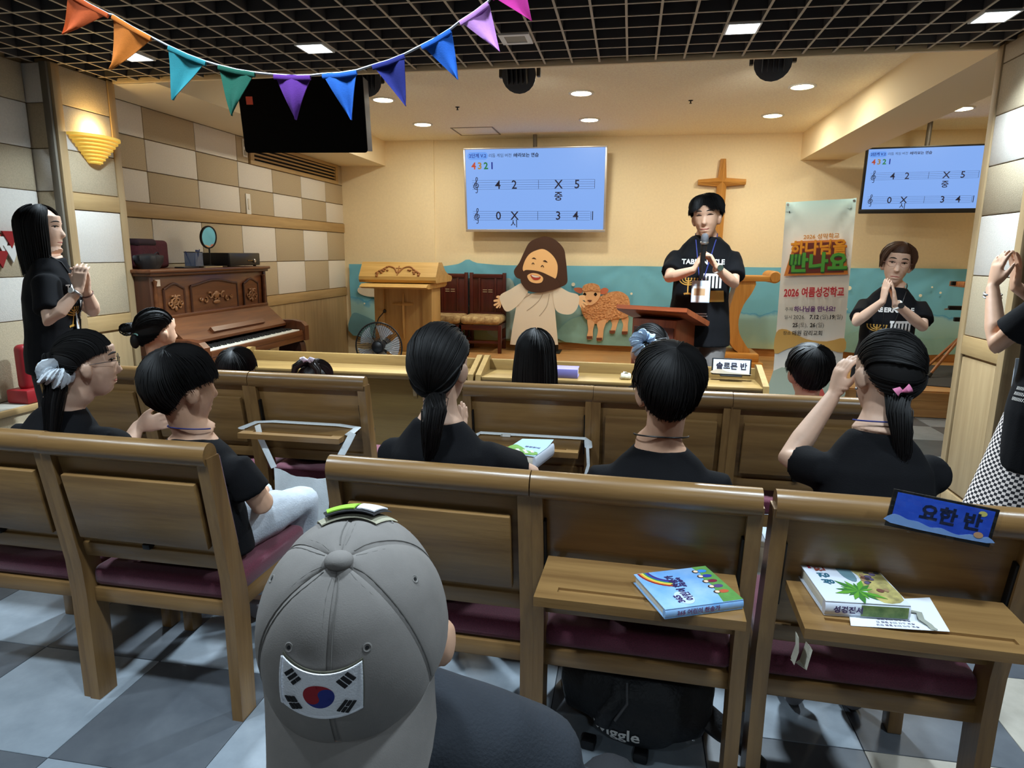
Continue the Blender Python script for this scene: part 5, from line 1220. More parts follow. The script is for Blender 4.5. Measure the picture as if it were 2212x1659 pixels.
flat(sp2(zz([(790, 548), (860, 535), (980, 555), (1080, 600), (1140, 632), (1190, 680), (1180, 730), (1080, 765), (960, 788), (850, 770), (790, 720), (755, 650)])), .034, .04, M_hairc, 'beard', st, SF(0))
flat(sp2(zz([(830, 600), (880, 570), (950, 578), (1005, 620), (990, 670), (930, 682), (860, 660)])), .04, .044, M_face, 'chin', st, SF(0))
flat(sp2(zz([(872, 585), (975, 610), (960, 640), (910, 645), (880, 620)])), .044, .047, mat('board_mouth', (176, 60, 50), .5), 'mouth', st, SF(0)); flat(sp2(zz([(880, 588), (968, 610), (930, 618), (893, 610)])), .047, .049, M_white, 'teeth', st, SF(0))
for (q, r_) in (([(880, 408), (905, 395), (930, 415), (905, 408)], 0), ([(1005, 435), (1030, 425), (1055, 450), (1028, 443)], 0)): flat(sp2(zz(q)), .034, .038, M_ink, 'eyebrow', st, SF(0))
for q in ([(880, 470), (893, 455), (908, 470)], [(982, 500), (998, 482), (1014, 505)]): obj('eye', G().tube([SF(0) @ Vector((a, b_, .036)) for a, b_ in spline(raw(zz(q)), 5, False)], .0045, 5), M_ink, st)
for q in ([(820, 990), (900, 930), (960, 870), (1000, 800)], [(960, 1050), (1010, 990), (1050, 920), (1075, 800)], [(722, 930), (735, 870), (745, 820)], [(720, 915), (790, 850), (870, 800)]): obj('robe_fold', G().tube([SF(0) @ Vector((a, b_, .0125)) for a, b_ in spline(raw(zz(q)), 5, False)], .004, 5), M_robes, st)
flat([(-.22, .243), (.22, .243), (.22, .33), (-.22, .33)], -.012, 0, M_black, 'foot', st, SF(0)); obj('foot_bar', G().rbox(-.24, .25, -.12, .16, ST, ST+.016, .004), M_black, st)
# woolly lamb cut-out on the cloth
lb = thing('lamb_cutout', 'flat cut-out of a curly brown lamb fixed to the sky cloth', 'cut-out', (-.33, YB-.075, 0)); YT = YB-.075
M_wool = mat('lamb_wool', (226, 172, 122), .9, rgb2=(190, 130, 84), vscale=38, bump=.9, bscale=55); M_lface = mat('lamb_face', (234, 186, 140), .8, var=.05, vscale=20); M_ear = mat('lamb_ear', (196, 110, 80), .8); M_hoof = mat('lamb_hoof', (112, 62, 40), .7)
def lraw(q): return [(at(u, v, Y=YT).x+.33, at(u, v, Y=YT).z) for u, v in zz(q)]
def lsp(q, n=5): return spline(lraw(q), n)
for q in ([(1760, 1080), (1850, 1070), (1830, 1150), (1800, 1240), (1752, 1235), (1775, 1150)], [(1880, 1080), (1955, 1060), (1950, 1150), (1945, 1245), (1885, 1245), (1898, 1150)]): flat(lsp(q, 4), .0, .010, M_lface, 'leg', lb, SF(0))
flat(lsp([(1430, 930), (1500, 900), (1640, 830), (1740, 785), (1860, 775), (1950, 830), (1975, 930), (1960, 1040), (1880, 1075), (1760, 1080), (1700, 1130), (1560, 1130), (1480, 1080), (1440, 1010)]), .008, .03, M_wool, 'body', lb, SF(0))
for q in ([(1500, 1090), (1575, 1120), (1560, 1210), (1555, 1300), (1492, 1300), (1508, 1200)], [(1610, 1120), (1710, 1090), (1680, 1200), (1665, 1315), (1600, 1315), (1618, 1210)]): flat(lsp(q, 4), .012, .034, M_lface, 'leg', lb, SF(0))
for x, y in ((1523, 1288), (1632, 1306), (1776, 1226), (1914, 1236)): flat([(a, b_) for a, b_ in lraw([(x-32, y-16), (x+32, y-16), (x+30, y+16), (x-30, y+16)])], .012, .037, M_hoof, 'hoof', lb, SF(0))
for q in ([(1450, 745), (1400, 730), (1348, 740), (1370, 775), (1430, 795)], [(1640, 760), (1690, 732), (1735, 755), (1710, 795), (1650, 805)]): flat(lsp(q, 4), .026, .038, M_ear, 'ear', lb, SF(0))
flat(lsp([(1455, 760), (1545, 740), (1635, 765), (1640, 830), (1600, 890), (1545, 925), (1495, 915), (1460, 850)]), .03, .046, M_lface, 'face', lb, SF(0))
g = G(); rr = random.Random(6)
for (x, y, rx, ry, n_) in ((1690, 960, 230, 140, 130), (1570, 1010, 120, 90, 60)):
    for k in range(n_):
        a, q = rr.uniform(0, 2*PI), math.sqrt(rr.random()); u_, v_ = lraw([(x+rx*q*math.cos(a), y+ry*q*math.sin(a))])[0]
        g.ell(SF(0) @ Vector((u_, v_, .030)), (.013, .007, .010), None, 7, 5)
obj('wool_curls', g, M_wool, lb, stuff=True)
flat(lsp([(1445, 760), (1460, 705), (1545, 680), (1625, 705), (1645, 770), (1590, 768), (1545, 760), (1490, 768)]), .04, .056, M_wool, 'wool_cap', lb, SF(0))
for x in (1470, 1590): flat(lsp([(x-18, 805), (x, 785), (x+18, 805), (x, 825)], 4), .046, .05, M_eye, 'eye', lb, SF(0))
flat(lsp([(1500, 870), (1548, 870), (1530, 892)], 4), .046, .05, M_hoof, 'nose', lb, SF(0))
# communion table with rolled ends
tb = thing('communion_table', 'light wooden table with scroll ends and curved legs behind the man with the microphone', 'table', (.93, 7.3, ST))
obj('table_top', G().rbox(-.53, .50, -.16, .22, .90, .955, .008), M_oakx, tb)
for s in (-1, 1):
    obj('scroll', G().lathe([(.001, 0), (.05, 0), (.062, .01), (.062, .37), (.05, .38), (.001, .38)], 24, TR((s*.52, .22, .945), (PI/2, 0, 0))), M_oakx, tb)
    obj('scroll_rosette', G().lathe([(.001, 0), (.025, 0), (.03, -.004), (.045, -.004), (.048, .003), (.001, .003)], 20, TR((s*.52, -.164, .945), (PI/2, 0, 0))), M_oak, tb)
    prof = [(.34, .90), (.31, .78), (.24, .66), (.20, .50), (.22, .36), (.29, .24), (.34, .16), (.22, .16), (.13, .26), (.10, .42), (.10, .6), (.14, .78), (.18, .90)]
    obj('curved_leg', G().prism([(s*a, b_) for a, b_ in spline(prof, 3)], -.13, .19, 'Y'), M_oak, tb, smooth=30)
obj('base', G().rbox(-.42, .42, -.20, .26, .06, .16, .02), M_oakx, tb); obj('plinth', G().rbox(-.46, .46, -.23, .29, 0, .07, .008), M_oakx, tb)
# dark lectern
le = thing('lectern', 'reddish wooden lectern with slanted top in front of the man with the microphone', 'lectern', (.205, 4.35, 0), (0, 0, R(-26)))
M_rw = wood('red_wood_z', (148, 76, 42), (112, 50, 26), 'Z', .4, 5); M_rwx = wood('red_wood_x', (156, 80, 44), (120, 54, 28), 'X', .35, 5); M_rwd = wood('red_wood_dark', (92, 42, 26), (68, 28, 18), 'Z', .4, 5)
obj('body', G().rbox(-.15, .15, -.10, .22, .06, 1.0, .005), M_rw, le); obj('front_panel', G().rbox(-.135, .135, -.108, -.098, .12, .95, .004), M_rwd, le)
for k in range(4): obj('reed', G().rbox(-.10+k*.058, -.085+k*.058, -.113, -.105, .14, .93, .003), M_rwd, le)
obj('foot', G().rbox(-.19, .19, -.15, .27, 0, .07, .01), M_rw, le); obj('catch', G().rbox(.145, .155, .0, .03, .73, .77, .003), M_dmetal, le)
obj('slanted_top', G().prism([(-.16, 1.085), (-.165, 1.06), (-.14, 1.045), (.22, .945), (.245, .955), (.245, .975)], -.235, .235, 'X'), M_rwx, le, smooth=20)
# tall banner on a cross stand
def ban():
    TL, TRr, BL = at(1698, 437, Y=6.13), at(1850, 428, Y=6.03), at(1648, 850, Y=5.98)
    t = thing('tall_banner', 'tall white event banner with Korean lettering on a cross stand beside the stage', 'banner', (TL.x, TL.y, 0)); o = V(TL.x, TL.y, 0)
    ux = (TRr-TL); w = ux.length; ux.normalize(); dn = (BL-TL); dn = dn-ux*dn.dot(ux)*.55; dn.normalize(); L = 1.80
    nn = dn.cross(ux).normalized(); nn = nn if nn.y < 0 else -nn
    Wb = lambda a, b_, off=0: (TL-o)+ux*(a*w)+dn*(b_*L)+nn*off+V(0, 0, 0)
    def bulge(a, b_):
        return .010*math.sin(b_*7)*(a-.5)+.012*math.exp(-((a-.0)**2+(b_-0)**2)/.06)*math.cos(math.atan2(a, b_+.001)*10)+.012*math.exp(-((a-1)**2+b_**2)/.06)*math.cos(math.atan2(1-a, b_+.001)*10)
    M_b = bpy.data.materials.new('banner_print'); M_b.use_nodes = True; nt = M_b.node_tree; b = nt.nodes['Principled BSDF']; b.inputs['Roughness'].default_value = .6
    uvn = nt.nodes.new('ShaderNodeUVMap'); s_ = nt.nodes.new('ShaderNodeSeparateXYZ'); nt.links.new(uvn.outputs[0], s_.inputs[0])
    rp = nt.nodes.new('ShaderNodeValToRGB'); e = rp.color_ramp.elements; e[0].position = 0; e[0].color = (*lin((182, 216, 218)), 1); e[1].position = .17; e[1].color = (*lin((252, 249, 242)), 1); nt.links.new(s_.outputs[1], rp.inputs[0]); nt.links.new(rp.outputs[0], b.inputs['Base Color'])
    g = G(); NX, NZ = 16, 44; rows = [[Wb(i/NX, j/NZ, bulge(i/NX, j/NZ)) for i in range(NX+1)] for j in range(NZ+1)]; g.sheet(rows, .0015, nrm=tuple(nn)); me = g.mesh('print_sheet', M_b)
    uv = me.uv_layers.new(name='UVMap')
    for lp in me.loops:
        c = me.vertices[lp.vertex_index].co-(TL-o); uv.data[lp.index].uv = (c.dot(ux)/w, c.dot(dn)/L)
    obj('print_sheet', me, None, t, smooth=60)
    Rm = Matrix(((ux.x, -dn.x, nn.x, 0), (ux.y, -dn.y, nn.y, 0), (ux.z, -dn.z, nn.z, 0), (0, 0, 0, 1)))
    def T_(a, b_, off): return Matrix.Translation(Wb(a, b_, off)) @ Rm
    def tx(body, a, b_, size, c_, bold=0, align='CENTER', sx=1, off=.016, nm='lettering'): text(body, size, c_, t, T_(a, b_, off), bold, align, sx, nm)
    def shp(pts, c_, off, nm, th=.003): obj(nm, G().prism([(a*w, -b_*L) for a, b_ in pts], 0, th, 'Z', Matrix.Translation(Wb(0, 0, off)) @ Rm), c_, t, smooth=0)
    or_, gr, rd, pu_, bk, br = mat('print_orange', (240, 160, 40), .6), mat('print_green', (84, 166, 62), .6), mat('print_red', (206, 52, 66), .6), mat('print_purple', (110, 56, 130), .6), mat('print_black', (58, 54, 54), .6), mat('print_rust', (150, 66, 38), .6)
    tx('2026 성막학교', .55, .168, .046, mat('print_amber', (214, 146, 62), .6), .001)
    shp([(.17, .185), (.87, .185), (.97, .345), (.05, .345)], mat('print_frame', (232, 140, 62), .6), .011, 'print_frame'); shp([(.21, .195), (.83, .195), (.91, .335), (.11, .335)], mat('print_maroon', (112, 44, 34), .6), .0142, 'print_field', .002)
    for dx, dy, m_, o2 in ((.006, .006, mat('print_ochre', (206, 100, 30), .6), .0165), (0, 0, or_, .0172)): tx('하나님을', .52+dx, .222+dy*.6, .128, m_, .004, sx=.92, off=o2)
    for dx, dy, m_, o2 in ((.006, .01, mat('print_dark_green', (40, 96, 44), .6), .0176), (0, 0, gr, .0183)): tx('만나요', .53+dx, .292+dy*.6, .168, m_, .0068, sx=.98, off=o2)
    for k in range(7): shp([(.115+.028*k, .245), (.133+.028*k, .245), (.131+.028*k, .295), (.109+.028*k, .295)], gr if k % 2 else mat('print_dark_green', (40, 96, 44), .6), .0186, 'print_stripe', .001)
    tx('2026 여름성경학교', .505, .428, .088, rd, .0026, sx=.68)
    tx('주제 :', .10, .505, .036, bk, 0, 'LEFT'); tx('하나님을 만나요!', .235, .505, .050, pu_, .0016, 'LEFT', .92)
    tx('일시 :', .10, .542, .036, bk, 0, 'LEFT'); tx('2026.', .235, .542, .048, bk, 0, 'LEFT', .9); tx('7.12', .475, .542, .048, bk, .0018, 'LEFT', .86); tx('(일),', .625, .542, .046, bk, 0, 'LEFT', .9); tx('19', .755, .542, .048, bk, .0018, 'LEFT', .86); tx('(일)', .83, .542, .046, bk, 0, 'LEFT', .9)
    tx('25', .235, .580, .048, bk, .0018, 'LEFT', .86); tx('(토),', .32, .580, .046, bk, 0, 'LEFT', .9); tx('26', .49, .580, .048, bk, .0018, 'LEFT', .86); tx('(일)', .575, .580, .046, bk, 0, 'LEFT', .9)
    tx('장소 :', .10, .618, .036, bk, 0, 'LEFT'); tx('매원 감리교회', .235, .618, .046, bk, .0008, 'LEFT', .9)
    shp(spline([(0, .615), (.15, .60), (.45, .645), (.75, .655), (1, .64), (1, .705), (.7, .685), (.45, .672), (.2, .69), (0, .715)], 3), mat('print_sand', (226, 178, 96), .6), .010, 'print_dune')
    shp(spline([(0, .80), (.3, .79), (.7, .81), (1, .795), (1, 1.0), (0, 1.0)], 2), mat('print_meadow', (190, 204, 186), .6), .010, 'print_meadow')
    cu_ = mat('print_curls', (116, 84, 58), .7); rr = random.Random(4)
    for k in range(16): shp(ellp(.56+.12*math.cos(k*.9)*rr.uniform(.2, 1), .755+.035*math.sin(k*1.3)*rr.uniform(.2, 1), .05, .016, 12), cu_, .014+.0006*k, 'print_curl', .002)
    shp(ellp(.56, .80, .15, .045, 20), mat('print_child_skin', (232, 184, 150), .6), .0135, 'print_face'); shp(spline([(.36, .90), (.46, .86), (.66, .86), (.78, .90), (.8, 1.0), (.32, 1.0)], 3), mat('print_coral', (214, 90, 80), .6), .0135, 'print_tunic')
    for a in (0.03, .97): obj('eyelet', G().tube([Wb(a, .012, .004), Wb(a, .012, .012)], .010, 12), M_metal, t)
    for a0, a1 in (((0.03, .012), (.95, .99)), ((.97, .012), (.05, .99))): obj('stand_rod', G().tube([Wb(*a0, -.01), Wb(.5, .5, -.05), Wb(*a1, -.03)], .006, 6), M_black, t)
    hubp = Wb(.5, .5, -.05); obj('stand_hub', G().ell(hubp, (.03, .03, .03)), M_black, t)
    for sx_ in (-.22, .22, 0): obj('stand_foot', G().tube([hubp, V(hubp.x+sx_, hubp.y+(.12 if sx_ else .45), .008)], .007, 6), M_black, t)
ban()
# floor mat and stand at the stage's side
mt = obj('floor_mat', G().prism([(2.35, 6.62), (2.60, 7.72), (3.6, 7.80), (3.6, 6.0+.35), (2.93, 6.45)], ST, ST+.008, 'Z'), mat('mat_charcoal', (56, 57, 60), .95, bump=.4, bscale=300), smooth=0); tag(mt, 'charcoal mat lying on the stage under the tripod', 'mat')
ms = thing('music_stand', 'tripod stand with wooden tray and clamps half hidden by the tiled column', 'stand', (3.12, 7.05, ST)); o = V(3.12, 7.05, ST)
q = at(2085, 720, Y=7.05)-o; M_wst = wood('stand_wood', (176, 116, 66), (140, 84, 44), 'Z', .45, 5)
obj('pole', G().tube([(q.x, 0, .1), (q.x, 0, 1.05)], .014, 10), M_metal, ms)
for u, v, Y_ in ((1990, 785, 7.15), (2005, 812, 6.95)):
    e = at(u, v, Y=Y_)-o; e.z = .016; obj('leg', G().tube([V(q.x-.02, 0, .42), e], .014, 8), M_wst, ms); obj('foot_cap', G().tube([e.lerp(V(q.x, 0, .42), .08), e], [.018, .024], 10), M_black, ms)
e = V(q.x+.35, .25, .016); obj('leg', G().tube([V(q.x-.02, 0, .42), e], .014, 8), M_wst, ms)
obj('leg_joint', G().ell((q.x-.02, 0, .43), (.03, .03, .035)), M_metal, ms)
for u, v in ((2062, 612), (2056, 665), (2068, 690)): e = at(u, v, Y=7.05)-o; obj('clamp', G().rbox(e.x-.03, e.x+.10, -.02, .02, e.z-.02, e.z+.02, .006), M_dmetal, ms)
e = at(2040, 668, Y=7.05)-o; obj('clamp_rod', G().tube([e, V(q.x, 0, e.z+.02)], .008, 8), M_metal, ms)
e = at(2075, 615, Y=7.05)-o; obj('tray', G().rbox(e.x-.05, e.x+.35, -.18, .12, e.z-.02, e.z+.03, .006), M_wst, ms)
# floor fan
fa = thing('floor_fan', 'standing fan with clear blades and round wire guard before the light pulpit', 'fan', (-2.175, 5.6, 0)); zc = .575; rg = .215
obj('guard_ring', G().tube([(rg*math.cos(a), -.07, zc+rg*math.sin(a)) for a in [2*PI*i/40 for i in range(40)]], .007, 6, closed=True), M_black, fa)
wires = G()
for k in range(60):
    a = 2*PI*k/60; c, s = math.cos(a), math.sin(a); tw = .25
    wires.tube([(.05*math.cos(a-tw), -.115, zc+.05*math.sin(a-tw)), (.14*math.cos(a-tw*.3), -.112, zc+.14*math.sin(a-tw*.3)), (rg*c, -.07, zc+rg*s)], .002, 3); wires.tube([(rg*c, -.07, zc+rg*s), (.15*c, .0, zc+.15*s), (.06*c, .02, zc+.06*s)], .0013, 3)
obj('guard_wire_mesh', wires, M_dmetal, fa, stuff=True)
M_blade = mat('fan_blade_clear', (214, 222, 226), .15, alpha=.35)
for k in range(5):
    a = 2*PI*k/5; rows = []
    for i in range(7):
        r_ = .05+.14*i/6; rows.append([(r_*math.cos(a+t*.55*(.5+.5*i/6)), -.06+.03*t, zc+r_*math.sin(a+t*.55*(.5+.5*i/6))) for t in (-1, -.5, 0, .5, 1)])
    obj('blade', G().sheet(rows, .002), M_blade, fa)
obj('hub', G().lathe([(.001, 0), (.03, .002), (.055, .02), (.06, .05), (.05, .12), (.001, .13)], 24, TR((0, -.125, zc), (-PI/2, 0, 0))), M_black, fa)
obj('motor_housing', G().lathe([(.001, 0), (.055, 0), (.07, .03), (.06, .10), (.03, .13), (.001, .132)], 24, TR((0, .0, zc), (-PI/2, 0, 0))), M_black, fa)
obj('pole', G().tube([(0, .07, .03), (0, .07, zc)], .016, 10), M_black, fa); obj('base', G().lathe([(.001, 0), (.17, 0), (.17, .015), (.05, .035), (.001, .036)], 28, TR((0, .07, 0))), M_black, fa)
# upright piano
pi_ = thing('upright_piano', 'brown upright piano with carved panels against the chequered side wall', 'piano', (-3.19, 4.02, 0), (0, 0, R(90.6)))
M_wal = wood('walnut_x', (112, 66, 36), (80, 42, 22), 'X', .3, 5); M_walz = wood('walnut_z', (104, 58, 32), (74, 38, 20), 'Z', .3, 5); M_wald = wood('walnut_dark', (70, 36, 20), (50, 24, 14), 'Z', .35, 5); M_crv = mat('carving_gold_brown', (132, 84, 42), .5)
L = 1.46
for x in (0, L): obj('side_panel', G().rbox(x-.02, x+.02, 0, .36, 0, 1.235, .005), M_wald, pi_)
obj('lid', G().rbox(-.045, L+.045, -.035, .37, 1.245, 1.27, .007), M_wal, pi_); obj('lid_moulding', G().rbox(-.03, L+.03, -.02, .365, 1.225, 1.247, .006), M_wal, pi_)
obj('upper_panel', G().rbox(.02, L-.02, .012, .04, .70, 1.23, .003), M_wal, pi_); obj('back', G().box(.0, L, .33, .36, 0, 1.22), M_wald, pi_, smooth=0)
for x in (.03, L-.03): obj('corner_column', G().lathe([(.001, .82), (.02, .82), (.014, .86), (.017, 1.05), (.013, 1.16), (.021, 1.19), (.001, 1.20)], 12, TR((x, .0, 0))), M_wal, pi_)
def arched(x0, x1, z0, z1):
    top = [(x0+(x1-x0)*i/12, z1+.035*(math.sin(PI*i/12)**1.5)) for i in range(13)]
    pts = [(x0, z0)]+top+[(x1, z0)]
    obj('panel_field', G().prism(pts, .004, .013, 'Y'), M_wal, pi_, smooth=0)
    for q in (top, [(x0, z0), (x0, z1)], [(x1, z0), (x1, z1)]): obj('panel_moulding', G().tube([(a, .004, b_) for a, b_ in q], [(.010, .007)]*len(q), 8, ref=(0, 1, 0)), M_wald, pi_)
arched(.12, .34, .94, 1.13); arched(.42, 1.02, .94, 1.14); arched(1.12, 1.34, .94, 1.13)
def scrolls(cx, cz, w, h, seed):
    rr = random.Random(seed)
    for s in (-1, 1):
        for k in range(4):
            bx_, bz = cx+s*w*(.12+.26*k), cz+h*(.2*math.sin(k*2.1)); r_ = h*(.42-.06*k)
            pts = [(bx_+s*r_*(1-.09*i)*math.cos(i*.62+k), -.004, bz+r_*(1-.09*i)*math.sin(i*.62+k)) for i in range(10)]
            obj('carved_scroll', G().tube(pts, [.008-.0005*i for i in range(10)], 6), M_crv, pi_)
    obj('carved_shell', G().ell((cx, -.002, cz+h*.25), (w*.16, .012, h*.35)), M_crv, pi_); obj('carved_base', G().ell((cx, -.002, cz-h*.4), (w*.2, .010, h*.2)), M_crv, pi_)
scrolls(.72, 1.04, .22, .085, 1); scrolls(.23, 1.03, .07, .10, 2); scrolls(1.23, 1.03, .07, .10, 3)
obj('shelf_rail', G().rbox(.02, L-.02, -.03, .03, .955-.03, .955-.005, .005), M_wal, pi_)
obj('fallboard', G().prism([(-.02, .93), (-.035, .925), (-.20, .775), (-.20, .755), (-.185, .755), (.0, .91)], .04, L-.04, 'X'), M_wal, pi_, smooth=20)
obj('music_ledge', G().prism([(-.145, .835), (-.16, .845), (-.185, .815), (-.17, .80)], .38, L-.36, 'X'), M_wal, pi_, smooth=0)
obj('key_bed', G().rbox(-.0, L, -.36, .02, .62, .685, .008), M_wal, pi_); obj('key_slip', G().rbox(.06, L-.06, -.365, -.345, .67, .715, .004), M_wal, pi_)
for x in (.0, L): obj('arm', G().prism([(.02, .62), (.02, .80), (-.26, .80), (-.34, .785), (-.375, .75), (-.375, .62)], x-.035, x+.035, 'X'), M_walz, pi_, smooth=25)
M_ivory = mat('key_ivory', (240, 234, 216), .25); kw = (L-.16)/52
for k in range(52): obj('white_key', G().rbox(.08+k*kw+.0006, .08+(k+1)*kw-.0006, -.345, -.195, .70, .722, .0012, seg=1), M_ivory, pi_, smooth=0)
for k in range(51):
    if (k % 7) in (1, 4): continue
    x = .08+(k+1)*kw; obj('black_key', G().rbox(x-.0058, x+.0058, -.295, -.195, .722, .736, .0015, seg=1), M_black, pi_, smooth=0)
obj('lower_panel', G().rbox(.02, L-.02, .01, .03, .08, .62, .003), M_wal, pi_); obj('bottom_rail', G().rbox(.0, L, -.03, .04, 0, .10, .005), M_wald, pi_)
for x in (.05, L-.05):
    obj('scroll_leg', G().prism(spline([(-.33, .62), (-.36, .55), (-.35, .47), (-.29, .42), (-.25, .46), (-.22, .38), (-.24, .22), (-.29, .10), (-.33, .04), (-.2, .03), (-.15, .2), (-.14, .4), (-.17, .62)], 4), x-.045, x+.045, 'X'), M_wald, pi_, smooth=30); obj('toe_block', G().rbox(x-.05, x+.05, -.36, .02, 0, .06, .008), M_wald, pi_)
obj('price_tag', G().box(.05, .10, .008, .0125, 1.155, 1.20), mat('tag_cream', (216, 192, 166), .7), pi_, smooth=0, label='small cream paper tag')
# things on the piano: x along the wall (world Y), depth from the front
ZP = 1.2705
def onpiano(u, v, X=-3.33): return at(u, v, X=X)
q = onpiano(320, 545, -3.44); bg = thing('cushion_bag', 'maroon cloth bag standing at the wall end of the piano top', 'bag', (-3.44, q.y, ZP))
obj('bag_body', G().rbox(-.05, .05, -.165, .165, .0, .20, .03, seg=4), mat('maroon_cloth', (74, 22, 30), .9, var=.2, vscale=12, bump=.3, bscale=60), bg); obj('bag_flap', G().rbox(-.055, .055, -.17, .04, .15, .208, .026, seg=3), mat('dark_wine_cloth', (40, 18, 24), .9), bg)
q = onpiano(318, 562, -3.32); pc = thing('pouch', 'small crumpled black pouch in front of the maroon bag on the piano', 'pouch', (-3.31, q.y, ZP))
g = G(); rows = []
for i in range(9):
    t = i/8; row = []
    for j in range(28):
        a = 2*PI*j/28; r_ = (1-.12*math.sin(9*a+t*3)*t)*(.9+.35*math.sin(PI*t*.75)) if t < .99 else .25; row.append((.05*r_*math.cos(a), .10*r_*math.sin(a), .105*t))
    rows.append(row+[row[0]])
obj('pouch_body', g.sheet(rows), mat('pouch_nylon', (26, 27, 30), .5), pc, smooth=60); obj('drawstring', G().tube([(.0, .06, .10), (.01, .085, .115), (.0, .11, .10)], .004, 6), M_black, pc)
q = onpiano(417, 572, -3.28); cpn = thing('pen_cup', 'square wire mesh pen cup with scissors and pens on the piano', 'cup', (-3.27, q.y, ZP+.012))
M_mesh = mat('wire_mesh_blue', (120, 130, 150), .5, .3, alpha=.5)
for a in ((-.045, .045, -.046, -.044), (-.045, .045, .044, .046), (-.046, -.044, -.045, .045), (.044, .046, -.045, .045)): obj('mesh_side', G().box(a[0], a[1], a[2], a[3], 0, .105), M_mesh, cpn, smooth=0)
obj('rim', G().tube([(.046, -.046, .105), (.046, .046, .105), (-.046, .046, .105), (-.046, -.046, .105)], .003, 6, closed=True), M_dmetal, cpn); obj('cup_base', G().box(-.045, .045, -.045, .045, 0, .003), M_dmetal, cpn, smooth=0)
for k, (x, y, lx, ly, h) in enumerate(((-.01, -.02, -.02, -.03, .11), (.01, .0, .01, .02, .12), (.0, .02, .01, .045, .125), (.02, -.01, .03, -.0, .10))): obj('pen', G().tube([(x, y, .004), (x+lx, y+ly, h)], .0045 if k != 1 else .012, 8), mat('pen_navy', (50, 60, 100), .5), cpn)
q = onpiano(470, 575, -3.28); lk = thing('phone', 'dark phone and slim pale notebook lying by the pen cup', 'phone', (-3.27, onpiano(398, 574, -3.27).y, ZP)); obj('phone_body', G().rbox(-.04, .04, -.06, .12, 0, .01, .004), M_black, lk); obj('phone_screen', G().box(-.036, .036, -.055, .115, .0095, .0105), mat('phone_glass', (24, 26, 30), .1), lk, smooth=0)
lk['label'] = 'dark phone lying on the piano top before the pen cup'
nb = thing('notebook', 'slim pale notebook under the wire pen cup on the piano', 'notebook', (-3.27, q.y-.17, ZP)); obj('pages', G().rbox(-.055, .055, -.08, .14, .001, .010, .001), mat('pages_cream', (226, 206, 160), .7), nb); obj('cover', G().rbox(-.057, .057, -.082, .142, .0095, .0115, .001), mat('notebook_cover', (70, 52, 40), .6), nb)
q = onpiano(450, 575, -3.36); mi = thing('table_mirror', 'round mirror on a thin stand on top of the piano', 'mirror', (-3.36, q.y+.03, ZP), (0, 0, R(-6)))
obj('stand_base', G().lathe([(.001, 0), (.06, 0), (.06, .008), (.012, .016), (.001, .016)], 24), M_black, mi); obj('stem', G().tube([(0, 0, .01), (0, 0, .145)], .006, 8), M_black, mi)
mT = TR((0, 0, .235), (0, R(90+5), 0)); obj('mirror_rim', G().lathe([(.080, -.008), (.090, -.008), (.092, 0), (.090, .008), (.080, .008), (.080, -.008)], 36, mT), M_dmetal, mi); obj('mirror_glass', G().lathe([(.001, -.004), (.081, -.004), (.081, .005), (.001, .005)], 36, mT), mat('mirror_silver', (235, 240, 240), .03, 1), mi)
q = onpiano(549, 575, -3.28); q0 = onpiano(440, 560, -3.42); am = thing('amplifier', 'black box amplifier with silver knob on the piano top', 'amplifier', (-3.36, (q.y+q0.y)/2+.05, ZP)); hw = (q.y-q0.y)/2-.02
obj('casing', G().rbox(-.13, .12, -hw, hw, .008, .112, .006), M_black, am); obj('front_panel', G().rbox(.118, .124, -hw+.006, hw-.006, .012, .108, .002), mat('amp_face', (22, 22, 23), .35), am)
obj('volume_knob', G().lathe([(.001, 0), (.016, 0), (.016, .012), (.012, .016), (.001, .016)], 20, TR((.124, hw*.55, .045), (0, R(90), 0))), M_metal, am)
for k in range(4): obj('button', G().rbox(.123, .128, hw*.15+k*.022, hw*.15+k*.022+.012, .045, .052, .001), mat('amp_gold', (190, 150, 80), .4, .5), am)
for sy in (-1, 1): obj('rubber_foot', G().lathe([(.001, 0), (.012, 0), (.014, .009), (.001, .009)], 12, TR((.09, sy*(hw-.04), 0))), M_black, am)
# red case and little plant on the side ledge
q = at(50, 868, Z=.541); rc = thing('extinguisher_cabinet', 'red plastic fire extinguisher stand on the side ledge behind the standing woman', 'fire extinguisher', (-3.385, q.y+.02, .541))
M_red = mat('red_plastic', (150, 24, 32), .45)
obj('plinth', G().rbox(-.055, .085, -.075, .075, 0, .08, .012), M_red, rc); obj('shell', G().rbox(-.02, .055, -.04, .04, .07, .33, .03, seg=4), M_red, rc)
pt_ = thing('potted_plant', 'white pot with dark green leaves on the ledge behind the standing woman', 'plant', (-3.37, q.y+.30, .541)); obj('pot', G().lathe([(.001, 0), (.06, 0), (.08, .22), (.085, .24), (.075, .24), (.06, .2), (.001, .2)], 24), M_white, pt_)
M_leaf = mat('dark_leaf', (34, 62, 44), .45)
for k in range(9):
    a = k*2.4; rows = []
    for i in range(6):
        t = i/5; w_l = .022*math.sin(PI*(t*.9+.05)); c_ = V(.085*t*math.cos(a), .10*t*math.sin(a), .21+.16*t-.12*t*t+.01*k); u = V(-math.sin(a), math.cos(a), 0); rows.append([c_-u*w_l, c_+V(0, 0, -.004), c_+u*w_l])
    obj('leaf', G().sheet(rows, .001), M_leaf, pt_)
fg = thing('wall_flag', 'red and white paper bunting hanging on the tiled side wall behind the standing woman', 'bunting', (-3.48, 3.2, 1.5)); p = at(6, 540, X=-3.478); fg.location = p
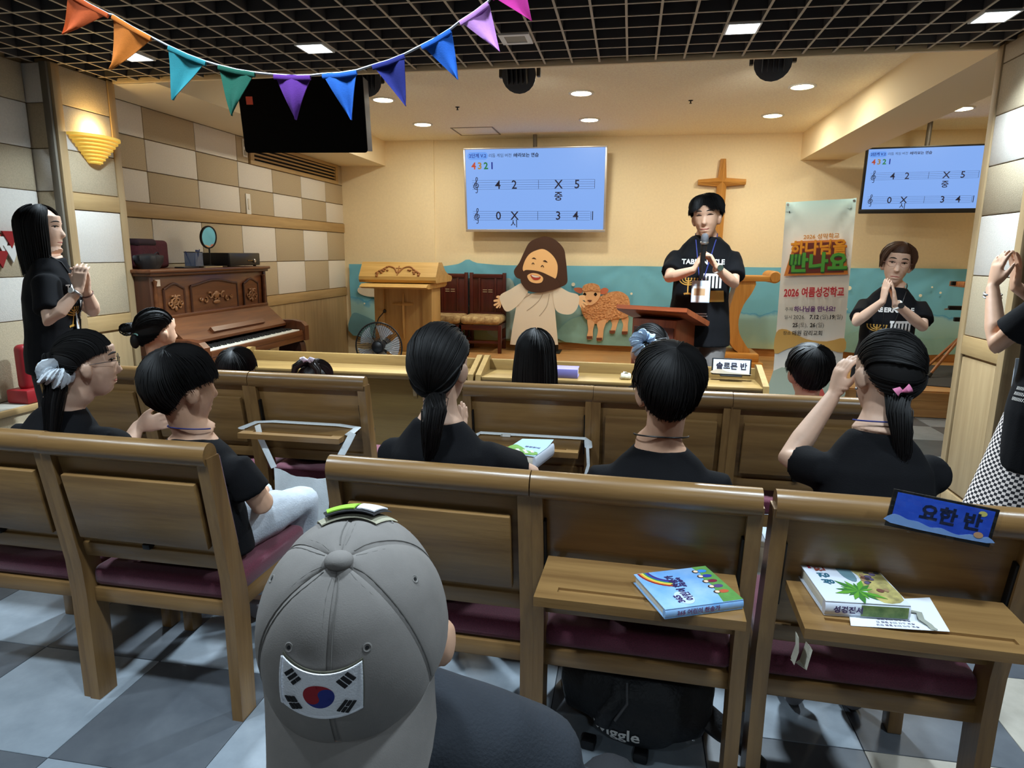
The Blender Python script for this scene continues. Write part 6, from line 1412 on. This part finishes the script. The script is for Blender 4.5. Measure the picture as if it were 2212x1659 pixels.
for k, (dy, dz, m_) in enumerate(((-.05, .04, M_red), (.0, .03, M_white), (-.02, -.05, M_red), (.05, -.02, M_white), (.05, .06, M_red))): obj('pennant', G().prism([(dy-.05, dz+.045), (dy+.05, dz+.045), (dy, dz-.05)], 0, .004+.002*k, 'X'), m_, fg, smooth=0)

# ================================================================== bunting before the camera
YBN = 1.25
bunt = [((148, -18), (234, 30), (132, 75), (214, 92, 34), 'rust orange pennant, first on the string'), ((243, 32), (327, 80), (240, 152), (228, 128, 42), 'orange pennant in front of a ceiling lamp'), ((364, 99), (445, 133), (376, 219), (44, 138, 148), 'teal pennant between the orange and dark green ones'), ((472, 141), (551, 157), (501, 252), (22, 92, 74), 'dark green pennant at the loudspeaker'), ((592, 161), (671, 163), (636, 259), (102, 48, 148), 'purple pennant hanging before the loudspeaker'),
        ((697, 160), (771, 152), (756, 259), (36, 104, 200), 'bright blue pennant at the loudspeaker edge'), ((805, 141), (874, 117), (876, 230), (36, 44, 128), 'navy pennant beside a downlight'), ((911, 98), (974, 62), (990, 174), (32, 104, 208), 'bright blue pennant over the grid ceiling'), ((994, 46), (1055, 3), (1081, 114), (206, 144, 218), 'pale pink pennant over the grid ceiling'), ((1063, -8), (1128, -60), (1150, 48), (190, 40, 140), 'magenta pennant at the upper frame edge')]
cord = []; Dp = lambda i: YBN
for i, (a, b_, c_, col, lab) in enumerate(bunt):
    A, B_, C_ = at(*a, Y=YBN), at(*b_, Y=YBN), at(*c_, Y=YBN); cord += [A, A.lerp(B_, .5)+V(0, 0, -.0015), B_]
    t = thing('pennant', lab+' of felt', 'pennant', A, group='felt pennants of the bunting')
    rows = []; N_ = 8
    for j in range(N_+1):
        s_ = j/N_; l_, r_ = A.lerp(C_, s_*.985), B_.lerp(C_, s_*.985); rows.append([l_.lerp(r_, k/6)+V(0, .006*math.sin(s_*3+i)*s_+.003*math.sin(k+i*2), 0)-A for k in range(7)])
    obj('felt', G().sheet(rows, .0018, nrm=(0, -1, 0)), mat('felt_%d_%d_%d' % col, col, .95, var=.06, vscale=60, bump=.07, bscale=500), t, smooth=60)
    obj('folded_hem', G().tube([V(0, -.001, -.004), (B_-A)*.5+V(0, -.001, -.0055), (B_-A)+V(0, -.001, -.004)], [(.005, .003)]*3, 8, ref=(0, 1, 0)), _m['felt_%d_%d_%d' % col], t)
cord = [at(60, -70, Y=YBN)]+cord
bc_ = obj('bunting_cord', G().tube(cord, .0022, 6), mat('white_cord', (214, 216, 222), .8)); tag(bc_, 'white cord that the coloured felt pennants hang from', 'cord')

# ================================================================== things on trays and desks
def book(name, label, cat, corners, z, th, mcover, loc_extra=None):
    """corners: cover corners in the photograph, spine-near-left, spine-near-right, far-right, far-left, at height z+th"""
    P = [at(u, v, Z=z+th) for u, v in corners]; o = V(P[0].x, P[0].y, z)
    ux = (P[1]-P[0]); w = ux.length; ux.normalize(); uy = V(-ux.y, ux.x, 0); d = ((P[2]-P[1]).dot(uy)+(P[3]-P[0]).dot(uy))/2
    t = thing(name, label, cat, o, (0, 0, math.atan2(ux.y, ux.x))); return t, w, d
zt = .668
bk, w, d = book('hymn_book', 'blue rainbow covered book lying on an open tray table', 'book', ((1437, 1317), (1606, 1295), (1545, 1219), (1384, 1240)), zt, .022, None)
w = max(w, .18); d = min(max(d, .13), .17)
M_bc = mat('cover_sky', (96, 158, 222), .3, rgb2=(170, 204, 240), vscale=7, coat=.3); M_grass = mat('cover_grass', (96, 146, 76), .4, var=.15, vscale=40)
M_page = mat('book_pages', (226, 222, 206), .8)
obj('pages', G().rbox(.004, w-.004, .006, d-.003, .002, .020, .001), M_page, bk); obj('back_cover', G().rbox(0, w, 0, d, 0, .002, .0008), M_bc, bk)
obj('spine', G().tube([(0, .004, .011), (w, .004, .011)], [(.006, .011)]*2, 12, ref=(0, 0, 1)), M_bc, bk); obj('front_cover', G().rbox(0, w, 0, d, .020, .0222, .0008), M_bc, bk)
def lay(pts, h, m, nm, par): obj(nm, G().prism(pts, h, h+.0004, 'Z'), m, par, smooth=0)
lay([(w*.74, .001), (w*.999, .001), (w*.999, d*.999), (w*.80, d*.999), (w*.83, d*.8), (w*.79, d*.62), (w*.82, d*.45), (w*.78, d*.25)], .0222, M_grass, 'cover_grass', bk)
for k, c_ in enumerate(((150, 40, 40), (222, 150, 60), (226, 210, 90), (70, 140, 90), (50, 70, 160), (70, 50, 110))):
    r0 = w*(.42-.026*k); cx_, cy_ = w*.46, d*1.0
    lay([(cx_+r0*math.cos(R(q)), cy_+r0*math.sin(R(q))) for q in range(182, 262, 8)]+[(cx_+(r0-w*.027)*math.cos(R(q)), cy_+(r0-w*.027)*math.sin(R(q))) for q in range(254, 181, -8)], .0223, mat('rainbow_%d' % k, c_, .4), 'cover_rainbow', bk)
lay(ellp(w*.34, d*.22, w*.11, d*.17), .0226, mat('cover_cloud', (196, 214, 240), .4), 'cover_cloud', bk)
M_nav = mat('cover_ink', (58, 42, 92), .5); up_ = R(90)
def btxt(s, x, y, size, par, h=.0236, m=None, sx=1): text(s, size, m or M_nav, par, TR((x, y, h), (0, 0, up_)), .0008, 'CENTER', sx)
btxt('365', w*.27, d*.20, .020, bk); btxt('어린이 찬송가', w*.40, d*.48, .022, bk, sx=.85); btxt('새찬송가', w*.49, d*.62, .011, bk)
rr = random.Random(8)
for k, c_ in enumerate(((60, 130, 200), (50, 60, 150), (120, 40, 60), (90, 70, 120), (190, 90, 60))):
    y = d*(.86-.15*k); x = w*.82; lay(ellp(x+.010, y, .012, .007, 14), .0227, mat('child_dress_%d' % k, c_, .5), 'cover_child_dress', bk); lay(ellp(x-.006, y, .0075, .0068, 14), .0228, mat('child_hair', (60, 44, 40), .5), 'cover_child_hair', bk); lay(ellp(x-.005, y, .0052, .005, 12), .0231, mat('child_skin', (236, 206, 180), .5), 'cover_child_face', bk)
text('365 어린이 찬송가', .013, mat('spine_ink', (120, 70, 110), .5), bk, TR((w*.42, -.0025, .011), (PI/2, 0, 0)), .0003)
# white illustrated bible and paper on the end tray
zt2 = .668
pa = thing('leaflet', 'white printed leaflet lying under the white book on the end tray', 'paper', at(1850, 1345, Z=zt2)); o = at(1850, 1345, Z=zt2); P = [at(u, v, Z=zt2)-o for u, v in ((1838, 1352), (2052, 1365), (2008, 1291), (1830, 1300))]
obj('sheet', G().add([(p.x, p.y, .0006) for p in P]+[(p.x, p.y, 0) for p in P], [(0, 1, 2, 3), (7, 6, 5, 4), (0, 4, 5, 1), (1, 5, 6, 2), (2, 6, 7, 3), (3, 7, 4, 0)]), mat('paper_white', (222, 226, 232), .7), pa, smooth=0)
pm = (P[0]+P[1])*.5; an = math.atan2(P[1].y-P[0].y, P[1].x-P[0].x); dv_ = V(-math.sin(an), math.cos(an), 0)
for k in range(5): text('주보 소식 안내 말씀 찬양 기도'[:14-k], .008, M_nav, pa, TR(pm+dv_*(.010+.011*k)+V(0, 0, .0009), (0, 0, an+PI)), .0001)
bb, w, d = book('picture_bible', 'white illustrated book with a palm tree cover on the end tray', 'book', ((1783, 1301), (1968, 1312), (1935, 1218), (1763, 1205)), zt2, .030, None)
w = max(w, .165); d = min(max(d, .17), .2)
M_wc = mat('cover_white', (214, 220, 232), .3, coat=.3)
obj('pages', G().rbox(.005, w-.005, .008, d-.004, .003, .031, .002), M_page, bb); obj('back_cover', G().rbox(0, w, 0, d, 0, .003, .001), M_wc, bb); obj('spine', G().tube([(0, .006, .017), (w, .006, .017)], [(.009, .017)]*2, 14, ref=(0, 0, 1)), M_wc, bb); obj('front_cover', G().rbox(0, w, 0, d, .031, .034, .001), M_wc, bb)
H0 = .0341
lay(spline([(w*.52, d*.97), (w*.66, d*.99), (w*.86, d*.97), (w*.97, d*.85), (w*.98, d*.5), (w*.97, d*.1), (w*.7, d*.02), (w*.60, d*.3), (w*.66, d*.6)], 3), H0, mat('cover_sand', (196, 182, 112), .5, rgb2=(130, 120, 80), vscale=40), 'cover_scene', bb)
lay(spline([(w*.44, d*.98), (w*.58, d*.98), (w*.62, d*.6), (w*.56, d*.45), (w*.46, d*.55), (w*.43, d*.8)], 3), H0+.0003, mat('cover_hills', (100, 130, 140), .5), 'cover_hills', bb)
for k in range(15):
    a = R(20+k*22); cx_, cy_ = w*.50, d*.24; Lf = .035+.01*(k % 3); lay([(cx_, cy_), (cx_+Lf*.6*math.cos(a+.2), cy_+Lf*.6*math.sin(a+.2)), (cx_+Lf*math.cos(a), cy_+Lf*math.sin(a)), (cx_+Lf*.6*math.cos(a-.2), cy_+Lf*.6*math.sin(a-.2))], H0+.0006+.00005*k, mat('palm_green_%d' % (k % 2), ((90, 150, 50), (60, 116, 50))[k % 2], .5), 'cover_palm_frond', bb)
rr = random.Random(12)
for k in range(22):
    x, y = w*rr.uniform(.68, .93), d*rr.uniform(.25, .9); lay(ellp(x, y, rr.uniform(.004, .009), rr.uniform(.004, .008), 10), H0+.001+.00003*k, mat('cover_crowd_%d' % (k % 4), ((60, 54, 60), (150, 120, 90), (90, 80, 110), (110, 70, 60))[k % 4], .5), 'cover_figure', bb)
for ch, y, c_ in (('성', .42, (40, 90, 110)), ('경', .57, (40, 60, 120)), ('전', .72, (130, 60, 50)), ('서', .87, (130, 40, 50))): text(ch, .026, mat('cover_title_%d' % c_[0], c_, .5), bb, TR((w*.22, d*y, H0+.0008), (0, 0, up_)), .0012)
lay([(w*.07, d*.72), (w*.11, d*.72), (w*.11, d*.94), (w*.07, d*.94)], H0+.0005, mat('cover_red', (150, 40, 60), .5), 'cover_label', bb)
text('성경전서', .016, M_nav, bb, TR((w*.27, -.0045, .017), (PI/2, 0, 0)), .0006); obj('spine_picture', G().box(w*.42, w*.97, -.0042, -.0038, .006, .030), mat('cover_green', (120, 140, 80), .5, rgb2=(70, 100, 50), vscale=50), bb, smooth=0)
rb = thing('ribbon_marker', 'grey ribbon marker trailing out of the white book onto the leaflet', 'ribbon', at(1990, 1330, Z=zt2)); o = at(1990, 1330, Z=zt2)
pts = [at(u, v, Z=zt2+.004)-o for u, v in ((1968, 1320), (1985, 1325), (1990, 1340), (2008, 1350), (2018, 1358))]
obj('ribbon', G().tube([p+V(0, 0, .003*math.sin(i)) for i, p in enumerate(pts)], [(.006, .0006)]*5, 6, ref=(0, 0, 1)), mat('ribbon_grey', (150, 152, 140), .7), rb); obj('ribbon_end', G().tube([pts[-1], pts[-1]+V(.004, -.004, 0)], [(.006, .0006), (.003, .0006)], 6, ref=(0, 0, 1)), _m['ribbon_grey'], rb)
# thick white book on the tray in the second row
b3, w, d = book('children_bible', 'thick white book with a lifted cover on the second row tray', 'book', ((1086, 970), (1142, 980), (1172, 926), (1118, 928)), zt, .05, None)
w, d = .125, .185; b3.rotation_euler = (0, 0, R(-14)); p = at(1086, 972, Z=zt+.05); b3.location = (p.x, p.y-.02, zt)
obj('pages', G().rbox(.003, w-.006, .004, d-.004, .003, .046, .004), M_page, b3); obj('back_cover', G().rbox(0, w, 0, d, 0, .003, .001), M_wc, b3); obj('spine', G().tube([(w-.002, 0, .024), (w-.002, d, .024)], [(.024, .006)]*2, 12, ref=(1, 0, 0)), M_wc, b3)
rows = [[(x*w, y*d, .0475+.02*max(0, y-.62)**1.3*2.2*(x)) for x in (0, .25, .5, .75, 1)] for y in [i/8 for i in range(9)]]
fc = obj('front_cover', G().sheet(rows, -.0016), mat('cover_pale_blue', (176, 208, 232), .35), b3, smooth=60)
def lay3(pts, h, m, nm): obj(nm, G().prism(pts, h, h+.0004, 'Z'), m, b3, smooth=0)
lay3(spline([(.004, .01), (w-.008, .01), (w-.01, .045), (w*.6, .05), (w*.4, .075), (.006, .10)], 3), .0505, mat('cover_meadow', (130, 170, 80), .5, rgb2=(90, 140, 60), vscale=60), 'cover_meadow')
for k in range(9): lay3(ellp(.03+.009*k, .024+.012*((k*5) % 3), .007, .006, 12), .0509+.0001*k, M_white, 'cover_lamb')
text('성경전서', .016, M_nav, b3, TR((w*.62, .095, .0508), (0, 0, 0)), .0006)
er = thing('eraser', 'small grey scrap lying beside the thick white book on the tray', 'eraser', at(1092, 943, Z=zt)); obj('scrap', G().rbox(-.02, .02, -.008, .008, 0, .008, .002), M_grey, er); obj('scrap_sleeve', G().rbox(-.012, .021, -.0085, .0085, -.0003, .0085, .002), M_white, er)
# straps and bag on second-row trays
tbg = thing('tote_bag', 'white canvas tote bag hanging by its straps from a tray table', 'bag', (-1.338, 2.40, 0)); M_canv = mat('white_canvas', (236, 242, 244), .9, var=.05, vscale=20, bump=.25, bscale=250)
o = V(-1.338, 2.40, 0); P = lambda u, v, Y: at(u, v, Y=Y)-o
tl_, tr_, br_, bl_ = P(592, 1010, 2.42), P(710, 1032, 2.40), P(705, 1120, 2.40), P(588, 1110, 2.42)
for dy in (0, .03):
    rows = []
    for j in range(9):
        t = j/8; l_, r_ = tl_.lerp(bl_+V(0, 0, -.13), t), tr_.lerp(br_+V(0, 0, -.13), t)
        rows.append([l_.lerp(r_, i/10)+V(0, dy*math.sin(PI*i/10)*(.3+t)+.008*math.sin(i*1.3+t*5), -.022*math.sin(PI*i/10)*(1-t)) for i in range(11)])
    obj('bag_panel', G().sheet(rows, .0012), M_canv, tbg, smooth=60)
for a, b_, c_ in ((tl_, P(563, 948, 2.42), P(556, 918, 2.44)), (tr_, P(752, 955, 2.40), P(762, 935, 2.42))): obj('strap', G().tube([a, a.lerp(b_, .5), b_, c_], [(.014, .0014)]*4, 6, ref=(0, 1, 0)), M_canv, tbg)
zt_ = .6705
pts = [V(-1.578, 2.44, zt_)-o, V(-1.572, 2.545, zt_)-o, V(-1.50, 2.565, zt_+.002)-o, V(-1.2, 2.565, zt_+.002)-o, V(-1.108, 2.545, zt_)-o, V(-1.100, 2.44, zt_)-o]
obj('strap_loop', G().tube(pts, [(.017, .005)]*6, 8, ref=(0, 0, 1)), M_canv, tbg)
sb = thing('strap_band', 'white strap looped over the second row tray behind the thick white book', 'strap', (-.372, 2.58, zt_)); o2 = V(-.372, 2.58, zt_)
obj('band', G().tube([V(-.60, 2.50, zt_)-o2, V(-.58, 2.57, zt_+.002)-o2, V(-.15, 2.57, zt_+.002)-o2, V(-.137, 2.54, zt_)-o2, V(-.130, 2.46, zt_-.0)-o2], [(.015, .005)]*5, 8, ref=(0, 0, 1)), M_canv, sb); obj('strap_tail', G().tube([V(-.134, 2.46, zt_)-o2, V(-.128, 2.45, zt_-.07)-o2, V(-.15, 2.44, zt_-.16)-o2], [(.006, .001)]*3, 6, ref=(0, 1, 0)), M_canv, sb)
# on the desk
pb = thing('purple_bible', 'thick purple covered book lying on the front desk', 'book', (-.36, 3.83, .6905)); M_pur = mat('purple_cover', (128, 118, 176), .5)
obj('cover_top', G().rbox(-.085, .085, -.06, .065, .048, .053, .002), M_pur, pb); obj('cover_bottom', G().rbox(-.085, .085, -.06, .065, 0, .005, .002), M_pur, pb); obj('pages', G().rbox(-.08, .080, -.054, .062, .004, .049, .002), mat('page_pale', (206, 200, 206), .8), pb); obj('spine', G().rbox(-.085, .085, -.064, -.057, 0, .053, .002), mat('spine_purple', (112, 108, 166), .5), pb)
nc = thing('name_card', 'class name card with black frame standing on the front desk', 'sign', at(1580, 790, Y=3.90), (R(-6), 0, R(-4))); 
obj('card_frame', G().rbox(-.108, .108, -.003, .012, -.055, .042, .004), M_black, nc); obj('card_face', G().box(-.100, .100, -.0045, -.0028, -.047, .034), mat('card_face', (212, 220, 232), .3), nc, smooth=0); obj('card_clouds', G().prism(spline([(-.1, -.047), (-.1, -.03), (-.06, -.022), (-.02, -.034), (.04, -.04), (.1, -.044), (.1, -.047)], 3), -.0052, -.0046, 'Y'), mat('card_tan_city', (190, 176, 156), .4), nc, smooth=0)
text('솔로몬 반', .043, mat('card_ink', (40, 42, 60), .5), nc, WALLXF(0, -.0056, -.004), .0012); obj('card_foot', G().rbox(-.06, .06, -.03, .05, -.062, -.054, .003), M_black, nc)
tp_ = thing('tissue_pack', 'small pale tissue pack lying on the desk beside the girl with the blue scrunchie', 'tissues', (.0, 3.83, .6905)); obj('pack', G().rbox(-.03, .03, -.04, .04, 0, .03, .01), mat('tissue_pattern', (212, 208, 190), .6, rgb2=(170, 160, 130), vscale=60), tp_); obj('tissue', G().sheet([[(-.015+.01*i, -.01+.008*j, .03+.012*math.sin(i+j)) for i in range(4)] for j in range(4)], .0005), M_white, tp_)
# blue class plate in a plastic sleeve over the end chair's rail
A = [at(1932, 1056, Y=1.425), at(2160, 1102, Y=1.41), at(2172, 1174, Y=1.405), at(1938, 1140, Y=1.42)]
npx = thing('class_plate', 'blue night sky class plate in a clear plastic sleeve over the chair rail', 'sign', A[0]); o = A[0]
ux = (A[1]-A[0]); wn = ux.length; ux.normalize(); dn = (A[3]-A[0]); dn = dn-ux*dn.dot(ux); hn = dn.length; dn.normalize(); nn = ux.cross(dn); nn = nn if nn.y < 0 else -nn
Rn = Matrix(((ux.x, -dn.x, nn.x, 0), (ux.y, -dn.y, nn.y, 0), (ux.z, -dn.z, nn.z, 0), (0, 0, 0, 1)))
def nl(pts, h0, h1, m, nm): return obj(nm, G().prism([(a*wn, -b_*hn) for a, b_ in pts], h0, h1, 'Z', Rn), m, npx, smooth=0)
nl([(0, 0), (1, 0), (1, 1), (0, 1)], -.003, .001, M_black, 'backing'); nl([(.04, .06), (.965, .06), (.965, .90), (.04, .90)], .001, .0016, mat('plate_night_blue', (52, 96, 214), .35, rgb2=(34, 66, 178), vscale=14), 'plate_face')
nl(spline([(.04, .90), (.04, .66), (.12, .66), (.2, .72), (.3, .72), (.42, .80), (.52, .76), (.62, .82), (.70, .84), (.80, .76), (.9, .78), (.965, .74), (.965, .90)], 3), .0016, .002, mat('plate_cloud', (126, 162, 216), .4), 'plate_clouds'); nl(ellp(.86, .18, .04, .07, 18), .0016, .002, mat('plate_moon', (206, 196, 110), .4), 'plate_moon')
nl(ellp(.87, .74, .045, .08, 18), .0022, .0026, mat('plate_lamb', (196, 150, 112), .5), 'plate_lamb')
text('요한 반', .038, mat('plate_ink', (20, 30, 60), .4), npx, Matrix.Translation(ux*wn*.58+dn*hn*.46+nn*.0022) @ Rn, .0014)
slv = bpy.data.materials.new('clear_sleeve'); slv.use_nodes = True; nt = slv.node_tree; nt.nodes.remove(nt.nodes['Principled BSDF']); mx = nt.nodes.new('ShaderNodeMixShader'); tr_ = nt.nodes.new('ShaderNodeBsdfTransparent'); gl = nt.nodes.new('ShaderNodeBsdfGlossy'); gl.inputs['Roughness'].default_value = .06; mx.inputs[0].default_value = .13
nt.links.new(tr_.outputs[0], mx.inputs[1]); nt.links.new(gl.outputs[0], mx.inputs[2]); nt.links.new(mx.outputs[0], nt.nodes['Material Output'].inputs[0])
rows = [[Vector((wn*(-.02+1.05*i/30), -hn*(-.03+1.08*j/14), .005+.0022*noise.noise(Vector((i*.45, j*.5, 3)))+.0016*noise.noise(Vector((i*1.1, j*1.3, 9))))) for i in range(31)] for j in range(15)]
obj('plastic_sleeve', G().sheet([[Rn @ p for p in r] for r in rows]), slv, npx, smooth=80)
# backpack under the chair
bp_ = thing('backpack', 'black backpack with white lettering lying under the chair with the blue book', 'backpack', (.06, 1.80, 0), (0, 0, R(-10))); M_nyl = mat('black_nylon', (16, 17, 21), .55, var=.2, vscale=10, bump=.3, bscale=80)
g = G(); g.tube([(-.20, .0, .12), (-.12, .0, .13), (.02, -.01, .14), (.14, -.01, .13), (.21, 0, .11)], [(.09, .10), (.125, .118), (.135, .125), (.12, .115), (.07, .08)], 16, ref=(0, 0, 1)); g.ell((.02, -.10, .09), (.13, .06, .075))
me = remesh(g, .012, 4); cloth_noise(me, .012, 9, 5); me.materials.append(M_nyl); obj('pack_body', me, None, bp_, smooth=80)
pbv = BVHTree.FromPolygons([v.co.copy() for v in me.vertices], [p_.vertices[:] for p_ in me.polygons])
obj('shoulder_strap', G().tube([(-.03, -.10, .215), (-.02, -.135, .18), (-.05, -.165, .14), (-.06, -.16, .10)], [(.022, .006)]*4, 8, ref=(0, -1, 0)), M_nyl, bp_); obj('strap_trim', G().tube([(.0, -.115, .22), (.008, -.15, .18), (-.02, -.178, .14)], .004, 6), mat('trim_grey', (90, 90, 92), .7), bp_)
obj('side_strap', G().tube([(.16, -.02, .14), (.26, -.04, .09), (.33, -.05, .05), (.38, -.05, .02)], [(.05, .03), (.045, .025), (.03, .016), (.02, .006)], 10, ref=(0, 0, 1)), M_nyl, bp_)
for x in (-.10, .05): obj('bottom_tab', G().rbox(x-.02, x+.02, -.15, -.11, .0, .03, .006), M_nyl, bp_)
me = dense_text('wiggle', .055, .001); me.transform(Matrix(((1, 0, 0, -.02), (0, 0, -1, -.2), (0, 1, 0, .085), (0, 0, 0, 1)))); drape(me, pbv, V(0, 1, 0), .003); me.materials.append(M_print); obj('lettering', me, None, bp_, smooth=0)
# cream strap end on the end chair's seat, and loose clothes behind the second-row tray
cs = thing('cloth_strap', 'cream canvas strap end hanging below the end tray table', 'strap', at(1715, 1410, Y=1.42)); o = at(1715, 1410, Y=1.42); pts = [at(u, v, Y=1.42)-o for u, v in ((1722, 1372), (1722, 1400), (1712, 1428), (1735, 1436), (1748, 1395))]
M_ccan = mat('cream_canvas', (212, 206, 188), .9, bump=.2, bscale=200); obj('strap', G().tube(pts[:3], [(.016, .0015)]*3, 6, ref=(1, 0, .3)), M_ccan, cs); obj('strap_fold', G().tube(pts[2:], [(.016, .0015)]*3, 6, ref=(1, .2, .3)), M_ccan, cs)

# small things left on the seats
hk = thing('handkerchief', 'crumpled white handkerchief on the maroon seat under the girl with the white scrunchie', 'cloth', at(50, 1128, Z=.44)); obj('folded_cloth', G().sheet([[(-.035+.01*i, -.025+.01*j, .004+.012*abs(noise.noise(Vector((i*.9, j*.8, 2))))) for i in range(8)] for j in range(6)], .003), M_white, hk, smooth=60); obj('cloth_edge', G().tube([(-.035, -.025, .004), (.0, -.028, .009), (.035, -.025, .004)], .003, 6), M_white, hk)
p = at(1165, 1004, Z=.47); mv = thing('shoulder_bag', 'mauve cloth shoulder bag on the seat behind the open tray with the thick white book', 'bag', (p.x, p.y, .44)); M_mv = mat('mauve_cloth', (172, 140, 136), .8, var=.1, vscale=20, bump=.3, bscale=60)
obj('bag_body', G().rbox(-.10, .08, -.05, .06, 0, .085, .03, seg=4), M_mv, mv); obj('bag_flap', G().rbox(-.095, .07, -.055, .03, .05, .092, .02, seg=3), M_mv, mv); obj('buckle', G().tube([(.085+.014*math.cos(a), -.045, .05+.018*math.sin(a)) for a in [2*PI*i/16 for i in range(16)]], .004, 6, closed=True), mat('rose_metal', (190, 130, 120), .3, .7), mv); obj('bag_strap', G().tube([(.08, -.03, .06), (.12, -.05, .03), (.16, -.02, .01)], [(.010, .002)]*3, 6, ref=(0, 0, 1)), M_mv, mv)
p = at(1215, 1022, Z=.46); jk = thing('folded_jacket', 'dark folded jacket lying on the seat beside the mauve bag', 'jacket', (p.x, p.y, .44)); obj('jacket_folds', G().sheet([[(-.09+.018*i, -.07+.018*j, .012+.03*abs(noise.noise(Vector((i*.5, j*.6, 5))))) for i in range(12)] for j in range(8)], .012), M_tee, jk, smooth=60); obj('jacket_sleeve', G().tube([(.02, -.06, .03), (.08, -.05, .025), (.13, -.06, .012)], [(.035, .012), (.03, .012), (.02, .008)], 10, ref=(0, 0, 1)), M_tee, jk)
